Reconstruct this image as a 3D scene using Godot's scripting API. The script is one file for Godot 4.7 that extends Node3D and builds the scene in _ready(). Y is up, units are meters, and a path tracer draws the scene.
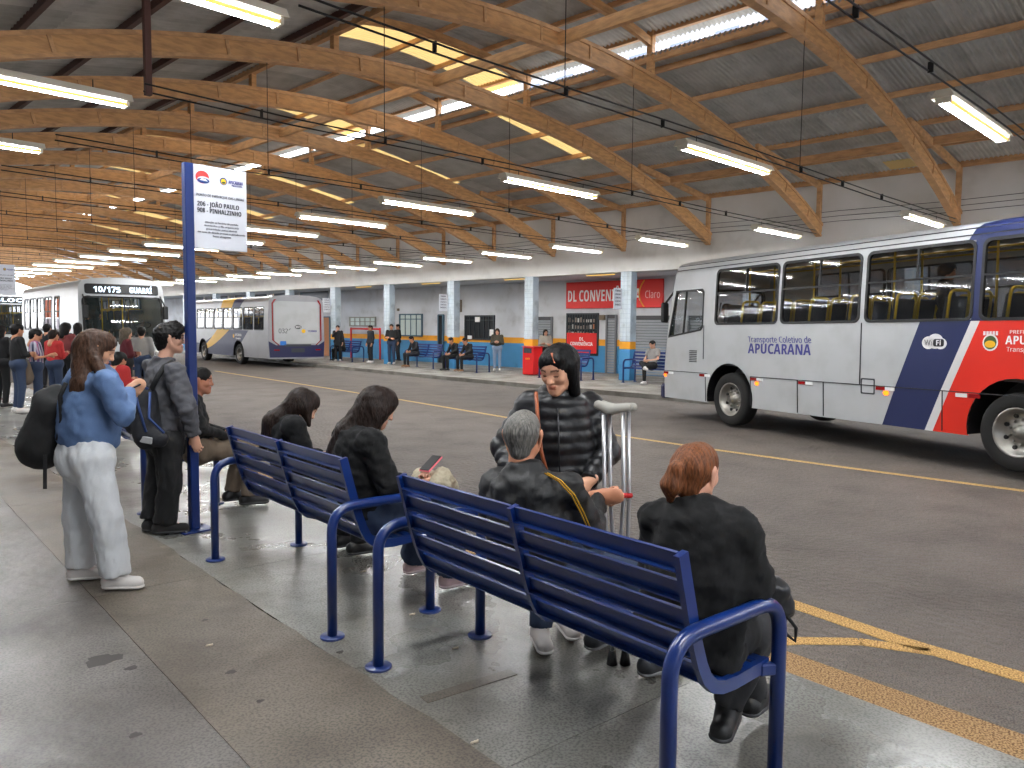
extends Node3D
# Bus terminal hall. World: y up, metres; x runs across the hall from the near platform to the shops, -z runs down its length.

const FOC := 780.0
const EYE := Vector3(0, 1.67, 0)
var c_fw: Vector3
var c_rt: Vector3
var c_up: Vector3
var M := {}
var names := {}
var jobs: Array = []
var rng := RandomNumberGenerator.new()

# ---------------------------------------------------------------- camera maths (pixel to point on a plane)
func cam_setup() -> void:
	var pitch := atan((384.0 - 327.0) / FOC)
	var roll := atan(0.010)
	var yaw := deg_to_rad(45.0)
	c_fw = Vector3(sin(yaw) * cos(pitch), -sin(pitch), -cos(yaw) * cos(pitch))
	var r0 := Vector3(cos(yaw), 0, sin(yaw))
	var u0 := r0.cross(c_fw)
	c_rt = r0 * cos(roll) + u0 * sin(roll)
	c_up = u0 * cos(roll) - r0 * sin(roll)

func ray(x: float, y: float) -> Vector3:
	return c_fw + c_rt * ((x - 512.0) / FOC) - c_up * ((y - 384.0) / FOC)

func pd(x: float, y: float, depth: float) -> Vector3:      # at a depth along the view axis
	return EYE + ray(x, y) * depth

func pg(x: float, y: float, h := 0.0) -> Vector3:          # on a level plane
	var d := ray(x, y)
	return EYE + d * ((h - EYE.y) / d.y)

func pw(x: float, y: float, wx: float) -> Vector3:         # on a wall plane x = wx
	var d := ray(x, y)
	return EYE + d * (wx / d.x)

# ---------------------------------------------------------------- naming and tagging
func numbered(called: String) -> String:
	var n: int = names.get(called, 0)
	names[called] = n + 1
	return called if n == 0 else "%s_%03d" % [called, n]

func tag(o: Node, label := "", category := "", group := "", kind := "") -> Node:
	if label != "": o.set_meta("label", label)
	if category != "": o.set_meta("category", category)
	if group != "": o.set_meta("group", group)
	if kind != "": o.set_meta("kind", kind)
	return o

func thing(called: String, label: String, category: String, at := Vector3.ZERO, turn := 0.0, group := "") -> Node3D:
	var o := Node3D.new()
	o.name = numbered(called)
	add_child(o)
	o.position = at
	o.rotation.y = turn
	tag(o, label, category, group)
	return o

func struct(called: String, label := "", category := "") -> Node3D:
	var o := Node3D.new()
	o.name = numbered(called)
	add_child(o)
	tag(o, label, category, "", "structure")
	return o

func inst(called: String, mesh: Mesh, m: Material, parent: Node) -> MeshInstance3D:
	var o := MeshInstance3D.new()
	o.mesh = mesh
	o.material_override = m
	if parent == self:
		o.name = numbered(called)
		add_child(o)
	else:
		o.name = called
		parent.add_child(o, true)
	return o

func obj(called: String, st: SurfaceTool, m: Material, parent: Node) -> MeshInstance3D:
	st.generate_normals()
	return inst(called, st.commit(), m, parent)

func copy_of(o: Node3D, label := "", group := "") -> Node3D:
	var c: Node3D = o.duplicate()
	var base := String(o.name)
	var r := base.rfind("_")
	if r > 0 and base.substr(r + 1).is_valid_int(): base = base.substr(0, r)
	c.name = numbered(base)
	add_child(c)
	if label != "": c.set_meta("label", label)
	if group != "": c.set_meta("group", group)
	return c

# ---------------------------------------------------------------- shapes
func new_st(flat := true) -> SurfaceTool:
	var st := SurfaceTool.new()
	st.begin(Mesh.PRIMITIVE_TRIANGLES)
	st.set_smooth_group(-1 if flat else 0)
	return st

func tri(st: SurfaceTool, a: Vector3, b: Vector3, c: Vector3) -> void:
	st.add_vertex(a); st.add_vertex(b); st.add_vertex(c)

func quad(st: SurfaceTool, a: Vector3, b: Vector3, c: Vector3, d: Vector3) -> void:
	tri(st, a, b, c); tri(st, a, c, d)

# box with chamfered edges: c centre, s full size
func bx(st: SurfaceTool, c: Vector3, s: Vector3, bev := 0.0, b := Basis.IDENTITY) -> void:
	var h := s * 0.5
	if bev <= 0.0:
		var p: Array[Vector3] = []
		for i in 8:
			p.append(c + b * Vector3(h.x if i & 1 else -h.x, h.y if i & 2 else -h.y, h.z if i & 4 else -h.z))
		for q in [[0, 2, 3, 1], [4, 5, 7, 6], [0, 1, 5, 4], [2, 6, 7, 3], [0, 4, 6, 2], [1, 3, 7, 5]]:
			quad(st, p[q[0]], p[q[3]], p[q[2]], p[q[1]])
		return
	var e := Vector3(minf(bev, h.x * 0.9), minf(bev, h.y * 0.9), minf(bev, h.z * 0.9))
	var v := func(sx: int, sy: int, sz: int, k: int) -> Vector3:
		var q := Vector3(sx * (h.x - (0.0 if k == 0 else e.x)), sy * (h.y - (0.0 if k == 1 else e.y)), sz * (h.z - (0.0 if k == 2 else e.z)))
		return c + b * q
	for s1 in [-1, 1]:
		var f: int = s1
		var a4: Array = [v.call(f, -1, -1, 0), v.call(f, -1, 1, 0), v.call(f, 1, 1, 0), v.call(f, 1, -1, 0)]
		var b4: Array = [v.call(-1, f, -1, 1), v.call(1, f, -1, 1), v.call(1, f, 1, 1), v.call(-1, f, 1, 1)]
		var c4: Array = [v.call(-1, -1, f, 2), v.call(-1, 1, f, 2), v.call(1, 1, f, 2), v.call(1, -1, f, 2)]
		for q in [a4, b4, c4]:
			if f > 0: quad(st, q[0], q[1], q[2], q[3])
			else: quad(st, q[3], q[2], q[1], q[0])
	for s1 in [-1, 1]:
		for s2 in [-1, 1]:
			var fl: bool = s1 * s2 > 0
			var e1 := [v.call(s1, s2, -1, 0), v.call(s1, s2, 1, 0), v.call(s1, s2, 1, 1), v.call(s1, s2, -1, 1)]
			var e2 := [v.call(-1, s1, s2, 1), v.call(1, s1, s2, 1), v.call(1, s1, s2, 2), v.call(-1, s1, s2, 2)]
			var e3 := [v.call(s2, -1, s1, 2), v.call(s2, 1, s1, 2), v.call(s2, 1, s1, 0), v.call(s2, -1, s1, 0)]
			for q in [e1, e2, e3]:
				if fl: quad(st, q[3], q[2], q[1], q[0])
				else: quad(st, q[0], q[1], q[2], q[3])
	for i in 8:
		var sx := 1 if i & 1 else -1
		var sy := 1 if i & 2 else -1
		var sz := 1 if i & 4 else -1
		if sx * sy * sz > 0: tri(st, v.call(sx, sy, sz, 0), v.call(sx, sy, sz, 2), v.call(sx, sy, sz, 1))
		else: tri(st, v.call(sx, sy, sz, 0), v.call(sx, sy, sz, 1), v.call(sx, sy, sz, 2))

func box_mesh(s: Vector3, bev := 0.0) -> Mesh:
	var st := new_st()
	bx(st, Vector3.ZERO, s, bev)
	st.generate_normals()
	return st.commit()

# bar between two points, w wide (sideways), t tall
func bar(st: SurfaceTool, a: Vector3, b: Vector3, w: float, t: float, bev := 0.0, upv := Vector3.UP) -> void:
	var d := (b - a).normalized()
	var u := upv
	if absf(d.dot(u)) > 0.95: u = Vector3.RIGHT
	var s := d.cross(u).normalized()
	u = s.cross(d)
	bx(st, (a + b) * 0.5, Vector3(w, t, (b - a).length()), bev, Basis(s, u, -d))

# round tube along a path; use with a smooth surface tool
func tube(st: SurfaceTool, pts: Array, r: float, n := 10, r2 := -1.0, caps := true) -> void:
	var m := pts.size()
	var rings: Array = []
	var prev := Vector3.ZERO
	for i in m:
		var d: Vector3
		if i == 0: d = pts[1] - pts[0]
		elif i == m - 1: d = pts[m - 1] - pts[m - 2]
		else: d = (pts[i + 1] - pts[i]).normalized() + (pts[i] - pts[i - 1]).normalized()
		d = d.normalized()
		if prev == Vector3.ZERO:
			prev = d.cross(Vector3.UP if absf(d.y) < 0.9 else Vector3.RIGHT).normalized()
		var s := (prev - d * prev.dot(d)).normalized()
		prev = s
		var u := s.cross(d)
		var rr := r if r2 < 0 else lerpf(r, r2, float(i) / (m - 1))
		var ring: Array = []
		for k in n:
			var a := TAU * k / n
			ring.append(pts[i] + (s * cos(a) + u * sin(a)) * rr)
		rings.append(ring)
	for i in m - 1:
		for k in n:
			var k2 := (k + 1) % n
			quad(st, rings[i][k], rings[i][k2], rings[i + 1][k2], rings[i + 1][k])
	if caps:
		for k in n:
			var k2 := (k + 1) % n
			tri(st, pts[0], rings[0][k2], rings[0][k])
			tri(st, pts[m - 1], rings[m - 1][k], rings[m - 1][k2])

# path with rounded corners
func rounded(pts: Array, r: float, n := 6) -> Array:
	var out: Array = [pts[0]]
	for i in range(1, pts.size() - 1):
		var p: Vector3 = pts[i]
		var a: Vector3 = p + (pts[i - 1] - p).normalized() * r
		var b: Vector3 = p + (pts[i + 1] - p).normalized() * r
		for k in n + 1:
			var t := float(k) / n
			out.append(a.lerp(p, t).lerp(p.lerp(b, t), t))
	out.append(pts[pts.size() - 1])
	return out

# lathe: profile of Vector2(radius, y) round the y axis
func lathe(st: SurfaceTool, prof: Array, n := 16, xf := Transform3D.IDENTITY) -> void:
	for i in prof.size() - 1:
		for k in n:
			var a := TAU * k / n
			var b := TAU * (k + 1) / n
			var p: Vector2 = prof[i]
			var q: Vector2 = prof[i + 1]
			quad(st, xf * Vector3(p.x * cos(a), p.y, p.x * sin(a)), xf * Vector3(p.x * cos(b), p.y, p.x * sin(b)), xf * Vector3(q.x * cos(b), q.y, q.x * sin(b)), xf * Vector3(q.x * cos(a), q.y, q.x * sin(a)))

# flat polygon (list of Vector2) extruded by t along n; origin o, axes u and v
func plate(st: SurfaceTool, poly: PackedVector2Array, o: Vector3, u: Vector3, v: Vector3, t: float) -> void:
	var n := u.cross(v).normalized()
	var idx := Geometry2D.triangulate_polygon(poly)
	var f := func(p: Vector2, k: float) -> Vector3: return o + u * p.x + v * p.y + n * k
	for i in range(0, idx.size(), 3):
		var a := poly[idx[i]]
		var b := poly[idx[i + 1]]
		var c := poly[idx[i + 2]]
		if (b - a).cross(c - a) < 0:
			var s := b
			b = c
			c = s
		tri(st, f.call(a, t), f.call(c, t), f.call(b, t))
		if t > 0: tri(st, f.call(a, 0.0), f.call(b, 0.0), f.call(c, 0.0))
	if t > 0:
		var cw := Geometry2D.is_polygon_clockwise(poly)
		for i in poly.size():
			var a := poly[i]
			var b := poly[(i + 1) % poly.size()]
			if cw: quad(st, f.call(a, 0.0), f.call(b, 0.0), f.call(b, t), f.call(a, t))
			else: quad(st, f.call(b, 0.0), f.call(a, 0.0), f.call(a, t), f.call(b, t))

func ground_poly(pts: Array) -> PackedVector2Array:
	var r := PackedVector2Array()
	for p in pts: r.append(Vector2(p.x, -p.z))
	return r

func rrect(x0: float, y0: float, x1: float, y1: float, r: float, n := 4) -> PackedVector2Array:
	var out := PackedVector2Array()
	var cs := [Vector2(x1 - r, y1 - r), Vector2(x0 + r, y1 - r), Vector2(x0 + r, y0 + r), Vector2(x1 - r, y0 + r)]
	for q in 4:
		for k in n + 1:
			var a := PI * 0.5 * (q + float(k) / n)
			out.append(cs[q] + Vector2(cos(a), sin(a)) * r)
	return out

func circle_poly(c: Vector2, r: float, n := 24, ry := -1.0) -> PackedVector2Array:
	var out := PackedVector2Array()
	for k in n:
		var a := TAU * k / n
		out.append(c + Vector2(cos(a) * r, sin(a) * (r if ry < 0 else ry)))
	return out

func text(parent: Node, s: String, xf: Transform3D, height: float, m: Material, bold := true, width := 0.0, called := "lettering", serif := false) -> MeshInstance3D:
	var t := TextMesh.new()
	var f := SystemFont.new()
	f.font_names = PackedStringArray(["Droid Serif" if serif else "Droid Sans"])
	f.font_weight = 700 if bold else 400
	t.font = f
	t.text = s
	t.font_size = 64
	t.pixel_size = height / 46.0
	t.depth = 0.004
	t.curve_step = 2.0
	var o := inst(called, t, m, parent)
	var sx := 1.0
	if width > 0.0:
		var w := t.get_aabb().size.x
		if w > 0.001: sx = width / w
	o.transform = xf * Transform3D(Basis.from_scale(Vector3(sx, 1, 1)), Vector3.ZERO)
	return o

# ---------------------------------------------------------------- materials
func noise_tex(freq: float, oct: int, ramp: Array, seed_ := 1, size := 512, type := FastNoiseLite.TYPE_SIMPLEX_SMOOTH, as_normal := false, bump := 4.0) -> NoiseTexture2D:
	var n := FastNoiseLite.new()
	n.noise_type = type
	n.frequency = freq
	n.seed = seed_
	n.fractal_octaves = oct
	n.fractal_gain = 0.55
	var t := NoiseTexture2D.new()
	t.width = size
	t.height = size
	t.seamless = true
	t.noise = n
	if as_normal:
		t.as_normal_map = true
		t.bump_strength = bump
	elif ramp.size() > 0:
		var g := Gradient.new()
		var offs := PackedFloat32Array()
		var cols := PackedColorArray()
		for r in ramp:
			offs.append(r[0]); cols.append(r[1])
		g.offsets = offs
		g.colors = cols
		t.color_ramp = g
	return t

func mat(key: String, col: Color, rough := 0.6, metal := 0.0, spec := 0.5) -> StandardMaterial3D:
	if M.has(key): return M[key]
	var m := StandardMaterial3D.new()
	m.albedo_color = col
	m.roughness = rough
	m.metallic = metal
	m.metallic_specular = spec
	m.cull_mode = BaseMaterial3D.CULL_DISABLED
	M[key] = m
	return m

# colour mottled by a world-space noise; scale in repeats per metre
func mottled(key: String, col: Color, rough: float, tex: Texture2D, scale: float, world := true, metal := 0.0) -> StandardMaterial3D:
	var m := mat(key, col, rough, metal)
	m.albedo_texture = tex
	m.uv1_triplanar = true
	m.uv1_world_triplanar = world
	m.uv1_scale = Vector3.ONE * scale
	return m

func g(v: float) -> Color: return Color(v, v, v)

# ---------------------------------------------------------------- smooth bodies: tapered bones joined by a smooth minimum, meshed as surface nets
class Blob:
	var bones: Array = []
	var lo := Vector3(1e9, 1e9, 1e9)
	var hi := Vector3(-1e9, -1e9, -1e9)
	var cell := 0.012
	var amp := 0.0          # size of folds
	var freq := Vector3(6, 6, 6)
	var seed_ := 1
	var verts := PackedVector3Array()
	var norms := PackedVector3Array()
	var idx := PackedInt32Array()
	# a, b ends; ra, rb radii; k blend; w axis along which the section is wk as thick; mode 0 add, 1 carve; cap: cut flat at b
	func bone(a: Vector3, b: Vector3, ra: float, rb := -1.0, k := 0.03, w := Vector3.ZERO, wk := 1.0, mode := 0, cap := 0, rip := 0.0, per := 0.06) -> void:
		if rb < 0: rb = ra
		bones.append([a, b, ra, rb, k, w, wk, mode, cap, rip, per])
		if mode == 0:
			var r := maxf(ra, rb) + 0.02
			var e := Vector3(r, r, r)
			lo = lo.min(a - e).min(b - e)
			hi = hi.max(a + e).max(b + e)
	func bone_from(e: Array) -> void:
		var d := [Vector3.ZERO, Vector3.ZERO, 0.05, -1.0, 0.03, Vector3.ZERO, 1.0, 0, 0, 0.0, 0.06]
		for i in e.size(): d[i] = e[i]
		bone(d[0], d[1], d[2], d[3], d[4], d[5], d[6], d[7], d[8], d[9], d[10])
	func ball(a: Vector3, r: float, k := 0.02, w := Vector3.ZERO, wk := 1.0, mode := 0) -> void:
		bone(a, a + Vector3(0, 0.0005, 0), r, r, k, w, wk, mode)
	func build() -> void:
		var pad := cell * 2.5
		lo -= Vector3(pad, pad, pad)
		hi += Vector3(pad, pad, pad)
		var nx := int((hi.x - lo.x) / cell) + 2
		var ny := int((hi.y - lo.y) / cell) + 2
		var nz := int((hi.z - lo.z) / cell) + 2
		var v := PackedFloat32Array()
		v.resize(nx * ny * nz)
		v.fill(1.0)
		var sxy := nx * ny
		for bn in bones:
			var a: Vector3 = bn[0]
			var b: Vector3 = bn[1]
			var ra: float = bn[2]
			var rb: float = bn[3]
			var k: float = maxf(bn[4], 0.0005)
			var w: Vector3 = bn[5]
			var wk: float = bn[6]
			var carve: bool = bn[7] == 1
			var cap: bool = bn[8] == 1
			var rip: float = bn[9]
			var per: float = bn[10]
			var fl := wk != 1.0
			var ws := 1.0 / wk - 1.0
			var ba := b - a
			var len_ := ba.length()
			var dirn := ba / maxf(len_, 1e-6)
			if fl: ba += w * (ba.dot(w) * ws)
			var inv := 1.0 / maxf(ba.length_squared(), 1e-9)
			var m := maxf(ra, rb) + k + cell * 2.0
			if fl and wk > 1.0: m *= wk
			var i0 := maxi(0, int((minf(a.x, b.x) - m - lo.x) / cell))
			var i1 := mini(nx - 1, int((maxf(a.x, b.x) + m - lo.x) / cell) + 1)
			var j0 := maxi(0, int((minf(a.y, b.y) - m - lo.y) / cell))
			var j1 := mini(ny - 1, int((maxf(a.y, b.y) + m - lo.y) / cell) + 1)
			var k0 := maxi(0, int((minf(a.z, b.z) - m - lo.z) / cell))
			var k1 := mini(nz - 1, int((maxf(a.z, b.z) + m - lo.z) / cell) + 1)
			var k4 := 0.25 / k
			for kk in range(k0, k1 + 1):
				for jj in range(j0, j1 + 1):
					var q0 := Vector3(lo.x + i0 * cell, lo.y + jj * cell, lo.z + kk * cell) - a
					var id := i0 + jj * nx + kk * sxy
					for ii in range(i0, i1 + 1):
						var q := q0
						if fl: q += w * (q.dot(w) * ws)
						var t := clampf(q.dot(ba) * inv, 0.0, 1.0)
						var d := (q - ba * t).length() - ra - (rb - ra) * t
						if rip != 0.0: d -= rip * (absf(sin(PI * (t * len_ / per if per > 0.0 else (q0.y + a.y) / per))) - 0.75)
						if cap: d = maxf(d, (q0 - (b - a)).dot(dirn))
						var o := v[id]
						if carve:
							var h := k - absf(o + d)
							o = maxf(o, -d)
							if h > 0.0: o += h * h * k4
							v[id] = o
						else:
							var h := k - absf(o - d)
							o = minf(o, d)
							if h > 0.0: o -= h * h * k4
							v[id] = o
						id += 1
						q0.x += cell
		# surface nets
		var vid := PackedInt32Array()
		vid.resize(nx * ny * nz)
		vid.fill(-1)
		var lim := cell * 4.0
		var offs := [0, 1, nx, nx + 1, sxy, sxy + 1, sxy + nx, sxy + nx + 1]
		var o1: int = offs[1]
		var o2: int = offs[2]
		var o3: int = offs[3]
		var o4: int = offs[4]
		var o5: int = offs[5]
		var o6: int = offs[6]
		var o7: int = offs[7]
		var active := PackedInt32Array()
		for kk in range(nz - 1):
			for jj in range(ny - 1):
				var id := jj * nx + kk * sxy
				for ii in range(nx - 1):
					var v0 := v[id]
					if v0 > lim or v0 < -lim:
						id += 1
						continue
					var c0 := v0 < 0.0
					if (v[id + o1] < 0.0) != c0 or (v[id + o2] < 0.0) != c0 or (v[id + o4] < 0.0) != c0 or (v[id + o3] < 0.0) != c0 or (v[id + o5] < 0.0) != c0 or (v[id + o6] < 0.0) != c0 or (v[id + o7] < 0.0) != c0:
						vid[id] = verts.size()
						active.append(id)
						var v1 := v[id + o1]
						var v2 := v[id + o2]
						var v3 := v[id + o3]
						var v4 := v[id + o4]
						var v5 := v[id + o5]
						var v6 := v[id + o6]
						var v7 := v[id + o7]
						var s := Vector3.ZERO
						var n := 0
						if (v0 < 0.0) != (v1 < 0.0): s += Vector3(v0 / (v0 - v1), 0, 0); n += 1
						if (v2 < 0.0) != (v3 < 0.0): s += Vector3(v2 / (v2 - v3), 1, 0); n += 1
						if (v4 < 0.0) != (v5 < 0.0): s += Vector3(v4 / (v4 - v5), 0, 1); n += 1
						if (v6 < 0.0) != (v7 < 0.0): s += Vector3(v6 / (v6 - v7), 1, 1); n += 1
						if (v0 < 0.0) != (v2 < 0.0): s += Vector3(0, v0 / (v0 - v2), 0); n += 1
						if (v1 < 0.0) != (v3 < 0.0): s += Vector3(1, v1 / (v1 - v3), 0); n += 1
						if (v4 < 0.0) != (v6 < 0.0): s += Vector3(0, v4 / (v4 - v6), 1); n += 1
						if (v5 < 0.0) != (v7 < 0.0): s += Vector3(1, v5 / (v5 - v7), 1); n += 1
						if (v0 < 0.0) != (v4 < 0.0): s += Vector3(0, 0, v0 / (v0 - v4)); n += 1
						if (v1 < 0.0) != (v5 < 0.0): s += Vector3(1, 0, v1 / (v1 - v5)); n += 1
						if (v2 < 0.0) != (v6 < 0.0): s += Vector3(0, 1, v2 / (v2 - v6)); n += 1
						if (v3 < 0.0) != (v7 < 0.0): s += Vector3(1, 1, v3 / (v3 - v7)); n += 1
						verts.append(lo + (Vector3(ii, jj, kk) + s / n) * cell)
						# gradient of the field gives the normal
						norms.append(Vector3(v1 - v0 + v3 - v2 + v5 - v4 + v7 - v6, v2 - v0 + v3 - v1 + v6 - v4 + v7 - v5, v4 - v0 + v5 - v1 + v6 - v2 + v7 - v3).normalized())
					id += 1
		for id in active:
			var ins := v[id] < 0.0
			if (v[id + o1] < 0.0) != ins: _q(vid[id - nx - sxy], vid[id - sxy], vid[id], vid[id - nx], ins)
			if (v[id + o2] < 0.0) != ins: _q(vid[id - 1 - sxy], vid[id - 1], vid[id], vid[id - sxy], ins)
			if (v[id + o4] < 0.0) != ins: _q(vid[id - 1 - nx], vid[id - nx], vid[id], vid[id - 1], ins)
		if amp > 0.0:
			var ns := FastNoiseLite.new()
			ns.seed = seed_
			ns.frequency = 1.0
			ns.fractal_octaves = 3
			for i in verts.size():
				var p := verts[i]
				verts[i] = p + norms[i] * (amp * ns.get_noise_3d(p.x * freq.x, p.y * freq.y, p.z * freq.z))
		_normals()
	func _q(a: int, b: int, c: int, d: int, ins: bool) -> void:
		if a < 0 or b < 0 or c < 0 or d < 0: return
		if ins:
			idx.append(a); idx.append(c); idx.append(b)
			idx.append(a); idx.append(d); idx.append(c)
		else:
			idx.append(a); idx.append(b); idx.append(c)
			idx.append(a); idx.append(c); idx.append(d)
	func _normals() -> void:
		var nn := PackedVector3Array()
		nn.resize(verts.size())
		for i in range(0, idx.size(), 3):
			var a := idx[i]
			var b := idx[i + 1]
			var c := idx[i + 2]
			var n := (verts[c] - verts[a]).cross(verts[b] - verts[a])
			nn[a] += n
			nn[b] += n
			nn[c] += n
		for i in nn.size():
			nn[i] = nn[i].normalized()
		norms = nn
	func mesh() -> ArrayMesh:
		var am := ArrayMesh.new()
		if verts.size() == 0: return am
		var arr := []
		arr.resize(Mesh.ARRAY_MAX)
		arr[Mesh.ARRAY_VERTEX] = verts
		arr[Mesh.ARRAY_NORMAL] = norms
		arr[Mesh.ARRAY_INDEX] = idx
		am.add_surface_from_arrays(Mesh.PRIMITIVE_TRIANGLES, arr)
		return am

func _run_job(i: int) -> void:
	jobs[i].build()

func run_jobs() -> void:
	if jobs.size() == 0: return
	var id := WorkerThreadPool.add_group_task(_run_job, jobs.size())
	WorkerThreadPool.wait_for_group_task_completion(id)
	jobs.clear()

# ---------------------------------------------------------------- the hall
const AX := 10.1            # crown of the arches
const AR := 24.8            # radius of their centre line
const AH := 6.40            # height of the centre line at the crown
var arch_z: Array[float] = []

func arch_y(x: float) -> float:
	return AH - AR + sqrt(AR * AR - (x - AX) * (x - AX))

func roof_y(x: float) -> float:                   # underside of the lower roof slopes
	return 5.52 + 0.165 * (20.3 - x) if x > AX else 5.52 + 0.165 * (x + 0.1)

func monitor_y(x: float) -> float:
	return 7.50 - 0.045 * (x - AX) * (x - AX)

func make_materials() -> void:
	var woodt := noise_tex(0.012, 4, [[0.0, Color(0.82, 0.80, 0.78)], [0.45, Color(0.93, 0.925, 0.92)], [0.7, Color(1, 1, 1)], [1.0, Color(0.95, 0.92, 0.88)]], 3)
	var m := mottled("wood", Color(0.84, 0.64, 0.43), 0.55, woodt, 0.55)
	m.uv1_scale = Vector3(0.35, 1.6, 0.35)
	m = mottled("wood2", Color(0.84, 0.65, 0.46), 0.6, woodt, 0.5)
	m.uv1_scale = Vector3(0.5, 1.2, 0.3)
	mat("steel_red", Color(0.30, 0.17, 0.14), 0.55)
	var zinct := noise_tex(0.010, 4, [[0.0, Color(0.78, 0.78, 0.77)], [0.5, Color(0.90, 0.90, 0.90)], [1.0, Color(1, 1, 1)]], 8)
	for i in 3:
		var c: float = [0.80, 0.76, 0.84][i]
		m = mottled("zinc%d" % i, Color(c, c * 0.99, c * 0.965), 0.5, zinct, 0.33, true, 0.2)
	m = mat("skylight", Color(0.88, 0.76, 0.50, 0.85), 0.4)
	m.backlight_enabled = true
	m.backlight = Color(0.66, 0.56, 0.36)
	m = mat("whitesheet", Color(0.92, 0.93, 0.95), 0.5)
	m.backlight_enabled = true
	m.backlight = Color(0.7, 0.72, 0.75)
	var plast := noise_tex(0.006, 5, [[0.0, Color(0.80, 0.79, 0.77)], [0.4, Color(0.95, 0.95, 0.94)], [1.0, Color(1, 1, 1)]], 5)
	mottled("wall_white", Color(0.90, 0.89, 0.88), 0.7, plast, 0.12)
	mottled("wall_grey", Color(0.82, 0.83, 0.86), 0.7, plast, 0.2)
	mottled("wall_yellow", Color(0.93, 0.63, 0.13), 0.55, plast, 0.3)
	mottled("wall_blue", Color(0.26, 0.54, 0.74), 0.55, plast, 0.3)
	mottled("tile_grey", Color(0.66, 0.71, 0.76), 0.3, plast, 0.5)
	mottled("tile_white", Color(0.80, 0.84, 0.87), 0.25, plast, 0.5)
	mat("conduit", Color(0.07, 0.065, 0.06), 0.5)
	mat("lamp_white", Color(0.86, 0.83, 0.76), 0.45)
	m = mat("tube_lit", Color(1, 1, 1), 0.3)
	m.emission_enabled = true
	m.emission = Color(0.97, 0.985, 1.0)
	m.emission_energy_multiplier = 60.0
	m = mat("tube_warm", Color(1.0, 0.86, 0.5), 0.3)
	m.emission_enabled = true
	m.emission = Color(1.0, 0.80, 0.36)
	m.emission_energy_multiplier = 0.7
	# floors
	var conc := noise_tex(0.006, 6, [[0.0, Color(0.62, 0.60, 0.58)], [0.35, Color(0.80, 0.785, 0.77)], [0.6, Color(0.91, 0.905, 0.90)], [1.0, Color(1, 1, 1)]], 21, 1024)
	var conc_r := noise_tex(0.005, 5, [[0.0, g(0.50)], [0.4, g(0.66)], [0.65, g(0.85)], [1.0, g(1.0)]], 22, 1024)
	var fine := noise_tex(0.10, 4, [[0.0, g(0.55)], [0.36, g(0.80)], [0.5, g(0.97)], [1.0, g(1.0)]], 23, 512)
	var bumpy := noise_tex(0.08, 4, [], 24, 512, FastNoiseLite.TYPE_SIMPLEX_SMOOTH, true, 1.2)
	for a in [["concrete_dark", Color(0.475, 0.455, 0.435), 0.60], ["concrete_mid", Color(0.48, 0.445, 0.40), 0.58], ["concrete_light", Color(0.56, 0.56, 0.54), 0.44], ["concrete_pale", Color(0.66, 0.65, 0.62), 0.7]]:
		m = mottled(a[0], a[1], a[2], conc, 0.16)
		m.roughness_texture = conc_r
		m.normal_enabled = true
		m.normal_texture = bumpy
		m.normal_scale = 0.18
		m.detail_enabled = true
		m.detail_blend_mode = BaseMaterial3D.BLEND_MODE_MUL
		m.detail_albedo = fine
		m.detail_uv_layer = BaseMaterial3D.DETAIL_UV_2
		m.uv2_triplanar = true
		m.uv2_world_triplanar = true
		m.uv2_scale = Vector3.ONE * 1.1
	var asph := noise_tex(0.008, 6, [[0.0, Color(0.78, 0.77, 0.76)], [0.4, Color(0.90, 0.895, 0.89)], [1.0, Color(1, 1, 1)]], 31, 1024)
	var grain := noise_tex(0.11, 3, [[0.0, g(0.50)], [0.38, g(0.80)], [0.6, g(1.0)], [1.0, g(1.0)]], 32, 512)
	var gb := noise_tex(0.25, 3, [], 33, 512, FastNoiseLite.TYPE_SIMPLEX_SMOOTH, true, 5.0)
	m = mottled("asphalt", Color(0.465, 0.43, 0.40), 0.75, asph, 0.11)
	m.normal_enabled = true
	m.normal_texture = gb
	m.normal_scale = 0.3
	m.detail_enabled = true
	m.detail_blend_mode = BaseMaterial3D.BLEND_MODE_MUL
	m.detail_albedo = grain
	m.detail_uv_layer = BaseMaterial3D.DETAIL_UV_2
	m.uv2_triplanar = true
	m.uv2_world_triplanar = true
	m.uv2_scale = Vector3.ONE * 1.3
	var wornt := noise_tex(0.09, 4, [[0.0, Color(0.45, 0.40, 0.36)], [0.36, Color(0.66, 0.58, 0.46)], [0.54, Color(1, 1, 1)], [1.0, Color(1, 1, 1)]], 34, 512)
	mottled("paint_worn", Color(0.83, 0.67, 0.40), 0.75, wornt, 1.5)
	mottled("paint_kerb", Color(0.66, 0.53, 0.36), 0.8, wornt, 1.5)
	mottled("paint_line", Color(0.83, 0.70, 0.43), 0.7, wornt, 1.6)

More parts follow.
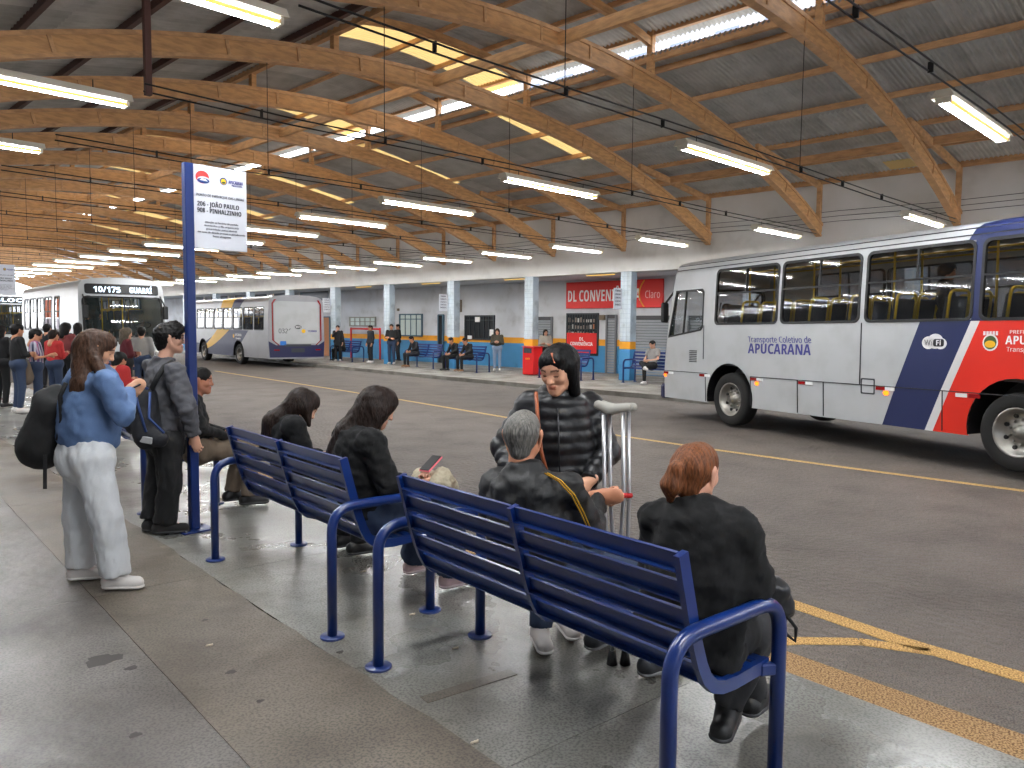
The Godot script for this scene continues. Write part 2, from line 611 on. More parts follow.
func make_arch(z: float, i: int) -> void:
	var a := struct("roof_arch", "curved laminated timber arch spanning the hall under the metal roof", "arch")
	a.position = Vector3(0, 0, z)
	var n := 40
	var d0 := 0.175
	var seg := func(st: SurfaceTool, off0: float, off1: float, hw: float, last: int) -> void:
		for k in last:
			var p: Array = []
			for q in 2:
				var x := lerpf(0.0, 20.2, float(k + q) / n)
				var y := arch_y(x)
				var nv := Vector2(x - AX, y - (AH - AR)).normalized()
				p.append(Vector2(x, y) + nv * off0)
				p.append(Vector2(x, y) + nv * off1)
			var P := func(v: Vector2, s: float) -> Vector3: return Vector3(v.x, v.y, s * hw)
			quad(st, P.call(p[0], 1), P.call(p[1], 1), P.call(p[3], 1), P.call(p[2], 1))
			quad(st, P.call(p[0], -1), P.call(p[2], -1), P.call(p[3], -1), P.call(p[1], -1))
			quad(st, P.call(p[1], -1), P.call(p[3], -1), P.call(p[3], 1), P.call(p[1], 1))
			quad(st, P.call(p[0], -1), P.call(p[0], 1), P.call(p[2], 1), P.call(p[2], -1))
	var key := "arch_meshes"
	if not M.has(key):
		var l: Array = []
		for c in [[-d0 + 0.05, d0 - 0.06, 0.05], [d0 - 0.065, d0, 0.075], [-d0, -d0 + 0.055, 0.075]]:
			var st := new_st()
			seg.call(st, c[0], c[1], c[2], n if c[0] > -d0 - 0.01 else 20)
			st.generate_normals()
			l.append(st.commit())
		M[key] = l
		M["stiff"] = box_mesh(Vector3(0.055, 2 * d0 - 0.11, 0.15), 0.006)
	inst("web_panel", M[key][0], M["wood"], a)
	inst("top_chord", M[key][1], M["wood2"], a)
	inst("bottom_chord", M[key][2], M["wood2"], a)
	var x := 0.75
	while x < 20.0:
		var y := arch_y(x)
		var o := inst("stiffener", M["stiff"], M["wood2"], a)
		o.position = Vector3(x, y - 0.005, 0)
		o.rotation.z = -atan2(x - AX, y - (AH - AR))
		x += 1.24
	# straight rafters out to the wall heads, with their little posts
	for s in [1, -1]:
		var st := new_st()
		var xa: float = AX + s * 6.6
		var xb: float = AX + s * 10.05
		bar(st, Vector3(xa, roof_y(xa) - 0.30, 0), Vector3(xb, roof_y(xb) - 0.16, 0), 0.09, 0.16, 0.008)
		if s > 0:
			obj("rafter", st, M["wood2"], a)
			st = new_st()
			bar(st, Vector3(xb - s * 0.06, 4.25, 0), Vector3(xb - s * 0.06, roof_y(xb) - 0.1, 0), 0.11, 0.11, 0.008)
			obj("rafter_post", st, M["wood2"], a)
		# posts of the roof monitor
		st = new_st()
		var xm: float = AX + s * 2.42
		bar(st, Vector3(xm, arch_y(xm) + 0.1, 0), Vector3(xm, 7.27, 0), 0.13, 0.11, 0.008)
		obj("monitor_post", st, M["wood"], a)
	var st := new_st()
	for k in 12:
		var x0 := AX - 2.5 + 5.0 * k / 12
		var x1 := AX - 2.5 + 5.0 * (k + 1) / 12
		bar(st, Vector3(x0, monitor_y(x0) - 0.20, 0), Vector3(x1, monitor_y(x1) - 0.20, 0), 0.085, 0.15)
	obj("monitor_rib", st, M["wood"], a)

func corr_mesh(pts: Array, width: float, waves: int, amp: float) -> Mesh:   # corrugated sheet: profile of Vector2(x, y), width along -z
	var st := new_st(false)
	var n := waves * 6
	var f := func(k: int, p: Vector2) -> Vector3: return Vector3(p.x, p.y + amp * sin(TAU * k / 6.0), -width * k / n)
	for k in n:
		for j in pts.size() - 1:
			quad(st, f.call(k, pts[j]), f.call(k + 1, pts[j]), f.call(k + 1, pts[j + 1]), f.call(k, pts[j + 1]))
	st.generate_normals()
	return st.commit()

func make_roof() -> void:
	var last := arch_z.size() - 1
	var right := struct("ceiling", "corrugated grey metal roof slope on brown purlins above the shops", "roof")
	var left := struct("ceiling", "grey metal roof slope on dark red steel purlins above the near platform", "roof")
	var mon := struct("ceiling", "raised roof monitor with yellow translucent sheets along the hall's crown", "roof")
	var fr := [0.0, 0.18, 0.53, 1.0]
	var mono: Array = []
	for half in 2:
		var l: Array = []
		for k in 7:
			var x := AX - 2.75 + 2.75 * half + 2.75 * k / 6
			l.append(Vector2(x, monitor_y(x)))
		mono.append(l)
	var spans := [
		[right, [Vector2(12.45, roof_y(12.45)), Vector2(16.5, roof_y(16.5))], "zinc"],
		[right, [Vector2(16.35, roof_y(16.35) - 0.012), Vector2(20.6, roof_y(20.6) - 0.012)], "zinc"],
		[left, [Vector2(-0.6, roof_y(-0.6)), Vector2(3.7, roof_y(3.7))], "zinc"],
		[left, [Vector2(3.6, roof_y(3.6) + 0.012), Vector2(7.75, roof_y(7.75) + 0.012)], "zinc"],
		[mon, mono[0], "zinc"], [mon, mono[1], "zinc"]]
	var meshes := {}
	for i in last:
		var za := arch_z[i]
		var len_ := za - arch_z[i + 1]
		var sky_bay := i % 2 == 0 and i >= 6
		for si in spans.size():
			var sp: Array = spans[si]
			for q in 3:
				var key := "%d_%d" % [si, q]
				if not meshes.has(key):
					meshes[key] = corr_mesh(sp[1], fr[q + 1] - fr[q], [6, 11, 15][q] if si != 2 and si != 3 else [3, 6, 8][q], 0.026)
				var m: Material = M["%s%d" % [sp[2], (i * 5 + q * 2 + si) % 3]]
				var called := "roof_sheet"
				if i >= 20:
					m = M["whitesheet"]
				elif sky_bay and q == 1 and (si == 0 or si == 4 or si == 5):
					m = M["skylight"]
					called = "skylight_sheet"
				var o := inst(called, meshes[key], m, sp[0])
				o.position = Vector3(0, 0, za - fr[q] * len_)
				o.scale = Vector3(1, 1, len_)
	# a single translucent patch low on the slope
	var st := new_st()
	bx(st, Vector3(19.67, roof_y(19.67) - 0.03, -6.80), Vector3(0.55, 0.012, 0.62), 0.0, Basis(Vector3.BACK, -0.1635))
	obj("skylight_sheet", st, M["skylight"], right)
	# purlins, one length per bay
	var pur := []
	for x in [12.95, 14.4, 15.95, 17.45]: pur.append([right, x, roof_y(x) - 0.065, Vector3(0.07, 0.11, 1), "wood2"])
	pur.append([right, 18.72, roof_y(18.72) - 0.065, Vector3(0.07, 0.11, 1), "wood2"])
	pur.append([right, 18.1, roof_y(18.1) - 0.22, Vector3(0.10, 0.17, 1), "wood2"])
	pur.append([right, 20.08, roof_y(20.08) - 0.07, Vector3(0.10, 0.13, 1), "wood2"])
	for x in [0.6, 1.9, 3.2, 4.5, 5.8, 7.15]: pur.append([left, x, roof_y(x) - 0.07, Vector3(0.08, 0.12, 1), "steel_red"])
	pur.append([mon, 9.9, 6.42, Vector3(0.10, 0.19, 1), "wood"])
	pur.append([mon, 12.55, 6.77, Vector3(0.09, 0.15, 1), "wood2"])
	pur.append([mon, 12.55, 7.21, Vector3(0.09, 0.09, 1), "wood2"])
	pur.append([mon, 7.65, 6.77, Vector3(0.09, 0.15, 1), "wood2"])
	pur.append([mon, 7.65, 7.21, Vector3(0.09, 0.09, 1), "wood2"])
	for x in [8.6, 10.1, 11.3]: pur.append([mon, x, monitor_y(x) - 0.06, Vector3(0.06, 0.09, 1), "wood2"])
	for p in pur:
		var bm := box_mesh(Vector3(p[3].x, p[3].y, 1.0), 0.0)
		for i in last:
			var len_ := arch_z[i] - arch_z[i + 1]
			var o := inst("purlin", bm, M[p[4]], p[0])
			o.position = Vector3(p[1], p[2], (arch_z[i] + arch_z[i + 1]) * 0.5)
			o.scale.z = len_

func make_shell() -> void:
	# wall above the shop front, resting on the pillars
	var z0 := 9.0
	var z1 := -84.0
	var w := struct("wall_shops", "white painted wall band and grey shop wall with yellow and blue dado", "wall")
	var part := func(called: String, c: Vector3, s: Vector3, m: String) -> void:
		var st := new_st()
		bx(st, c, s, 0.0)
		obj(called, st, M[m], w)
	var zc := (z0 + z1) * 0.5
	var zl := z0 - z1
	part.call("upper_wall", Vector3(20.35, 4.58, zc), Vector3(0.3, 2.24, zl), "wall_white")
	part.call("soffit", Vector3(21.85, 3.56, zc), Vector3(2.7, 0.12, zl), "wall_grey")
	part.call("shop_wall", Vector3(23.15, 2.36, zc), Vector3(0.3, 2.26, zl), "wall_grey")
	part.call("yellow_band", Vector3(23.145, 1.12, zc), Vector3(0.31, 0.24, zl), "wall_yellow")
	part.call("blue_dado", Vector3(23.14, 0.45, zc), Vector3(0.32, 1.1, zl), "wall_blue")
	for e in [z0, z1]:
		part.call("end_wall", Vector3(21.7, 1.75, e), Vector3(3.0, 3.7, 0.2), "wall_grey")
	var i := 0
	var zp := 2.0
	while zp > -82.0:
		var p := struct("pillar", "square tiled pillar with yellow band and blue foot before the shops", "pillar")
		p.position = Vector3(20.35, 0, zp)
		for a in [["blue_foot", 0.5, 1.0, "wall_blue", 0.302], ["yellow_band", 1.12, 0.24, "wall_yellow", 0.304], ["shaft", 2.36, 2.24, "tile_grey", 0.30]]:
			var st := new_st()
			bx(st, Vector3(0, a[1], 0), Vector3(a[4], a[2], a[4] + 0.12), 0.004)
			obj(a[0], st, M[a[3]], p)
		# the tiled face towards the road
		for r in 15:
			for q in 3:
				if i > 2 and i < 11:
					var tm: Mesh = M.get("tilemesh")
					if tm == null:
						tm = box_mesh(Vector3(0.012, 0.135, 0.128), 0.003)
						M["tilemesh"] = tm
					var o := inst("tile", tm, M["tile_white"], p)
					o.position = Vector3(-0.153, 1.325 + r * 0.147, -0.138 + q * 0.138)
		zp -= 4.28
		i += 1
	# floors
	var deck := struct("floor", "grey concrete bus platform slabs with worn joints", "floor")
	var kx := func(z: float) -> float: return 3.43 - 0.08 * z
	var dx := func(z: float) -> float: return 1.865 - 0.062 * z
	var jx := func(z: float) -> float: return 1.11 - 0.073 * z
	var gap := 0.0016
	var rows := [6.0, 0.95, -2.18, -5.2, -8.3, -11.4, -14.5, -20.0, -30.0, -45.0, -84.0]
	for r in rows.size() - 1:
		var za: float = rows[r] - gap
		var zb: float = rows[r + 1] + gap
		for col in 3:
			var la := func(z: float) -> float:
				return [-9.0, jx.call(z) + gap, dx.call(z)][col]
			var lb := func(z: float) -> float:
				return [jx.call(z) - gap, dx.call(z), kx.call(z)][col]
			var pts: Array = []
			# skewed cross joints, as the slabs follow the kerb
			pts.append(Vector3(la.call(za), 0, za + la.call(za) * 0.08))
			pts.append(Vector3(lb.call(za), 0, za + lb.call(za) * 0.08))
			var nz := 12 if col == 1 and r < 5 else 1
			for k in nz:
				if col == 1 and k > 0:
					var zz := lerpf(za, zb, float(k) / nz)
					pts.append(Vector3(lb.call(zz) + sin(zz * 9.1) * 0.012 + sin(zz * 23.0) * 0.008, 0, zz + lb.call(zz) * 0.08))
			pts.append(Vector3(lb.call(zb), 0, zb + lb.call(zb) * 0.08))
			pts.append(Vector3(la.call(zb), 0, zb + la.call(zb) * 0.08))
			var st := new_st()
			var top := 0.0 if col != 2 else -0.001
			plate(st, ground_poly(pts), Vector3(0, top - 0.16, 0), Vector3.RIGHT, Vector3.FORWARD, 0.16)
			obj("slab", st, M[["concrete_dark", "concrete_mid", "concrete_light"][col]], deck)
	var st := new_st()
	plate(st, ground_poly([Vector3(-9, 0, 8), Vector3(kx.call(8.0) - 0.02, 0, 8), Vector3(kx.call(-84.0) - 0.02, 0, -84), Vector3(-9, 0, -84)]), Vector3(0, -0.3, 0), Vector3.RIGHT, Vector3.FORWARD, 0.285)
	obj("sub_base", st, M["concrete_mid"], deck)
	var road := struct("road", "worn brownish grey asphalt roadway between the two platforms", "road")
	st = new_st()
	bx(st, Vector3(11, -0.27, -38), Vector3(60, 0.30, 130), 0.0)
	obj("road_surface", st, M["asphalt"], road)
	# far platform
	var far := struct("floor", "raised grey concrete platform along the shop fronts", "floor")
	st = new_st()
	plate(st, ground_poly([Vector3(16.05, 0, 8), Vector3(23.2, 0, 8), Vector3(23.2, 0, -84), Vector3(20.0, 0, -84), Vector3(18.05, 0, -34), Vector3(16.82, 0, -20), Vector3(16.42, 0, -11)]), Vector3(0, -0.16, 0), Vector3.RIGHT, Vector3.FORWARD, 0.16)
	obj("slab", st, M["concrete_pale"], far)
	# painted lines on the road (4 mm of paint)
	var line := func(called: String, pts: Array, wd: float, m: String) -> void:
		var s2 := new_st()
		for k in pts.size() - 1:
			var a: Vector3 = pts[k]
			var b: Vector3 = pts[k + 1]
			var sd := (b - a).cross(Vector3.UP).normalized() * wd * 0.5
			var ext := (b - a).normalized() * 0.002
			plate(s2, ground_poly([a - sd - ext, b - sd + ext, b + sd + ext, a + sd - ext]), Vector3(0, -0.12, 0), Vector3.RIGHT, Vector3.FORWARD, 0.004)
		obj(called, s2, M[m], road)
	line.call("lane_line", [pg(1300, 530, -0.12), pg(1024, 491, -0.12), pg(860, 469.5, -0.12), pg(720, 450.5, -0.12), pg(580, 430, -0.12), pg(480, 413, -0.12), pg(390, 398, -0.12), pg(300, 384, -0.12), pg(215, 371, -0.12)], 0.11, "paint_line")
	line.call("bay_line", [pg(700, 570, -0.12), pg(786, 602, -0.12), pg(900, 641, -0.12), pg(1024, 678, -0.12), pg(1300, 750, -0.12)], 0.14, "paint_worn")
	line.call("bay_line", [pg(760, 643, -0.12), pg(800, 641, -0.12), pg(860, 642, -0.12), pg(930, 652, -0.12)], 0.10, "paint_worn")
	var ke: Array = []
	for z in [3.0, 0.0, -2.0, -6.0, -10.0, -16.0, -24.0]: ke.append(Vector3(kx.call(z) + 0.36, 0, z))
	line.call("kerb_line", ke, 0.28, "paint_kerb")
	# near side: steel eaves beam on pillars, open to daylight
	var near := struct("wall_platform", "open colonnade carrying the hall roof behind the near platform", "wall")
	st = new_st()
	bx(st, Vector3(-0.1, 4.75, zc), Vector3(0.3, 1.3, zl), 0.0)
	obj("eaves_beam", st, M["wall_white"], near)
	# offices closing the hall behind the waiting area, and the cross wall at its near end
	st = new_st()
	bx(st, Vector3(-4.2, 2.05, -24.0), Vector3(0.3, 4.1, 67.0), 0.0)
	obj("office_wall", st, M["wall_grey"], near)
	st = new_st()
	bx(st, Vector3(-2.2, 4.16, zc), Vector3(4.4, 0.12, zl), 0.0)
	obj("canopy", st, M["wall_white"], near)
	st = new_st()
	bx(st, Vector3(9.5, 3.7, 9.4), Vector3(27.5, 7.9, 0.3), 0.0)
	obj("cross_wall", st, M["wall_grey"], near)
	zp = 3.5
	while zp > -82.0:
		st = new_st()
		bx(st, Vector3(-0.15, 2.05, zp), Vector3(0.4, 4.1, 0.4), 0.01)
		obj("support", st, M["tile_grey"], near)
		zp -= 6.12

func make_lamp(at: Vector3, lit := 1.0) -> Node3D:
	var proto: Node3D = M.get("lamp_proto")
	var o: Node3D
	if proto == null:
		o = thing("ceiling_lamp", "long twin tube fluorescent lamp hanging under the timber arches", "lamp", at, 0.0, "fluorescent lamps in rows across the hall")
		M["lamp_proto"] = o
		var st := new_st()
		# tray with sloped sides
		var sec := PackedVector2Array([Vector2(-0.11, 0.0), Vector2(0.11, 0.0), Vector2(0.065, 0.075), Vector2(-0.065, 0.075)])
		plate(st, sec, Vector3(-1.16, 0.035, 0), Vector3.BACK, Vector3.UP, -0.0)
		st = new_st()
		for k in 4:
			var a := sec[k]
			var b := sec[(k + 1) % 4]
			quad(st, Vector3(-1.16, a.y + 0.03, a.x), Vector3(1.16, a.y + 0.03, a.x), Vector3(1.16, b.y + 0.03, b.x), Vector3(-1.16, b.y + 0.03, b.x))
		for s in [-1.16, 1.16]:
			quad(st, Vector3(s, 0.03, -0.11), Vector3(s, 0.03, 0.11), Vector3(s, 0.105, 0.065), Vector3(s, 0.105, -0.065))
		obj("housing", st, M["lamp_white"], o)
		for s in [-1.12, 1.12]:
			st = new_st()
			bx(st, Vector3(s, 0.005, 0), Vector3(0.03, 0.06, 0.15), 0.005)
			obj("tube_socket", st, M["lamp_white"], o)
		for s in [-0.05, 0.05]:
			st = new_st(false)
			tube(st, [Vector3(-1.10, 0, s), Vector3(1.10, 0, s)], 0.016, 8)
			obj("lamp_tube", st, M["tube_lit" if s < 0 else "tube_warm"], o)
		for s in [-0.8, 0.8]:
			st = new_st(false)
			tube(st, [Vector3(s, 0.10, 0), Vector3(s, 0.2, 0)], 0.006, 5)
			obj("hanger", st, M["conduit"], o)
		var l := AreaLight3D.new()
		l.name = "lamp_light"
		l.area_size = Vector2(2.2, 0.03)
		l.rotation_degrees = Vector3(-90, 0, 0)
		l.position = Vector3(0, -0.020, -0.05)
		l.light_color = Color(0.97, 0.985, 1.0)
		l.light_energy = LAMP_ENERGY
		l.shadow_enabled = true
		l.area_range = 60.0
		o.add_child(l)
	else:
		o = copy_of(proto)
		o.position = at
	return o

func make_lamps() -> void:
	for k in 3:
		var w := thing("wall_cable", ["upper black cable clipped along the white wall band", "middle black cable clipped along the white wall band", "lower black cable clipped along the white wall band"][k], "cable", Vector3(20.17, 4.72 - 0.13 * k, 0), 0.0, "cables along the wall above the shops")
		var st := new_st(false)
		var pts: Array = []
		for q in 34: pts.append(Vector3(0, -0.03 * absf(sin(q * 1.57)), 6.0 - q * 2.4))
		tube(st, pts, 0.007, 5)
		obj("wire", st, M["conduit"], w)
	for i in arch_z.size():
		var z := arch_z[i]
		for x in [1.95, 9.8, 17.85]:
			var lm := make_lamp(Vector3(x, 3.97, z))
			var k := 0 if x < 5.0 else (1 if x < 15.0 else 2)
			lm.set_meta("label", ["long twin tube fluorescent lamp hanging over the near platform", "long twin tube fluorescent lamp hanging over the middle of the roadway", "long twin tube fluorescent lamp hanging close to the white shop wall"][k])
			lm.set_meta("group", ["lamps over the near platform", "lamps over the roadway", "lamps along the shop wall"][k])
		var c := thing("electrical_conduit", "thin black conduit pair slung across the hall below a timber arch", "conduit", Vector3(0, 0, z), 0.0, "black conduits under the arches")
		for s in [0.0, 0.07]:
			var st := new_st(false)
			tube(st, [Vector3(3.25, 4.16 + s, s * 0.6), Vector3(5, 4.13 + s, s * 0.6), Vector3(10, 4.16 + s, s * 0.6), Vector3(15, 4.13 + s, s * 0.6), Vector3(20.15, 4.16 + s, s * 0.6)], 0.010, 6)
			obj("pipe", st, M["conduit"], c)
		for x in [4.6, 6.4, 8.2, 12.0, 13.6, 15.4]:
			var st := new_st()
			bx(st, Vector3(x, 4.18, 0.02), Vector3(0.014, 0.10, 0.05), 0.0)
			obj("clip", st, M["conduit"], c)
		for x in [6.4, 12.0]:
			var st := new_st(false)
			tube(st, [Vector3(x, 4.2, 0), Vector3(x, arch_y(x) - 0.16, 0)], 0.006, 5)
			obj("hanger", st, M["conduit"], c)
		if i == 5:
			var st := new_st()
			bx(st, Vector3(3.3, 5.05, 0.0), Vector3(0.07, 1.85, 0.07), 0.005)
			obj("hanger_post", st, M["steel_red"], c)

# ---------------------------------------------------------------- buses.  Local frame: front face at z = 0, rear at z = len, left side -x, ground y = 0
const BT := [0.38, 0.93, 1.84, 2.36, 2.87, 3.0, 3.1, 3.3, 3.7, 4.1]
const BY := [0.38, 0.93, 1.84, 2.36, 2.87, 3.0, 3.07, 3.13, 3.17, 3.18]
const BW := [1.225, 1.25, 1.25, 1.235, 1.205, 1.165, 1.08, 0.85, 0.42, 0.0]

func bus_prof(t: float) -> Vector2:
	for i in BT.size() - 1:
		if t <= BT[i + 1]:
			var f := clampf((t - BT[i]) / (BT[i + 1] - BT[i]), -1.0, 1.0)
			return Vector2(lerpf(BW[i], BW[i + 1], f), lerpf(BY[i], BY[i + 1], f))
	return Vector2(0, 3.18)

func bus_lean(y: float) -> float:
	return 0.02 + 0.35 * pow(clampf((y - 1.0) / 2.1, 0, 1), 1.3)

func bus_side(side: int, z: float, t: float, off: float) -> Vector3:
	var p := bus_prof(t)
	var q := bus_prof(t + 0.02)
	var n := Vector2(q.y - p.y, p.x - q.x).normalized()
	return Vector3(side * (p.x + n.x * off), p.y + n.y * off, z)

func bus_front(x: float, y: float, off: float) -> Vector3:
	return Vector3(x, y, bus_lean(y) + 0.16 * pow(absf(x) / 1.25, 2.2) - off)

func bus_rear(x: float, y: float, len_: float, off: float) -> Vector3:
	return Vector3(x, y, len_ - 0.08 * pow(absf(x) / 1.25, 3.0) - 0.05 * clampf((y - 1.0) / 2.0, 0, 1) + off)

# polygon in (u, v) cut by break lines and holes, carried onto a curved face
func sheet(st: SurfaceTool, poly: PackedVector2Array, holes: Array, ub: Array, vb: Array, f: Callable) -> void:
	for i in ub.size() - 1:
		for j in vb.size() - 1:
			var cellp := PackedVector2Array([Vector2(ub[i], vb[j]), Vector2(ub[i + 1], vb[j]), Vector2(ub[i + 1], vb[j + 1]), Vector2(ub[i], vb[j + 1])])
			var pieces: Array = Geometry2D.intersect_polygons(poly, cellp)
			for h in holes:
				var nx: Array = []
				for q in pieces: nx.append_array(Geometry2D.clip_polygons(q, h))
				pieces = nx
			for q in pieces:
				if Geometry2D.is_polygon_clockwise(q): continue
				var idx := Geometry2D.triangulate_polygon(q)
				for k in range(0, idx.size(), 3):
					tri(st, f.call(q[idx[k]]), f.call(q[idx[k + 1]]), f.call(q[idx[k + 2]]))

func ring(st: SurfaceTool, a: PackedVector2Array, b: PackedVector2Array, f0: Callable, f1: Callable) -> void:
	var n := a.size()
	for i in n:
		var j := (i + 1) % n
		quad(st, f1.call(a[i]), f1.call(a[j]), f1.call(b[j]), f1.call(b[i]))
		quad(st, f1.call(b[i]), f1.call(b[j]), f0.call(b[j]), f0.call(b[i]))
		quad(st, f1.call(a[i]), f1.call(a[j]), f0.call(a[j]), f0.call(a[i]))

func bus_window(bus: Node3D, side: int, z0: float, z1: float, t0: float, t1: float, rail := true, called := "window") -> void:
	var f := func(off: float) -> Callable: return func(p: Vector2) -> Vector3: return bus_side(side, p.x, p.y, off)
	var st := new_st()
	var outer := rrect(z0, t0, z1, t1, 0.10)
	var inner := rrect(z0 + 0.04, t0 + 0.04, z1 - 0.04, t1 - 0.04, 0.075)
	ring(st, outer, inner, f.call(-0.03), f.call(0.012))
	var w := obj(called, st, M["rubber"], bus)
	st = new_st()
	sheet(st, inner, [], [z0, z1], [t0, 2.36, t1], f.call(-0.012))
	obj("pane", st, M["bus_glass"], w)
	if rail:
		st = new_st()
		var tm := lerpf(t0, t1, 0.56)
		var zm := (z0 + z1) * 0.5
		bar(st, bus_side(side, z0 + 0.03, tm, -0.005), bus_side(side, z1 - 0.03, tm, -0.005), 0.02, 0.03)
		bar(st, bus_side(side, zm, tm, -0.005), bus_side(side, zm, t1 - 0.03, -0.005), 0.03, 0.02)
		obj("sash", st, M["rubber"], w)

func bus_wheel(bus: Node3D, at: Vector3, side: int) -> void:
	var proto: Node3D = M.get("wheel")
	if proto == null:
		proto = Node3D.new()
		proto.name = "wheel"
		var st := new_st(false)
		var xf := Transform3D(Basis(Vector3.BACK, PI / 2), Vector3.ZERO)     # axle along x
		lathe(st, [Vector2(0.30, 0.13), Vector2(0.33, 0.145), Vector2(0.44, 0.14), Vector2(0.475, 0.115), Vector2(0.485, 0.06), Vector2(0.485, -0.06), Vector2(0.475, -0.115), Vector2(0.44, -0.14), Vector2(0.3, -0.145)], 36, xf)
		obj("tyre", st, M["tyre"], proto)
		st = new_st(false)
		lathe(st, [Vector2(0.0, 0.085), Vector2(0.075, 0.085), Vector2(0.09, 0.04), Vector2(0.10, 0.035), Vector2(0.19, 0.02), Vector2(0.235, 0.035), Vector2(0.26, 0.10), Vector2(0.285, 0.13), Vector2(0.305, 0.135), Vector2(0.308, 0.12)], 30, xf)
		obj("rim", st, M["chrome"], proto)
		for k in 10:
			st = new_st()
			var a := TAU * k / 10
			lathe(st, [Vector2(0.0, 0.06), Vector2(0.016, 0.058), Vector2(0.018, 0.02)], 6, xf * Transform3D(Basis.IDENTITY, Vector3(cos(a) * 0.155, 0, sin(a) * 0.155)))
			obj("wheel_nut", st, M["chrome"], proto)
		st = new_st()
		for k in 8:
			var a := TAU * (k + 0.5) / 8
			lathe(st, [Vector2(0.0, 0.0435), Vector2(0.028, 0.0425), Vector2(0.03, 0.0)], 8, xf * Transform3D(Basis.IDENTITY, Vector3(cos(a) * 0.21, 0, sin(a) * 0.21)))
		obj("rim_holes", st, M["rubber"], proto)
		M["wheel"] = proto
	var o: Node3D = proto.duplicate()
	o.name = "wheel"
	bus.add_child(o, true)
	o.position = at
	# the lathe's +y face turns to -x
	if side > 0: o.rotation.y = PI

func bus_materials() -> void:
	var dirt := noise_tex(0.008, 4, [[0.0, Color(0.94, 0.935, 0.925)], [0.5, Color(0.985, 0.985, 0.98)], [1.0, Color(1, 1, 1)]], 44)
	mottled("bus_white", Color(0.71, 0.72, 0.73), 0.28, dirt, 0.3, false)
	mottled("bus_grey", Color(0.60, 0.60, 0.62), 0.3, dirt, 0.3, false)
	mat("bus_blue", Color(0.07, 0.125, 0.31), 0.45)
	mat("bus_navy", Color(0.09, 0.11, 0.28), 0.45)
	mat("bus_red", Color(0.85, 0.17, 0.11), 0.3)
	mat("bus_yellow", Color(0.93, 0.72, 0.10), 0.45)
	mat("bus_stripe", Color(0.82, 0.82, 0.82), 0.3)
	mat("ink_purple", Color(0.22, 0.22, 0.52), 0.4)
	mat("ink_white", Color(0.93, 0.93, 0.93), 0.4)
	mat("ink_dark", Color(0.12, 0.12, 0.14), 0.5)
	mat("rubber", Color(0.045, 0.045, 0.05), 0.5)
	mat("tyre", Color(0.075, 0.07, 0.068), 0.8)
	mat("chrome", Color(0.58, 0.57, 0.55), 0.38, 0.85)
	mat("seat_grey", Color(0.22, 0.23, 0.25), 0.7)
	mat("seat_yellow", Color(0.86, 0.72, 0.12), 0.5)
	mat("bus_inside", Color(0.55, 0.55, 0.55), 0.6)
	mat("bus_floor", Color(0.2, 0.2, 0.2), 0.7)
	var m := mat("bus_glass", Color(0.06, 0.065, 0.07, 0.5), 0.03)
	m.transparency = BaseMaterial3D.TRANSPARENCY_ALPHA
	m = mat("bus_glass_clear", Color(0.25, 0.3, 0.3, 0.22), 0.03)
	m.transparency = BaseMaterial3D.TRANSPARENCY_ALPHA
	m = mat("marker_orange", Color(1.0, 0.5, 0.05), 0.3)
	m.emission_enabled = true
	m.emission = Color(1.0, 0.42, 0.04)
	m.emission_energy_multiplier = 2.0
	mat("crest_green", Color(0.25, 0.35, 0.16), 0.4)
	mat("sign_blue", Color(0.12, 0.42, 0.75), 0.4)
	mat("leaf_orange", Color(0.90, 0.42, 0.22), 0.6)
	mat("leaf_white", Color(0.85, 0.80, 0.86), 0.6)
	mat("reflector_red", Color(0.55, 0.03, 0.05), 0.25)
	m = mat("led_white", Color(0.9, 0.95, 1.0), 0.4)
	m.emission_enabled = true
	m.emission = Color(0.85, 0.93, 1.0)
	m.emission_energy_multiplier = 1.6
	m = mat("bus_lamp", Color(1, 0.97, 0.9), 0.4)
	m.emission_enabled = true
	m.emission = Color(1.0, 0.93, 0.78)
	m.emission_energy_multiplier = 2.5

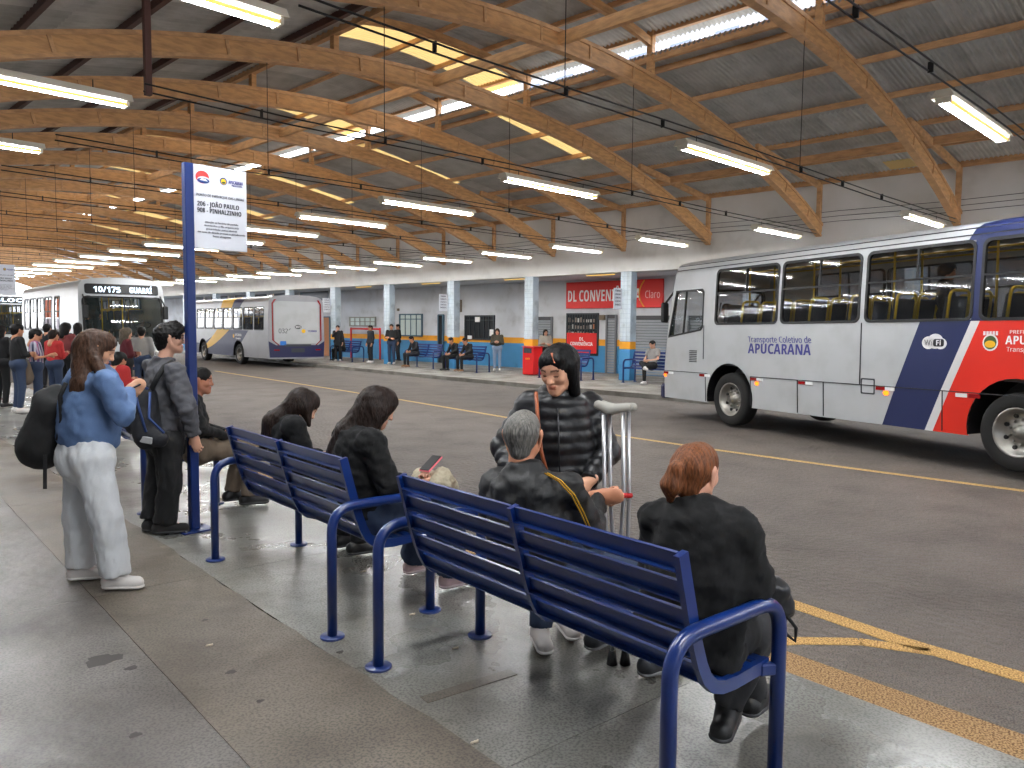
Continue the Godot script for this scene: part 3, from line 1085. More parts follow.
# c: len, fw / rw axle z, win [[z0, z1] ...] for the left, body material key
func make_bus(label: String, c: Dictionary) -> Node3D:
	var bus := thing("bus", label, "bus", c.at, c.turn)
	var len_: float = c.len
	var body: Material = M[c.body]
	var wins: Array = c.win
	var wt0: float = c.get("wt0", 1.84)
	var wt1: float = c.get("wt1", 2.87)
	for side in [-1, 1]:
		var outline := PackedVector2Array()
		for t in BT:
			var p := bus_prof(t)
			outline.append(Vector2(bus_front(p.x, p.y, 0.0).z, t))
		for k in BT.size():
			var t: float = BT[BT.size() - 1 - k]
			var p := bus_prof(t)
			outline.append(Vector2(bus_rear(p.x, p.y, len_, 0.0).z, t))
		outline.reverse()
		if Geometry2D.is_polygon_clockwise(outline): outline.reverse()
		var holes: Array = []
		for w in wins: holes.append(rrect(w[0] + 0.01, wt0 + 0.01, w[1] - 0.01, wt1 - 0.01, 0.09))
		if c.has("cab") and side < 0: holes.append(PackedVector2Array(c.cab))
		for wz in [c.fw, c.rw]:
			holes.append(circle_poly(Vector2(wz, 0.52), 0.62, 32))
		var st := new_st(false)
		var s: int = side
		sheet(st, outline, holes, [-0.1, len_ + 0.1], BT, func(p: Vector2) -> Vector3: return bus_side(s, p.x, p.y, 0.0))
		obj("body_side", st, body, bus)
		for w in wins: bus_window(bus, side, w[0], w[1], wt0, wt1)
		for wz in [c.fw, c.rw]:
			bus_wheel(bus, Vector3(side * (1.25 - 0.17), 0.485, wz), side)
			st = new_st(false)
			for k in 20:
				var a0 := PI * k / 20 - 0.2 + 0.4 * k / 20
				var a1 := PI * (k + 1) / 20 - 0.2 + 0.4 * (k + 1) / 20
				var p0 := Vector3(0, 0.52 + sin(a0) * 0.62, wz + cos(a0) * 0.62)
				var p1 := Vector3(0, 0.52 + sin(a1) * 0.62, wz + cos(a1) * 0.62)
				quad(st, p0 + Vector3(side * 1.256, 0, 0), p1 + Vector3(side * 1.256, 0, 0), p1 + Vector3(side * 0.75, 0, 0), p0 + Vector3(side * 0.75, 0, 0))
			obj("wheel_arch", st, M["rubber"], bus)
	# front and rear faces
	var cross := PackedVector2Array()
	for t in BT:
		var p := bus_prof(t)
		cross.append(Vector2(p.x, p.y))
	for k in BT.size() - 1:
		var p := bus_prof(BT[BT.size() - 2 - k])
		cross.append(Vector2(-p.x, p.y))
	if Geometry2D.is_polygon_clockwise(cross): cross.reverse()
	var ub := [-1.3, -1.1, -0.8, -0.4, 0.0, 0.4, 0.8, 1.1, 1.3]
	var vb := [0.3, 0.7, 1.1, 1.5, 1.9, 2.3, 2.75, 3.0, 3.2]
	var shield := rrect(-1.14, 1.22, 1.14, 2.60, 0.16)
	var st := new_st(false)
	sheet(st, cross, [shield], ub, vb, func(p: Vector2) -> Vector3: return bus_front(p.x, p.y, 0.0))
	obj("front_panel", st, body, bus)
	st = new_st()
	var fo := func(o: float) -> Callable: return func(p: Vector2) -> Vector3: return bus_front(p.x, p.y, o)
	ring(st, rrect(-1.15, 1.21, 1.15, 2.61, 0.17), rrect(-1.09, 1.27, 1.09, 2.55, 0.13), fo.call(-0.03), fo.call(0.012))
	bar(st, bus_front(0, 1.24, 0.008), bus_front(0, 2.58, 0.008), 0.03, 0.02, 0.0, Vector3.BACK)
	var ws := obj("windscreen", st, M["rubber"], bus)
	st = new_st()
	sheet(st, rrect(-1.1, 1.26, 1.1, 2.56, 0.13), [], ub, vb, fo.call(-0.01))
	obj("pane", st, M["bus_glass_clear"], ws)
	for s in [-1, 1]:
		st = new_st()
		bar(st, bus_front(s * 0.5, 1.27, 0.03), bus_front(s * 0.12, 2.0, 0.03), 0.02, 0.015)
		bar(st, bus_front(s * 0.12 - 0.02, 1.65, 0.035), bus_front(s * 0.12 + 0.03, 2.35, 0.035), 0.025, 0.012)
		obj("wiper", st, M["rubber"], ws)
	# destination display
	st = new_st()
	sheet(st, rrect(-1.05, 2.66, 1.05, 2.97, 0.07), [], ub, [2.6, 2.75, 3.0], fo.call(0.012))
	var disp := obj("destination_display", st, M["rubber"], bus)
	if c.has("dest"):
		var x := -0.92
		for d in c.dest:
			# the display is read from the front: x runs the other way there
			var bb := Basis(Vector3(-1, 0, 0), Vector3(0, 1, 0.14).normalized(), Vector3(0, 0.14, -1).normalized())
			text(disp, d[0], Transform3D(bb, bus_front(-d[1], 2.80, 0.03)), 0.17, M["led_white"], true, d[2])
	# bumper, grille, head lamps
	st = new_st()
	bx(st, Vector3(0, 0.5, 0.06), Vector3(2.44, 0.30, 0.16), 0.04)
	obj("bumper", st, M[c.get("bumper", "bus_navy")], bus)
	for s in [-1, 1]:
		st = new_st(false)
		lathe(st, [Vector2(0.0, 0.03), Vector2(0.07, 0.025), Vector2(0.09, 0.0)], 14, Transform3D(Basis(Vector3.RIGHT, -PI / 2), bus_front(s * 0.9, 0.85, 0.0)))
		obj("head_lamp", st, M["chrome"], bus)
		# mirrors
		st = new_st()
		bx(st, Vector3(s * 1.13, 2.12, -0.02), Vector3(0.16, 0.42, 0.10), 0.03)
		bar(st, Vector3(s * 1.13, 2.3, -0.02), bus_front(s * 1.1, 2.64, 0.0), 0.03, 0.03)
		obj("mirror", st, M["rubber"], bus)
	# rear
	st = new_st(false)
	sheet(st, cross, [], ub, vb, func(p: Vector2) -> Vector3: return bus_rear(p.x, p.y, len_, 0.0))
	obj("rear_panel", st, body, bus)
	# underside, floor, inner ceiling
	st = new_st()
	bx(st, Vector3(0, 0.42, len_ * 0.5), Vector3(1.5, 0.06, len_ - 0.5), 0.0)
	obj("chassis", st, M["rubber"], bus)
	st = new_st()
	bx(st, Vector3(0, 1.12, len_ * 0.5), Vector3(2.38, 0.05, len_ - 0.5), 0.0)
	obj("floor_panel", st, M["bus_floor"], bus)
	st = new_st()
	bx(st, Vector3(0, 3.0, len_ * 0.5 + 0.1), Vector3(2.1, 0.03, len_ - 1.0), 0.0)
	obj("inner_ceiling", st, M["bus_inside"], bus)
	for s in [-0.62, 0.62]:
		st = new_st()
		var z := 1.2
		while z < len_ - 0.6:
			bx(st, Vector3(s, 2.97, z), Vector3(0.10, 0.02, 0.14), 0.0)
			z += 0.34
		obj("ceiling_light", st, M["bus_lamp"], bus)
	var z := 2.0
	while z < len_ - 0.8:
		for s in [-1, 1]:
			for q in [0.42, 0.86]:
				var seat := Node3D.new()
				seat.name = "passenger_seat"
				bus.add_child(seat, true)
				seat.position = Vector3(s * q, 1.14, z)
				inst("seat_shell", _seat_mesh(0), M["seat_grey"], seat)
				inst("grab_rail", _seat_mesh(1), M["seat_yellow"], seat)
		z += 0.82
	z = 1.6
	while z < len_ - 0.6:
		for s in [-0.3, 0.3]:
			st = new_st(false)
			tube(st, [Vector3(s, 1.14, z), Vector3(s, 3.0, z)], 0.018, 6)
			obj("grab_pole", st, M["seat_yellow"], bus)
		z += 1.64
	for s in [-0.3, 0.3]:
		st = new_st(false)
		tube(st, [Vector3(s, 2.86, 1.4), Vector3(s, 2.86, len_ - 0.8)], 0.016, 6)
		obj("grab_pole", st, M["seat_yellow"], bus)
	# driver's seat and wheel
	st = new_st()
	bx(st, Vector3(-0.75, 1.45, 1.45), Vector3(0.45, 0.12, 0.45), 0.03)
	bx(st, Vector3(-0.75, 1.85, 1.70), Vector3(0.45, 0.75, 0.10), 0.03)
	obj("driver_seat", st, M["seat_grey"], bus)
	st = new_st(false)
	var pts: Array = []
	for k in 17:
		var a := TAU * k / 16
		pts.append(Vector3(-0.75 + cos(a) * 0.22, 1.72 + sin(a) * 0.10, 0.95 + sin(a) * -0.18))
	tube(st, pts, 0.016, 6, -1.0, false)
	obj("steering_wheel", st, M["rubber"], bus)
	st = new_st()
	bx(st, Vector3(0, 1.2, 0.45), Vector3(2.1, 0.25, 0.5), 0.05)
	obj("dashboard", st, M["seat_grey"], bus)
	return bus

func _seat_mesh(k: int) -> Mesh:
	var key := "seatmesh%d" % k
	if M.has(key): return M[key]
	var st := new_st(k == 0)
	if k == 0:
		bx(st, Vector3(0, 0.42, 0), Vector3(0.41, 0.07, 0.42), 0.025)
		bx(st, Vector3(0, 0.74, 0.22), Vector3(0.41, 0.62, 0.06), 0.025, Basis(Vector3.RIGHT, 0.15))
		bx(st, Vector3(0, 0.2, 0.02), Vector3(0.08, 0.4, 0.3), 0.0)
	else:
		tube(st, rounded([Vector3(-0.19, 0.75, 0.27), Vector3(-0.19, 1.12, 0.31), Vector3(0.19, 1.12, 0.31), Vector3(0.19, 0.75, 0.27)], 0.09), 0.02, 7)
	st.generate_normals()
	M[key] = st.commit()
	return M[key]

# paint laid on the left or right side: polygon in (z, t)
func bus_paint(bus: Node3D, side: int, poly: Array, holes: Array, m: String, called: String, off := 0.003, len_ := 12.0) -> void:
	var st := new_st(false)
	var pp := PackedVector2Array(poly)
	if Geometry2D.is_polygon_clockwise(pp): pp.reverse()
	sheet(st, pp, holes, [-0.2, len_], BT, func(p: Vector2) -> Vector3: return bus_side(side, p.x, p.y, off))
	obj(called, st, M[m], bus)

func bus_text(bus: Node3D, side: int, s: String, z: float, t: float, h: float, m: String, w := 0.0, bold := true, slant := 0.0) -> void:
	var b := Basis(Vector3(0, 0, 1), Vector3.UP, Vector3(-1, 0, 0)) if side < 0 else Basis(Vector3(0, 0, -1), Vector3.UP, Vector3(1, 0, 0))
	b.y = Vector3(0, 1, slant * (-1 if side < 0 else 1) * -1)
	text(bus, s, Transform3D(b, bus_side(side, z, t, 0.004)), h, M[m], bold, w)

func bus_disc(bus: Node3D, side: int, z: float, t: float, rz: float, ry: float, m: String, called: String, off: float) -> void:
	var st := new_st()
	sheet(st, circle_poly(Vector2(z, t), rz, 20, ry), [], [-1.0, 14.0], BT, func(p: Vector2) -> Vector3: return bus_side(side, p.x, p.y, off))
	obj(called, st, M[m], bus)

func city_bus() -> void:        # the white bus pulling out
	var th := deg_to_rad(-21.33)
	var basis := Basis(Vector3.UP, th)
	var at := Vector3(12.82, -0.12, -7.23) - basis * Vector3(-1.25, 0, 2.2)
	var wins := [[1.76, 3.41], [3.47, 5.11], [5.19, 6.88], [6.96, 8.6], [8.68, 9.9]]
	var cab := [Vector2(0.30, 1.60), Vector2(1.36, 1.74), Vector2(1.42, 1.80), Vector2(1.42, 2.48), Vector2(1.36, 2.54), Vector2(0.52, 2.54)]
	var bus := make_bus("white city bus with blue and red diagonal bands driving past the shops", {"at": at, "turn": th, "len": 10.9, "fw": 2.2, "rw": 7.48, "win": wins, "body": "bus_white", "cab": cab, "dest": [["CENTRO", 0.0, 1.2]]})
	bus.rotation.x = -deg_to_rad(0.7)
	var holes: Array = []
	for w in wins: holes.append(rrect(w[0] + 0.01, 1.85, w[1] - 0.01, 2.86, 0.09))
	for wz in [2.2, 7.48]: holes.append(circle_poly(Vector2(wz, 0.52), 0.62, 32))
	for s in [-1, 1]:
		bus_paint(bus, s, [Vector2(5.55, 0.38), Vector2(6.24, 0.38), Vector2(6.86, 1.84), Vector2(7.0, 1.84), Vector2(7.0, 1.86), Vector2(6.13, 1.86)], holes, "bus_blue", "blue_band")
		bus_paint(bus, s, [Vector2(6.86, 1.83), Vector2(7.06, 1.83), Vector2(10.82, 1.83), Vector2(10.82, 4.1), Vector2(7.35, 4.1), Vector2(6.75, 2.86), Vector2(6.86, 2.86)], holes, "bus_blue", "blue_band")
		bus_paint(bus, s, [Vector2(6.24, 0.38), Vector2(6.36, 0.38), Vector2(6.98, 1.84), Vector2(6.86, 1.84)], holes, "bus_stripe", "white_stripe", 0.004)
		bus_paint(bus, s, [Vector2(6.36, 0.38), Vector2(10.84, 0.38), Vector2(10.84, 1.84), Vector2(6.98, 1.84)], holes, "bus_red", "red_panel", 0.004)
	# panel gaps and flaps low on the side
	for gp in [[2.78, 0.93, 10.8, 0.93], [0.12, 0.93, 1.58, 0.93], [2.78, 0.42, 2.78, 0.93], [3.9, 0.4, 3.9, 0.93], [4.45, 0.4, 4.45, 0.93], [6.5, 0.4, 6.5, 0.93], [1.52, 0.4, 1.52, 0.93], [5.15, 0.93, 5.15, 1.84], [1.45, 1.2, 1.45, 1.84]]:
		var st := new_st()
		bar(st, bus_side(-1, gp[0], gp[1], 0.004), bus_side(-1, gp[2], gp[3], 0.004), 0.012, 0.012)
		obj("panel_gap", st, M["ink_dark"], bus)
	# drip rails along the roof edge
	for t in [2.93, 3.02]:
		var st := new_st()
		bar(st, bus_side(-1, 0.5, t, 0.006), bus_side(-1, 10.7, t, 0.006), 0.012, 0.014)
		obj("drip_rail", st, M["ink_dark"], bus)
	# cab window
	var st := new_st()
	var f := func(o: float) -> Callable: return func(p: Vector2) -> Vector3: return bus_side(-1, p.x, p.y, o)
	var inner := PackedVector2Array()
	for p in cab: inner.append(Vector2(lerpf(p.x, 0.95, 0.06), lerpf(p.y, 2.1, 0.08)))
	ring(st, PackedVector2Array(cab), inner, f.call(-0.03), f.call(0.012))
	bar(st, bus_side(-1, 0.80, 1.70, 0.0), bus_side(-1, 0.86, 2.52, 0.0), 0.03, 0.03)
	var cw := obj("cab_window", st, M["rubber"], bus)
	st = new_st()
	sheet(st, inner, [], [0.0, 2.0], BT, f.call(-0.01))
	obj("pane", st, M["bus_glass_clear"], cw)
	# grille, lamps and reflectors
	for k in 7:
		st = new_st()
		bar(st, bus_side(-1, 1.02, 1.14 + k * 0.035, 0.006), bus_side(-1, 1.24, 1.14 + k * 0.035, 0.006), 0.012, 0.014)
		obj("vent_slat", st, M["seat_grey"], bus)
	for a in [[0.22, 0.84], [2.95, 0.82], [5.62, 0.84]]:
		bus_disc(bus, -1, a[0], a[1], 0.05, 0.035, "marker_orange", "marker_lamp", 0.012)
	for a in [[0.25, 0.89], [1.42, 0.89], [2.86, 0.89], [4.0, 0.89], [5.52, 0.90], [6.95, 0.89]]:
		st = new_st()
		bx(st, bus_side(-1, a[0], a[1], 0.006), Vector3(0.012, 0.05, 0.16), 0.003)
		obj("reflector", st, M["reflector_red"], bus)
		st = new_st()
		bx(st, bus_side(-1, a[0] + 0.16 if a[0] < 6 else a[0] - 0.18, a[1], 0.006), Vector3(0.012, 0.05, 0.16), 0.003)
		obj("reflector", st, M["ink_white"], bus)
	st = new_st()
	ring(st, rrect(5.17, 0.80, 5.42, 1.03, 0.02), rrect(5.19, 0.82, 5.40, 1.01, 0.015), f.call(0.0), f.call(0.006))
	obj("fuel_flap", st, M["seat_grey"], bus)
	# lettering
	bus_text(bus, -1, "Transporte Coletivo de", 3.44, 1.58, 0.10, "ink_purple", 1.47, false, -0.2)
	bus_text(bus, -1, "APUCARANA", 3.44, 1.42, 0.17, "ink_purple", 1.47)
	bus_text(bus, -1, "APUCARANA", 7.72, 1.60, 0.10, "ink_white", 0.80)
	bus_text(bus, -1, "Transporte Coletivo", 7.70, 1.49, 0.055, "ink_white", 0.72, false)
	bus_text(bus, -1, "PREFEITURA DE", 7.62, 1.70, 0.04, "ink_white", 0.5, false)
	# wireless sign: cloud shaped badge
	for a in [[6.27, 1.56, 0.10, 0.085], [6.37, 1.58, 0.12, 0.10], [6.45, 1.55, 0.09, 0.075]]:
		bus_disc(bus, -1, a[0], a[1], a[2], a[3], "ink_white", "wireless_badge", 0.006)
	bus_text(bus, -1, "Wi", 6.27, 1.56, 0.075, "ink_dark", 0.0)
	st = new_st()
	sheet(st, rrect(6.34, 1.51, 6.50, 1.61, 0.03), [], [6.0, 7.0], BT, f.call(0.008))
	obj("wireless_badge", st, M["ink_dark"], bus)
	text(bus, "Fi", Transform3D(Basis(Vector3(0, 0, 1), Vector3.UP, Vector3(-1, 0, 0)), bus_side(-1, 6.42, 1.56, 0.010)), 0.07, M["ink_white"])
	# municipal crest
	bus_disc(bus, -1, 7.13, 1.57, 0.10, 0.105, "ink_white", "crest", 0.006)
	bus_disc(bus, -1, 7.13, 1.57, 0.082, 0.085, "crest_green", "crest", 0.008)
	bus_disc(bus, -1, 7.13, 1.55, 0.07, 0.045, "bus_yellow", "crest", 0.010)
	st = new_st()
	for k in 5: bx(st, bus_side(-1, 7.05 + k * 0.04, 1.685, 0.006), Vector3(0.008, 0.05, 0.026), 0.0)
	obj("crest", st, M["ink_white"], bus)

func grey_bus() -> void:        # the grey, yellow and blue bus seen from behind
	var th := deg_to_rad(-5.3)
	var basis := Basis(Vector3.UP, th)
	var at := Vector3(16.41, -0.12, -37.94) - basis * Vector3(-1.25, 0, 2.3)
	var wins := [[1.4, 2.5], [2.6, 3.75], [3.85, 5.0], [5.1, 6.25], [6.35, 7.5], [7.6, 8.75], [8.85, 9.9]]
	var bus := make_bus("grey bus with yellow and navy swoosh standing at the far platform", {"at": at, "turn": th, "len": 10.45, "fw": 2.3, "rw": 7.0, "win": wins, "body": "bus_grey", "wt0": 1.62, "wt1": 2.66})
	bus.scale.y = 0.955
	var holes: Array = []
	for w in wins: holes.append(rrect(w[0] + 0.01, 1.63, w[1] - 0.01, 2.65, 0.09))
	for wz in [2.3, 7.0]: holes.append(circle_poly(Vector2(wz, 0.52), 0.62, 32))
	bus_paint(bus, -1, [Vector2(0.3, 0.38), Vector2(6.4, 0.38), Vector2(8.2, 1.6), Vector2(0.3, 1.6)], holes, "bus_navy", "blue_panel")
	bus_paint(bus, -1, [Vector2(0.25, 0.9), Vector2(2.3, 0.9), Vector2(4.9, 1.6), Vector2(0.25, 1.6)], holes, "bus_grey", "grey_panel", 0.005)
	var yel: Array = []
	for k in 9:
		var u := float(k) / 8
		yel.append(Vector2(2.0 + 2.4 * pow(u, 0.75), 0.65 + 1.0 * u))
	for k in 9:
		var u := 1.0 - float(k) / 8
		yel.append(Vector2(2.9 + 3.1 * pow(u, 0.75), 0.65 + 1.0 * u))
	bus_paint(bus, -1, yel, holes, "bus_yellow", "yellow_swoosh", 0.007)
	bus_paint(bus, -1, [Vector2(4.8, 2.66), Vector2(6.2, 2.66), Vector2(7.2, 4.1), Vector2(5.4, 4.1)], [], "bus_yellow", "yellow_swoosh", 0.006)
	bus_paint(bus, -1, [Vector2(6.2, 2.66), Vector2(7.2, 2.66), Vector2(9.0, 4.1), Vector2(7.2, 4.1)], [], "bus_navy", "blue_panel", 0.006)
	bus_text(bus, -1, "APUCARANA", 7.0, 1.38, 0.11, "ink_white", 0.8)
	bus_text(bus, -1, "Transporte", 7.0, 1.22, 0.08, "ink_white", 0.6, false)
	bus_disc(bus, -1, 6.45, 1.32, 0.09, 0.09, "bus_yellow", "crest", 0.008)
	# rear: white ad panel, red corner lamps, blue tail
	var R := func(o: float) -> Callable: return func(p: Vector2) -> Vector3: return bus_rear(p.x, p.y, 10.45, o)
	var ub := [-1.3, -1.1, -0.8, -0.4, 0.0, 0.4, 0.8, 1.1, 1.3]
	var vb := [0.3, 0.7, 1.1, 1.5, 1.9, 2.3, 2.75, 3.0, 3.2]
	var put := func(poly: PackedVector2Array, o: float, m: String, called: String) -> void:
		var s2 := new_st(false)
		if Geometry2D.is_polygon_clockwise(poly): poly.reverse()
		sheet(s2, poly, [], ub, vb, R.call(o))
		obj(called, s2, M[m], bus)
	put.call(PackedVector2Array([Vector2(-1.2, 0.45), Vector2(1.2, 0.45), Vector2(1.25, 1.16), Vector2(0.95, 0.98), Vector2(-0.95, 0.98), Vector2(-1.25, 1.16)]), 0.02, "bus_navy", "tail_panel")
	put.call(rrect(-1.0, 1.05, 1.0, 2.9, 0.16), 0.012, "bus_white", "rear_sign_panel")
	for s in [-1, 1]:
		var poly := PackedVector2Array([Vector2(s * 1.04, 1.2), Vector2(s * 1.10, 1.2), Vector2(s * 1.10, 2.8), Vector2(s * 1.0, 2.98), Vector2(s * 0.9, 2.98), Vector2(s * 1.04, 2.78)])
		put.call(poly, 0.02, "reflector_red", "tail_lamp")
		poly = PackedVector2Array([Vector2(s * 1.04, 1.2), Vector2(s * 1.10, 1.2), Vector2(s * 0.86, 0.98), Vector2(s * 0.80, 0.98)])
		put.call(poly, 0.022, "reflector_red", "tail_lamp")
		put.call(rrect(s * 0.92 - 0.12, 0.74, s * 0.92 + 0.12, 0.80, 0.02), 0.026, "reflector_red", "tail_lamp")
	put.call(rrect(-0.6, 0.92, 0.6, 1.02, 0.03), 0.024, "seat_grey", "handle_bar")
	put.call(rrect(-0.3, 0.66, 0.3, 0.84, 0.02), 0.024, "seat_grey", "number_plate")
	put.call(rrect(-0.78, 0.98, -0.52, 1.16, 0.02), 0.024, "sign_blue", "access_sign")
	var tb := Basis(Vector3.RIGHT, Vector3.UP, Vector3.BACK)
	text(bus, "0326", Transform3D(tb, bus_rear(-0.56, 1.60, 10.45, 0.014)), 0.2, M["ink_dark"], false, 0.55)
	text(bus, "APUCARANA", Transform3D(tb, bus_rear(0.62, 1.60, 10.45, 0.014)), 0.09, M["ink_purple"], true, 0.5)
	put.call(circle_poly(Vector2(0.26, 1.6), 0.09, 16), 0.016, "bus_yellow", "crest")
	put.call(circle_poly(Vector2(0.02, 1.78), 0.15, 18, 0.09), 0.016, "ink_dark", "wireless_badge")
	text(bus, "WiFi", Transform3D(tb, bus_rear(0.02, 1.78, 10.45, 0.018)), 0.1, M["ink_white"], true, 0.22)

func platform_buses() -> void:
	var wins := [[2.9, 3.7], [4.1, 5.3], [5.45, 6.6], [6.75, 7.9], [8.05, 9.0]]
	var b1 := make_bus("white bus with lit route display facing the crowd on the platform", {"at": Vector3(8.55, -0.12, -25.2), "turn": deg_to_rad(176.0), "len": 9.6, "fw": 2.3, "rw": 6.8, "win": wins, "body": "bus_white", "wt0": 1.5, "wt1": 2.66, "dest": [["10/175", -0.45, 0.75], ["GUARAÍ", 0.50, 0.65]]})
	# leaflets stuck inside the side windows
	for a in [[3.0, 3.35, "leaf_orange"], [4.2, 4.55, "leaf_orange"], [4.75, 5.1, "leaf_orange"]]:
		for q in [[1.95, 2.55, a[2]], [1.58, 1.93, "leaf_white"]]:
			var st := new_st()
			sheet(st, rrect(a[0], q[0], a[1], q[1], 0.01), [], [0.0, 10.0], BT, func(p: Vector2) -> Vector3: return bus_side(1, p.x, p.y, 0.004))
			obj("leaflet", st, M[q[2]], b1)
	var b2 := make_bus("white bus with lit route display waiting behind the first platform bus", {"at": Vector3(9.2, -0.12, -42.0), "turn": deg_to_rad(176.0), "len": 9.6, "fw": 2.3, "rw": 6.8, "win": wins, "body": "bus_white", "wt0": 1.5, "wt1": 2.66, "dest": [["BLOCO", 0.1, 1.4]]})
	b2.rotation.x = 0.0

# ---------------------------------------------------------------- benches.  Local frame: rear foot at the origin, z along the bench, x towards the front
const BENCH_O := Vector3(2.36, 0, -5.32)
const BENCH_AX := Vector3(-0.084, 0, 0.9965)
const BENCH_PE := Vector3(0.9965, 0, 0.084)
const BENCH_TURN := -0.0841

func bench_proto(label: String, at: Vector3, turn: float, group: String) -> Node3D:
	if M.has("bench"):
		var c := copy_of(M["bench"], label, group)
		c.position = at
		c.rotation.y = turn
		return c
	var b := thing("bench", label, "bench", at, turn, group)
	M["bench"] = b
	var m := mat("bench_blue", Color(0.01, 0.15, 0.40), 0.32)
	m.clearcoat_enabled = true
	m.clearcoat = 0.5
	m.clearcoat_roughness = 0.2
	var L := 1.77
	for z in [0.0, L]:
		var st := new_st(false)
		tube(st, rounded([Vector3(0, 0.005, z), Vector3(0, 0.70, z), Vector3(0.63, 0.70, z), Vector3(0.63, 0.005, z)], 0.14, 8), 0.027, 14)
		var fr := obj("end_frame", st, m, b)
		for x in [0.0, 0.63]:
			st = new_st(false)
			lathe(st, [Vector2(0.0, 0.012), Vector2(0.062, 0.012), Vector2(0.066, 0.008), Vector2(0.066, 0.0)], 18, Transform3D(Basis.IDENTITY, Vector3(x, 0, z)))
			obj("foot_plate", st, m, fr)
	# straps that run down the back and bend into the seat
	var prof: Array = []
	for p in [[0.085, 0.955], [0.105, 0.88], [0.13, 0.79], [0.155, 0.70], [0.18, 0.62], [0.205, 0.555], [0.235, 0.50], [0.275, 0.465], [0.33, 0.447], [0.40, 0.442], [0.50, 0.447], [0.605, 0.452]]:
		prof.append(Vector2(p[0], p[1]))
	for z in [0.075, 0.905, 1.735]:
		var st := new_st(false)
		var w := 0.0125
		for k in prof.size() - 1:
			var d0: Vector2 = (prof[mini(k + 1, prof.size() - 1)] - prof[maxi(k - 1, 0)]).normalized()
			var d1: Vector2 = (prof[mini(k + 2, prof.size() - 1)] - prof[k]).normalized()
			var n0 := Vector2(d0.y, -d0.x) * 0.024
			var n1 := Vector2(d1.y, -d1.x) * 0.024
			var a: Vector2 = prof[k]
			var c: Vector2 = prof[k + 1]
			var P := func(q: Vector2, s: float) -> Vector3: return Vector3(q.x, q.y, z + s * w)
			st.set_smooth_group(-1)
			quad(st, P.call(a - n0, 1), P.call(a + n0, 1), P.call(c + n1, 1), P.call(c - n1, 1))
			quad(st, P.call(a - n0, -1), P.call(c - n1, -1), P.call(c + n1, -1), P.call(a + n0, -1))
			quad(st, P.call(a + n0, 1), P.call(a + n0, -1), P.call(c + n1, -1), P.call(c + n1, 1))
			quad(st, P.call(a - n0, -1), P.call(a - n0, 1), P.call(c - n1, 1), P.call(c - n1, -1))
			if k == 0: quad(st, P.call(a - n0, -1), P.call(a + n0, -1), P.call(a + n0, 1), P.call(a - n0, 1))
		obj("strap", st, m, b)
	# side rails that carry the seat on the end frames
	for z in [0.0, L]:
		var st := new_st()
		var zi := 0.075 if z == 0.0 else 1.735
		bar(st, Vector3(0.63, 0.44, z), Vector3(0.56, 0.44, zi), 0.035, 0.045, 0.006)
		obj("seat_rail", st, m, b)
		st = new_st()
		bar(st, Vector3(0.20, 0.70, z), Vector3(0.165, 0.68, zi), 0.03, 0.03, 0.005)
		obj("arm_bracket", st, m, b)
	# slats: five up the back and six across the seat, in two fields
	for sec in [[0.0875, 0.8925], [0.9175, 1.7225]]:
		var i := 0
		for s in [0.03, 0.135, 0.24, 0.345, 0.45, 0.565, 0.64, 0.715, 0.79, 0.865]:
			# walk the profile to arc length s
			var left: float = s
			var k := 0
			while k < prof.size() - 2 and left > (prof[k + 1] - prof[k]).length():
				left -= (prof[k + 1] - prof[k]).length()
				k += 1
			var d: Vector2 = (prof[k + 1] - prof[k]).normalized()
			var c: Vector2 = prof[k] + d * left
			var st := new_st()
			var back := i < 5
			var bs := Basis(Vector3(d.x, d.y, 0), Vector3(-d.y, d.x, 0), Vector3.BACK)
			var cc := Vector3(c.x, c.y, (sec[0] + sec[1]) * 0.5)
			if back:      # folded strip: a plate with a lip turned back along its lower edge
				var sp := PackedVector2Array([Vector2(-0.033, 0.006), Vector2(0.033, 0.006), Vector2(0.035, 0.0), Vector2(0.031, -0.026), Vector2(0.026, -0.026), Vector2(0.028, -0.004), Vector2(-0.031, -0.004)])
				plate(st, sp, cc - Vector3(0, 0, (sec[1] - sec[0]) * 0.5), bs.x, bs.y, sec[1] - sec[0])
			else:
				bx(st, cc, Vector3(0.05, 0.022, sec[1] - sec[0]), 0.006, bs)
			obj("back_slat" if back else "seat_slat", st, m, b)
			i += 1
	return b

func make_benches() -> void:
	var gp := "blue steel benches on the near platform"
	bench_proto("blue steel slatted bench where the grey-haired person with crutches sits", BENCH_O + BENCH_AX * 2.25, BENCH_TURN, gp)
	bench_proto("blue steel slatted bench where two long-haired people sit", BENCH_O, BENCH_TURN, gp)
	bench_proto("blue steel slatted bench behind the sign pole", BENCH_O - BENCH_AX * 3.52, BENCH_TURN, gp)
	var t := PI + 0.02
	gp = "dark blue benches on the far platform"
	for a in [["dark blue bench with a person in a grey shirt beside the shop shutter", 20.0, -12.75], ["empty dark blue bench before the barred shop window", 19.6, -15.9], ["dark blue bench with two seated people before the ticket window", 19.7, -20.9], ["dark blue bench with one person in dark clothes by the pale window", 20.0, -23.75], ["dark blue bench beside the orange door", 20.6, -30.3]]:
		bench_proto(a[0], Vector3(a[1], 0, a[2]), t, gp)

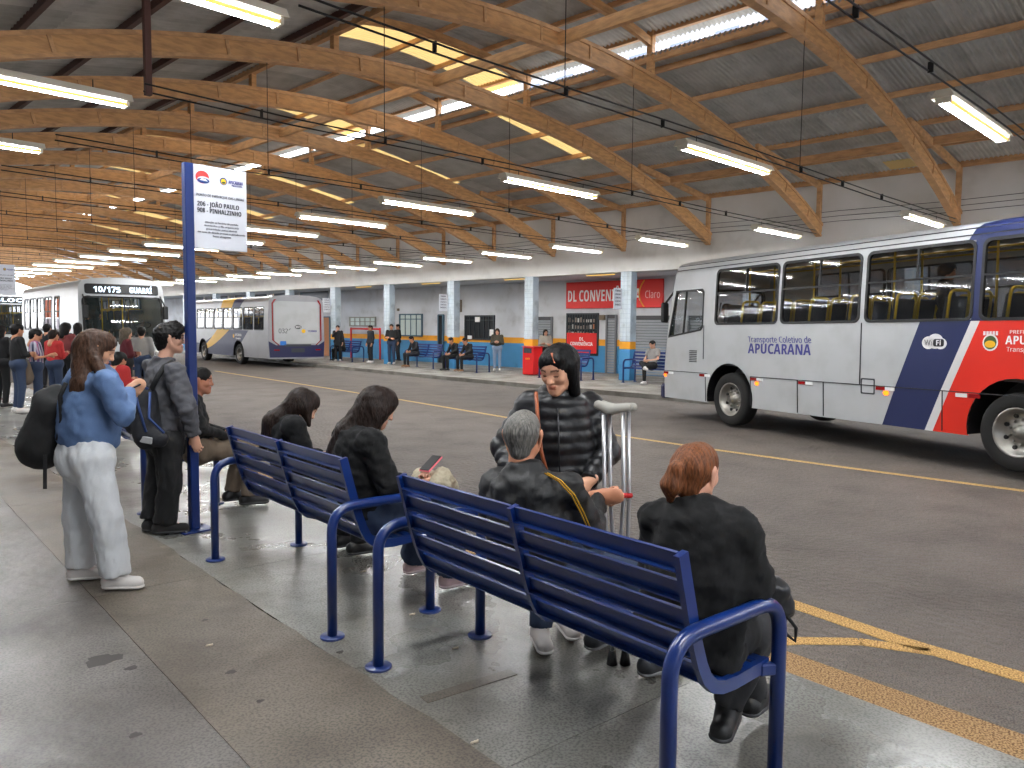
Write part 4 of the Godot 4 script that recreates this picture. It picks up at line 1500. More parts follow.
func make_sign_pole() -> void:
	var m := mat("pole_blue", Color(0.03, 0.14, 0.37), 0.35)
	var p := thing("sign_pole", "blue square steel pole with base plate beside the grey hoodie", "pole", Vector3(2.59, 0, -6.22), 0.02)
	var st := new_st()
	bx(st, Vector3(0, 1.47, 0), Vector3(0.07, 2.92, 0.07), 0.006)
	obj("post", st, m, p)
	st = new_st()
	bx(st, Vector3(0, 0.006, 0), Vector3(0.26, 0.012, 0.22), 0.003)
	obj("base_plate", st, m, p)
	for x in [-0.1, 0.1]:
		for z in [-0.08, 0.08]:
			st = new_st()
			lathe(st, [Vector2(0, 0.012), Vector2(0.01, 0.012), Vector2(0.01, 0.0)], 6, Transform3D(Basis.IDENTITY, Vector3(x, 0.012, z)))
			obj("bolt", st, M["chrome"], p)
	var bm := mat("board_white", Color(0.80, 0.81, 0.84), 0.5)
	var b := thing("route_sign", "white route board with logos and line names on the blue pole", "sign", Vector3(2.63, 2.27, -6.22), 0.02)
	st = new_st()
	bx(st, Vector3(0.225, 0.33, 0.0), Vector3(0.45, 0.66, 0.018), 0.003)
	obj("panel", st, bm, b)
	var F := func(x: float, y: float) -> Transform3D: return Transform3D(Basis.IDENTITY, Vector3(x, y, 0.010))
	var tb := mat("print_dark", Color(0.17, 0.17, 0.20), 0.6)
	text(b, "PONTO DE EMBARQUE DAS LINHAS", F.call(0.225, 0.425), 0.020, tb, false, 0.40)
	text(b, "206 - JOÃO PAULO", F.call(0.205, 0.355), 0.036, tb, true, 0.35)
	text(b, "908 - PINHALZINHO", F.call(0.215, 0.305), 0.036, tb, true, 0.37)
	var yy := 0.215
	for s in [["atenção ao horário de partida", 0.28], ["mantenha a fila organizada", 0.29], ["prioridade para idosos", 0.26], ["em caso de dúvida procure o atendimento", 0.40], ["boa viagem", 0.15]]:
		text(b, s[0], F.call(0.23, yy), 0.014, tb, false, s[1])
		yy -= 0.027
	var disc := func(poly: PackedVector2Array, mm: Material, d: float, called: String) -> void:
		var s2 := new_st()
		plate(s2, poly, Vector3(0, 0, 0.009), Vector3.RIGHT, Vector3.UP, d)
		obj(called, s2, mm, b)
	var red := mat("logo_red", Color(0.86, 0.22, 0.22), 0.5)
	var blu := mat("logo_blue", Color(0.13, 0.25, 0.50), 0.5)
	disc.call(circle_poly(Vector2(0.075, 0.565), 0.055, 20, 0.05), red, 0.001, "logo")
	disc.call(circle_poly(Vector2(0.085, 0.545), 0.052, 18, 0.026), bm, 0.002, "logo")
	disc.call(circle_poly(Vector2(0.082, 0.538), 0.05, 18, 0.02), blu, 0.003, "logo")
	disc.call(PackedVector2Array([Vector2(0.05, 0.54), Vector2(0.12, 0.535), Vector2(0.10, 0.552), Vector2(0.07, 0.556)]), bm, 0.004, "logo")
	disc.call(circle_poly(Vector2(0.25, 0.555), 0.03, 18), blu, 0.001, "logo")
	disc.call(circle_poly(Vector2(0.25, 0.552), 0.022, 18), M["bus_yellow"], 0.002, "logo")
	disc.call(circle_poly(Vector2(0.25, 0.545), 0.016, 16, 0.008), M["crest_green"], 0.003, "logo")
	text(b, "APUCARANA", F.call(0.355, 0.555), 0.026, M["ink_purple"], true, 0.125)
	text(b, "PREFEITURA", F.call(0.365, 0.53), 0.012, M["ink_purple"], false, 0.09)
	# another such board cut by the picture's edge, farther down the platform
	var p2 := thing("sign_pole", "blue steel pole down the platform beyond the waiting crowd", "pole", pg(-6, 398, 0.0), 0.02)
	st = new_st()
	bx(st, Vector3(0, 1.47, 0), Vector3(0.07, 2.92, 0.07), 0.006)
	obj("post", st, m, p2)
	st = new_st()
	bx(st, Vector3(0, 0.006, 0), Vector3(0.26, 0.012, 0.22), 0.003)
	obj("base_plate", st, m, p2)
	var b2 := copy_of(b, "white route board on the pole beyond the waiting crowd")
	b2.position = p2.position + Vector3(0.04, 2.27, 0)
	b2.rotation.y = 0.02

func slab_on_wall(called: String, a: Vector2, b: Vector2, th: float, m: Material, parent: Node, wx := 23.0) -> MeshInstance3D:
	var p := pw(a.x, a.y, wx)
	var q := pw(b.x, b.y, wx)
	var st := new_st()
	bx(st, Vector3(wx - th * 0.5, (p.y + q.y) * 0.5, (p.z + q.z) * 0.5), Vector3(th, absf(p.y - q.y), absf(p.z - q.z)), 0.0)
	return obj(called, st, m, parent)

func framed(called: String, a: Vector2, b: Vector2, frame: Material, pane: Material, nv: int, nh: Array, wx := 23.0) -> Node3D:   # window standing on the wall: frame, bars, pane
	var p := pw(a.x, a.y, wx)
	var q := pw(b.x, b.y, wx)
	var y0 := minf(p.y, q.y)
	var y1 := maxf(p.y, q.y)
	var z0 := minf(p.z, q.z)
	var z1 := maxf(p.z, q.z)
	var o := struct(called)
	var st := new_st()
	bx(st, Vector3(wx - 0.01, (y0 + y1) * 0.5, (z0 + z1) * 0.5), Vector3(0.02, y1 - y0, z1 - z0), 0.0)
	obj("pane", st, pane, o)
	st = new_st()
	for z in [z0, z1]: bx(st, Vector3(wx - 0.03, (y0 + y1) * 0.5, z), Vector3(0.08, y1 - y0 + 0.06, 0.06), 0.0)
	for y in [y0, y1]: bx(st, Vector3(wx - 0.03, y, (z0 + z1) * 0.5), Vector3(0.08, 0.06, z1 - z0), 0.0)
	obj("window_frame", st, frame, o)
	for k in nv:
		st = new_st()
		bx(st, Vector3(wx - 0.04, (y0 + y1) * 0.5, lerpf(z0, z1, float(k + 1) / (nv + 1))), Vector3(0.03, y1 - y0, 0.03), 0.0)
		obj("bar", st, frame, o)
	for f in nh:
		st = new_st()
		bx(st, Vector3(wx - 0.035, lerpf(y0, y1, f), (z0 + z1) * 0.5), Vector3(0.03, 0.04, z1 - z0), 0.0)
		obj("bar", st, frame, o)
	return o

func shutter(a: Vector2, b: Vector2, wx := 23.0) -> void:
	var p := pw(a.x, a.y, wx)
	var q := pw(b.x, b.y, wx)
	var o := struct("door")
	o.name = numbered("door_roller")
	var z0 := minf(p.z, q.z)
	var z1 := maxf(p.z, q.z)
	var y := 0.02
	var sm := mat("shutter", Color(0.62, 0.64, 0.66), 0.45, 0.3)
	var mesh := box_mesh(Vector3(0.03, 0.085, z1 - z0), 0.012)
	while y < p.y - 0.1:
		var s := inst("slat", mesh, sm, o)
		s.position = Vector3(wx - 0.03, y + 0.045, (z0 + z1) * 0.5)
		y += 0.098
	var st := new_st()
	bx(st, Vector3(wx - 0.008, p.y * 0.5, (z0 + z1) * 0.5), Vector3(0.012, p.y, z1 - z0), 0.0)
	obj("backing", st, mat("shutter_gap", Color(0.25, 0.26, 0.27), 0.6), o)
	for z in [z0, z1]:
		st = new_st()
		bx(st, Vector3(wx - 0.05, p.y * 0.5, z), Vector3(0.10, p.y, 0.06), 0.0)
		obj("guide_rail", st, mat("rail_grey", Color(0.45, 0.46, 0.48), 0.5), o)
	st = new_st()
	bx(st, Vector3(wx - 0.05, p.y - 0.06, (z0 + z1) * 0.5), Vector3(0.05, 0.14, z1 - z0), 0.0)
	obj("vent_head", st, mat("rail_dark", Color(0.28, 0.28, 0.29), 0.5), o)

func make_shopfront() -> void:
	var dark := mat("frame_dark", Color(0.16, 0.19, 0.21), 0.5)
	var teal := mat("frame_teal", Color(0.24, 0.36, 0.42), 0.5)
	var paleg := mat("pane_pale", Color(0.78, 0.83, 0.82), 0.15)
	var darkg := mat("pane_dark", Color(0.20, 0.21, 0.22), 0.12)
	var white := mat("ink_white", Color.WHITE)
	# shop sign
	var red := mat("sign_red", Color(0.86, 0.13, 0.12), 0.45)
	var p := pw(567, 281.5, 22.95)
	var q := pw(663, 308, 22.95)
	var sg := thing("shop_sign", "long red shop fascia sign with white lettering above the shutters", "sign", Vector3(22.95, 0, 0))
	var y0 := 2.40
	var y1 := 3.40
	var st := new_st()
	bx(st, Vector3(0.0, (y0 + y1) * 0.5, (p.z + q.z) * 0.5), Vector3(0.10, y1 - y0, absf(p.z - q.z)), 0.01)
	obj("panel", st, red, sg)
	var tb := Basis(Vector3(0, 0, 1), Vector3.UP, Vector3(-1, 0, 0))
	var at := func(px_: float, y: float) -> Transform3D: return Transform3D(tb, Vector3(-0.052, y, pw(px_, 295, 22.9).z))
	text(sg, "DL CONVENIÊNCIA", at.call(602.5, 2.86), 0.42, M["ink_white"], true, 3.4)
	text(sg, "Claro", at.call(652.5, 2.86), 0.26, mat("sign_pink", Color(0.95, 0.72, 0.72), 0.5), false, 0.62)
	st = new_st()
	var za: float = pw(642, 295, 22.9).z
	for k in 10:
		var a0 := lerpf(-1.0, 1.0, k / 10.0)
		var a1 := lerpf(-1.0, 1.0, (k + 1) / 10.0)
		bar(st, Vector3(-0.052, 2.9 + a0 * 0.47, za - 0.22 * (1 - a0 * a0) + 0.1), Vector3(-0.052, 2.9 + a1 * 0.47, za - 0.22 * (1 - a1 * a1) + 0.1), 0.012, 0.05, 0.0, Vector3.BACK)
	obj("arc", st, M["wall_yellow"], sg)
	# barred shop window with goods and poster
	var w := framed("window_1", Vector2(568, 314), Vector2(598, 355), dark, darkg, 11, [0.62, 0.5])
	rng.seed = 11
	var goods := [Color(0.75, 0.72, 0.66), Color(0.55, 0.5, 0.46), Color(0.72, 0.45, 0.3), Color(0.35, 0.4, 0.5), Color(0.8, 0.8, 0.78)]
	var wa := pw(568, 314, 23.0)
	var wb := pw(598, 355, 23.0)
	for r in 3:
		for c in 9:
			st = new_st()
			var hh := rng.randf_range(0.10, 0.2)
			bx(st, Vector3(22.975, wa.y - 0.32 - r * 0.25 + hh * 0.5, lerpf(wa.z, wb.z, (c + 0.7) / 10.2)), Vector3(0.03, hh, rng.randf_range(0.07, 0.12)), 0.01)
			obj("packet", st, mat("goods%d" % (rng.randi() % 5), goods[rng.randi() % 5], 0.6), w)
	st = new_st()
	bx(st, Vector3(22.93, lerpf(wa.y, wb.y, 0.72), (wa.z + wb.z) * 0.5), Vector3(0.02, (wa.y - wb.y) * 0.5, absf(wa.z - wb.z) - 0.05), 0.0)
	var ps := obj("poster", st, red, w)
	text(ps, "DL", Transform3D(tb, Vector3(22.918, lerpf(wa.y, wb.y, 0.62), (wa.z + wb.z) * 0.5)), 0.13, M["ink_white"], true)
	text(ps, "CONVENIÊNCIA", Transform3D(tb, Vector3(22.918, lerpf(wa.y, wb.y, 0.74), (wa.z + wb.z) * 0.5)), 0.13, M["ink_white"], true, 1.1)
	shutter(Vector2(628, 316), Vector2(672, 390))
	shutter(Vector2(538.5, 317), Vector2(552, 371))
	shutter(Vector2(608, 315), Vector2(616, 375))
	shutter(Vector2(690, 316), Vector2(760, 390))
	# small meter boxes
	for a in [[Vector2(600.5, 315), Vector2(605.5, 320)], [Vector2(457, 300), Vector2(462, 312)], [Vector2(398.5, 308.5), Vector2(399.5, 311)]]:
		var mb := slab_on_wall("meter_box", a[0], a[1], 0.10, mat("box_brown", Color(0.45, 0.40, 0.33), 0.6), self)
		tag(mb, "", "", "", "structure")
	# ticket window, with notices
	w = framed("window_2", Vector2(466, 316), Vector2(494.5, 339.5), dark, darkg, 5, [0.82])
	for a in [[Vector2(475.5, 317), Vector2(480, 322)], [Vector2(468, 335.5), Vector2(472, 339)], [Vector2(490, 329.5), Vector2(493.5, 336)]]:
		slab_on_wall("notice", a[0], a[1], 0.03, M["ink_white"], w, 22.93)
	w = framed("window_3", Vector2(400.5, 314.5), Vector2(422.5, 336), teal, paleg, 3, [0.78])
	w = framed("window_4", Vector2(350.5, 317.5), Vector2(376, 326), mat("frame_pale", Color(0.55, 0.55, 0.52), 0.5), paleg, 4, [0.5])
	# doors
	var orange := mat("door_orange", Color(0.70, 0.42, 0.16), 0.5)
	for a in [["door_1", Vector2(321.5, 317), Vector2(331, 356), orange], ["door_2", Vector2(331.5, 317), Vector2(337.5, 356), paleg], ["door_3", Vector2(439.5, 315), Vector2(444, 361), darkg]]:
		var d := struct(a[0])
		var pa := pw(a[1].x, a[1].y, 23.0)
		var pb := pw(a[2].x, a[2].y, 23.0)
		st = new_st()
		bx(st, Vector3(22.96, pa.y * 0.5, (pa.z + pb.z) * 0.5), Vector3(0.05, pa.y, absf(pa.z - pb.z)), 0.01)
		obj("door_leaf", st, a[3], d)
		st = new_st()
		for z in [pa.z, pb.z]: bx(st, Vector3(22.95, pa.y * 0.5, z), Vector3(0.10, pa.y, 0.06), 0.0)
		bx(st, Vector3(22.95, pa.y, (pa.z + pb.z) * 0.5), Vector3(0.10, 0.06, absf(pa.z - pb.z)), 0.0)
		obj("door_frame", st, teal, d)
		st = new_st()
		bx(st, Vector3(22.92, 1.0, pb.z + 0.1), Vector3(0.05, 0.03, 0.12), 0.005)
		obj("handle", st, M["chrome"], d)
	# dark openings farther along the wall, above the grey bus
	var i := 5
	for a in [[190, 205], [211, 229], [235, 268], [274, 294], [300, 330]]:
		framed("window_%d" % i, Vector2(a[0], 289.5 if a[0] < 250 else 288.5), Vector2(a[1], 301), M["ink_white"], mat("pane_shade", Color(0.42, 0.45, 0.50), 0.2), 0, [], 22.9)
		i += 1
	# red pipe rail before the wall
	var rr := thing("pipe_rail", "red steel pipe barrier along the wall behind the waiting people", "rail", Vector3(22.6, 0, 0))
	st = new_st(false)
	var r1 := pw(351, 330, 22.6)
	var r2 := pw(380, 330, 22.6)
	tube(st, [Vector3(0, 1.5, r1.z), Vector3(0, 1.5, r2.z)], 0.045, 8)
	obj("top_rail", st, red, rr)
	for z in [r1.z, r2.z]:
		st = new_st(false)
		tube(st, [Vector3(0, 0, z), Vector3(0, 1.56, z)], 0.045, 8)
		obj("post", st, red, rr)
	# litter bin
	var bin := thing("litter_bin", "tall red litter bin with dark slot beside the tiled pillar", "bin", Vector3(19.75, 0, -18.75), 0.0)
	st = new_st()
	bx(st, Vector3(0, 0.5, 0), Vector3(0.5, 0.96, 0.52), 0.03)
	obj("body", st, mat("bin_red", Color(0.83, 0.09, 0.10), 0.4), bin)
	st = new_st()
	bx(st, Vector3(-0.245, 0.86, 0), Vector3(0.03, 0.17, 0.38), 0.01)
	obj("slot", st, dark, bin)
	st = new_st()
	bx(st, Vector3(0, 0.99, 0), Vector3(0.54, 0.03, 0.56), 0.01)
	obj("lid", st, mat("bin_red", Color.RED), bin)
	text(bin, "LIXO", Transform3D(tb, Vector3(-0.252, 0.58, 0)), 0.06, M["bus_yellow"], true, 0.2)
	# boards on the pillars
	for a in [[-15.35, "nearest the shop sign"], [-23.95, "beside the ticket window"], [-32.5, "beside the orange door"]]:
		var s := thing("pillar_sign", "small white notice board fixed to the tiled pillar " + ["under the red fascia", "beside the ticket window", "beside the orange door"][[-15.35, -23.95, -32.5].find(a[0])], "sign", Vector3(20.18, 2.25, a[0]))
		st = new_st()
		bx(st, Vector3(-0.22, 0.35, 0.1), Vector3(0.42, 0.66, 0.02), 0.003)
		obj("panel", st, mat("board_white", Color.WHITE), s)
		for k in 5:
			text(s, ["TERMINAL", "URBANO", "LINHAS", "CENTRO", "BAIRROS"][k], Transform3D(Basis.IDENTITY, Vector3(-0.22, 0.60 - k * 0.11, 0.112)), 0.055, mat("print_dark", Color.BLACK), false, 0.3)
	# tube lamps under the soffit
	for a in [-16.6, -20.6, -25.6, -30.5]:
		var l := thing("soffit_lamp", {-16.6: "slim tube lamp under the soffit before the red fascia", -20.6: "slim tube lamp under the soffit above the red bin", -25.6: "slim tube lamp under the soffit before the ticket window", -30.5: "slim tube lamp under the soffit before the pale window"}[a], "lamp", Vector3(20.75, 3.44, a), PI / 2, "lamps under the shop soffit")
		st = new_st()
		bx(st, Vector3(0, 0.035, 0), Vector3(1.3, 0.05, 0.09), 0.01)
		obj("housing", st, M["lamp_white"], l)
		st = new_st(false)
		tube(st, [Vector3(-0.6, 0, 0), Vector3(0.6, 0, 0)], 0.015, 8)
		obj("lamp_tube", st, M["tube_warm"], l)
		var al := AreaLight3D.new()
		al.name = "lamp_light"
		al.area_size = Vector2(1.2, 0.05)
		al.rotation_degrees = Vector3(-90, 0, 0)
		al.position = Vector3(0, -0.02, 0)
		al.light_color = Color(1.0, 0.93, 0.8)
		al.light_energy = LAMP_ENERGY * 0.25
		al.shadow_enabled = true
		al.area_range = 40.0
		l.add_child(al)

func make_outside() -> void:      # apartment block seen through the roof monitor
	var b := thing("apartment_building", "pale apartment block outside seen through the roof monitor windows", "building", Vector3(48, 0, -28))
	var st := new_st()
	bx(st, Vector3(5, 13, 0), Vector3(10, 26.3, 40), 0.0)
	obj("walls", st, mat("facade", Color(0.64, 0.64, 0.67), 0.8), b)
	var wm := box_mesh(Vector3(0.1, 1.4, 1.7), 0.0)
	var fm := box_mesh(Vector3(0.16, 0.12, 2.0), 0.0)
	for r in 8:
		for c in 11:
			var o := inst("window", wm, mat("facade_glass", Color(0.40, 0.43, 0.50), 0.5), b)
			o.position = Vector3(-0.02, 3.0 + r * 3.0, -18 + c * 3.6)
			var s := inst("window_sill", fm, mat("facade_trim", Color(0.7, 0.69, 0.68), 0.8), b)
			s.position = Vector3(-0.05, 2.2 + r * 3.0, -18 + c * 3.6)

func make_litter() -> void:
	var lm := mat("litter_pale", Color(0.80, 0.74, 0.66), 0.8)
	for a in [[474, 743, "small crumpled paper scrap on the pale slab"], [363, 572, "tiny paper scrap on the brown slab"], [455, 649, "tiny paper scrap on the floor by the bench foot"], [209, 646, "tiny orange paper scrap on the brown slab"], [412, 615, "cigarette end on the wet floor under the bench"]]:
		var b := Blob.new()
		b.cell = 0.004
		b.amp = 0.006
		b.freq = Vector3(60, 60, 60)
		b.bone(Vector3(-0.012, 0.006, 0), Vector3(0.014, 0.006, 0.006), 0.006, 0.005)
		b.build()
		var o := inst("paper_scrap", b.mesh(), lm, self)
		o.position = pg(a[0], a[1])
		tag(o, a[2], "litter")
	# worn patches of old adhesive and a screed strip let into the floor
	var st := new_st()
	var c0 := pg(424, 700)
	var c1 := pg(513, 672)
	var s := (c1 - c0).cross(Vector3.UP).normalized() * 0.035
	plate(st, ground_poly([c0 - s, c1 - s, c1 + s, c0 + s]), Vector3(0, -0.002, 0), Vector3.RIGHT, Vector3.FORWARD, 0.004)
	var o := obj("floor_patch", st, M["concrete_mid"], self)
	tag(o, "", "", "", "structure")
	for a in [[103, 660, 0.10], [131, 668, 0.035], [340, 652, 0.022], [231, 672, 0.03], [260, 701, 0.02], [135, 735, 0.03], [205, 620, 0.02]]:
		st = new_st()
		var poly := PackedVector2Array()
		for k in 18:
			var an := TAU * k / 18
			var r: float = a[2] * (0.85 + 0.13 * sin(an * 3 + a[0]) + 0.10 * sin(an * 7 + a[1]))
			poly.append(Vector2(cos(an) * r, sin(an) * r * 0.8))
		plate(st, poly, pg(a[0], a[1]) + Vector3(0, -0.001, 0), Vector3.RIGHT, Vector3.FORWARD, 0.002)
		o = obj("floor_stain", st, mat("stain_dark", Color(0.20, 0.18, 0.165), 0.55), self)
		tag(o, "", "", "", "structure")

# ---------------------------------------------------------------- people.  Local frame: y up, z the way the person faces, x the person's left
var pend: Array = []         # [blob, mesh instance] waiting for the job pool
var bodies: Array = []       # [blob, mesh instance, extras, skin]
var head_hi: Blob
var head_lo: Blob
var hand_mesh := {}

func build_heads() -> void:
	for k in 2:
		var b := Blob.new()
		b.cell = 0.0045 if k == 0 else 0.012
		var X := Vector3.RIGHT
		b.bone(Vector3(0, 0.03, -0.022), Vector3(0, 0.036, 0.018), 0.086, 0.083, 0.02, X, 0.88)
		b.bone(Vector3(0, -0.01, 0.028), Vector3(0, -0.062, 0.042), 0.064, 0.046, 0.03, X, 0.95)
		for s in [-1.0, 1.0]:
			b.bone(Vector3(s * 0.050, -0.045, 0.005), Vector3(s * 0.012, -0.088, 0.062), 0.026, 0.022, 0.03)
			b.ball(Vector3(s * 0.040, -0.018, 0.058), 0.027, 0.02)
			b.bone(Vector3(s * 0.014, 0.030, 0.083), Vector3(s * 0.046, 0.027, 0.066), 0.010, 0.010, 0.02)
		b.ball(Vector3(0, -0.094, 0.070), 0.017, 0.02)
		if k == 0:
			for s in [-1.0, 1.0]:
				b.ball(Vector3(s * 0.032, 0.006, 0.098), 0.015, 0.016, Vector3.ZERO, 1.0, 1)
				b.ball(Vector3(s * 0.032, 0.006, 0.0735), 0.0135, 0.006)
		b.bone(Vector3(0, 0.018, 0.088), Vector3(0, -0.024, 0.107), 0.0085, 0.0125, 0.012)
		for s in [-1.0, 1.0]:
			b.ball(Vector3(s * 0.012, -0.028, 0.097), 0.0085, 0.008)
			b.bone(Vector3(s * 0.085, 0.022, -0.012), Vector3(s * 0.077, -0.028, 0.000), 0.023, 0.013, 0.008, X, 0.42)
		b.bone(Vector3(-0.019, -0.055, 0.083), Vector3(0, -0.052, 0.090), 0.0065, 0.0075, 0.006)
		b.bone(Vector3(0.019, -0.055, 0.083), Vector3(0, -0.052, 0.090), 0.0065, 0.0075, 0.006)
		b.bone(Vector3(-0.016, -0.064, 0.083), Vector3(0.016, -0.064, 0.083), 0.0075, 0.0075, 0.006)
		b.bone(Vector3(0, -0.04, -0.022), Vector3(0, -0.20, -0.045), 0.056, 0.060, 0.03)
		jobs.append(b)
		if k == 0: head_hi = b
		else: head_lo = b
	for kind in ["relaxed", "grip", "low"]:
		var b := Blob.new()
		b.cell = 0.0034 if kind != "low" else 0.007
		var Z := Vector3.BACK
		b.bone(Vector3(0, 0.03, 0), Vector3(0, -0.03, 0), 0.028, 0.034, 0.02, Z, 0.75)
		b.bone(Vector3(0.004, -0.03, 0), Vector3(0.002, -0.082, 0), 0.036, 0.040, 0.02, Z, 0.42)
		var curls: Array = [18.0, 28.0, 22.0] if kind != "grip" else [62.0, 78.0, 45.0]
		for f in 4:
			var p := Vector3([0.030, 0.010, -0.010, -0.029][f], -0.088 + [0.004, 0.0, 0.003, 0.010][f], 0.0)
			var a := 0.0
			var seg: Array = [[0.040, 0.025, 0.021], [0.045, 0.028, 0.022], [0.041, 0.026, 0.021], [0.032, 0.020, 0.018]][f]
			var r: float = [0.0095, 0.0098, 0.0092, 0.0082][f]
			for q in 3:
				a += deg_to_rad(curls[q] * (1.0 + 0.08 * f))
				var e: Vector3 = p + Vector3([0.06, 0.01, -0.03, -0.08][f] * 0.3 * seg[q], -cos(a) * seg[q], sin(a) * seg[q])
				b.bone(p, e, r, r * 0.9, 0.004)
				p = e
				r *= 0.92
		var tip := Vector3(0.058, -0.070, 0.030) if kind != "grip" else Vector3(0.040, -0.085, 0.042)
		b.bone(Vector3(0.022, -0.022, 0.006), Vector3(0.048, -0.048, 0.018), 0.017, 0.0125, 0.012)
		b.bone(Vector3(0.048, -0.048, 0.018), tip, 0.0115, 0.0095, 0.004)
		jobs.append(b)
		hand_mesh[kind] = b
	run_jobs()

func head_colour(p: Vector3) -> Color:
	var ax := absf(p.x)
	if p.z > 0.070 and absf(p.y + 0.059) < 0.0095 and ax < 0.021: return Color(0.80, 0.52, 0.50)
	if p.z > 0.055 and absf(p.y - 0.036 + (ax - 0.03) * (ax - 0.03) * 6.0) < 0.0048 and ax > 0.012 and ax < 0.052: return Color(0.16, 0.13, 0.12)
	if p.z > 0.060 and absf(p.y - 0.001 - (ax - 0.032) * (ax - 0.032) * 8.0) < 0.0028 and ax > 0.019 and ax < 0.046: return Color(0.12, 0.09, 0.08)
	return Color(1, 1, 1)

func stand_pose(h: float) -> Dictionary:
	var s := h / 1.70
	var j := {"hip": Vector3(0, 0.94, 0), "hL": Vector3(0.09, 0.92, 0), "hR": Vector3(-0.09, 0.92, 0), "kL": Vector3(0.10, 0.50, 0.02), "kR": Vector3(-0.10, 0.50, 0.02),
		"aL": Vector3(0.10, 0.09, -0.03), "aR": Vector3(-0.10, 0.09, -0.03), "tL": Vector3(0.125, 0.03, 0.16), "tR": Vector3(-0.125, 0.03, 0.16),
		"chest": Vector3(0, 1.26, 0.0), "neck": Vector3(0, 1.44, -0.025), "head": Vector3(0, 1.58, 0.01),
		"sL": Vector3(0.175, 1.40, -0.01), "sR": Vector3(-0.175, 1.40, -0.01), "eL": Vector3(0.235, 1.13, -0.03), "eR": Vector3(-0.235, 1.13, -0.03),
		"wL": Vector3(0.235, 0.89, 0.06), "wR": Vector3(-0.235, 0.89, 0.06)}
	for k in j: j[k] = j[k] * s
	return j

func sit_pose(h: float) -> Dictionary:
	var s := h / 1.65
	var j := {"hip": Vector3(0, 0.55, -0.02), "hL": Vector3(0.09, 0.54, 0.0), "hR": Vector3(-0.09, 0.54, 0.0), "kL": Vector3(0.12, 0.53, 0.44), "kR": Vector3(-0.12, 0.53, 0.44),
		"aL": Vector3(0.12, 0.09, 0.42), "aR": Vector3(-0.12, 0.09, 0.42), "tL": Vector3(0.14, 0.03, 0.61), "tR": Vector3(-0.14, 0.03, 0.61),
		"chest": Vector3(0, 0.87, -0.09), "neck": Vector3(0, 1.04, -0.08), "head": Vector3(0, 1.175, -0.03),
		"sL": Vector3(0.175, 1.0, -0.09), "sR": Vector3(-0.175, 1.0, -0.09), "eL": Vector3(0.24, 0.76, -0.02), "eR": Vector3(-0.24, 0.76, -0.02),
		"wL": Vector3(0.12, 0.68, 0.20), "wR": Vector3(-0.12, 0.68, 0.20)}
	for k in j:
		var v: Vector3 = j[k]
		if k in ["kL", "kR", "aL", "aR", "tL", "tR"]: v = Vector3(v.x, v.y, v.z * s)
		else: v = Vector3(v.x * s, 0.55 + (v.y - 0.55) * s, v.z)
		j[k] = v
	return j

func add_blob(called: String, b: Blob, m: Material, parent: Node) -> MeshInstance3D:
	var o := MeshInstance3D.new()
	o.name = called
	o.material_override = m
	parent.add_child(o, true)
	jobs.append(b)
	pend.append([b, o])
	return o

func flush_people() -> void:
	run_jobs()
	for p in pend: p[1].mesh = p[0].mesh()
	pend.clear()
	for p in bodies:
		var b: Blob = p[0]
		var vs := b.verts
		var ns := b.norms
		var ix := b.idx
		var tone: Color = p[3]
		var lt := tone.srgb_to_linear()
		var cs := PackedColorArray()
		cs.resize(vs.size())
		cs.fill(lt)
		for e in p[2]:          # [blob, transform, is_head, mirrored]
			var eb: Blob = e[0]
			var xf: Transform3D = e[1]
			var off := vs.size()
			vs.append_array(xf * eb.verts)
			var nb := xf.basis.orthonormalized()
			if e[3]: nb = Basis(-nb.x, nb.y, nb.z) if nb.determinant() > 0 and xf.basis.determinant() < 0 else nb
			var nn := PackedVector3Array()
			nn.resize(eb.norms.size())
			var nm := xf.basis.inverse().transposed()
			for i in eb.norms.size(): nn[i] = (nm * eb.norms[i]).normalized()
			ns.append_array(nn)
			if e[2]:
				for v in eb.verts:
					var c := head_colour(v)
					cs.append(Color(lt.r * c.r, lt.g * c.g, lt.b * c.b))
			else:
				for i in eb.verts.size(): cs.append(lt)
			var ei := eb.idx
			for i in range(0, ei.size(), 3):
				ix.append(ei[i] + off)
				if e[3]:
					ix.append(ei[i + 2] + off); ix.append(ei[i + 1] + off)
				else:
					ix.append(ei[i + 1] + off); ix.append(ei[i + 2] + off)
		var arr := []
		arr.resize(Mesh.ARRAY_MAX)
		arr[Mesh.ARRAY_VERTEX] = vs
		arr[Mesh.ARRAY_NORMAL] = ns
		arr[Mesh.ARRAY_COLOR] = cs
		arr[Mesh.ARRAY_INDEX] = ix
		var am := ArrayMesh.new()
		am.add_surface_from_arrays(Mesh.PRIMITIVE_TRIANGLES, arr)
		p[1].mesh = am
	bodies.clear()

func skin_mat() -> StandardMaterial3D:
	if M.has("skin"): return M["skin"]
	var m := mat("skin", Color(1, 1, 1), 0.5)
	m.vertex_color_use_as_albedo = true
	return m

func cloth(key: String, col: Color, rough := 0.85, weave := 60.0) -> StandardMaterial3D:
	if M.has(key): return M[key]
	if not M.has("weave"): M["weave"] = noise_tex(0.12, 3, [[0.0, g(0.70)], [0.5, g(0.93)], [1.0, g(1.0)]], 71, 256)
	if not M.has("weave_n"): M["weave_n"] = noise_tex(0.06, 3, [], 72, 256, FastNoiseLite.TYPE_SIMPLEX_SMOOTH, true, 2.0)
	var m := mat(key, col, rough)
	m.albedo_texture = M["weave"]
	m.uv1_triplanar = true
	m.uv1_scale = Vector3.ONE * (weave / 6.0)
	m.normal_enabled = true
	m.normal_texture = M["weave_n"]
	m.normal_scale = 0.35
	return m

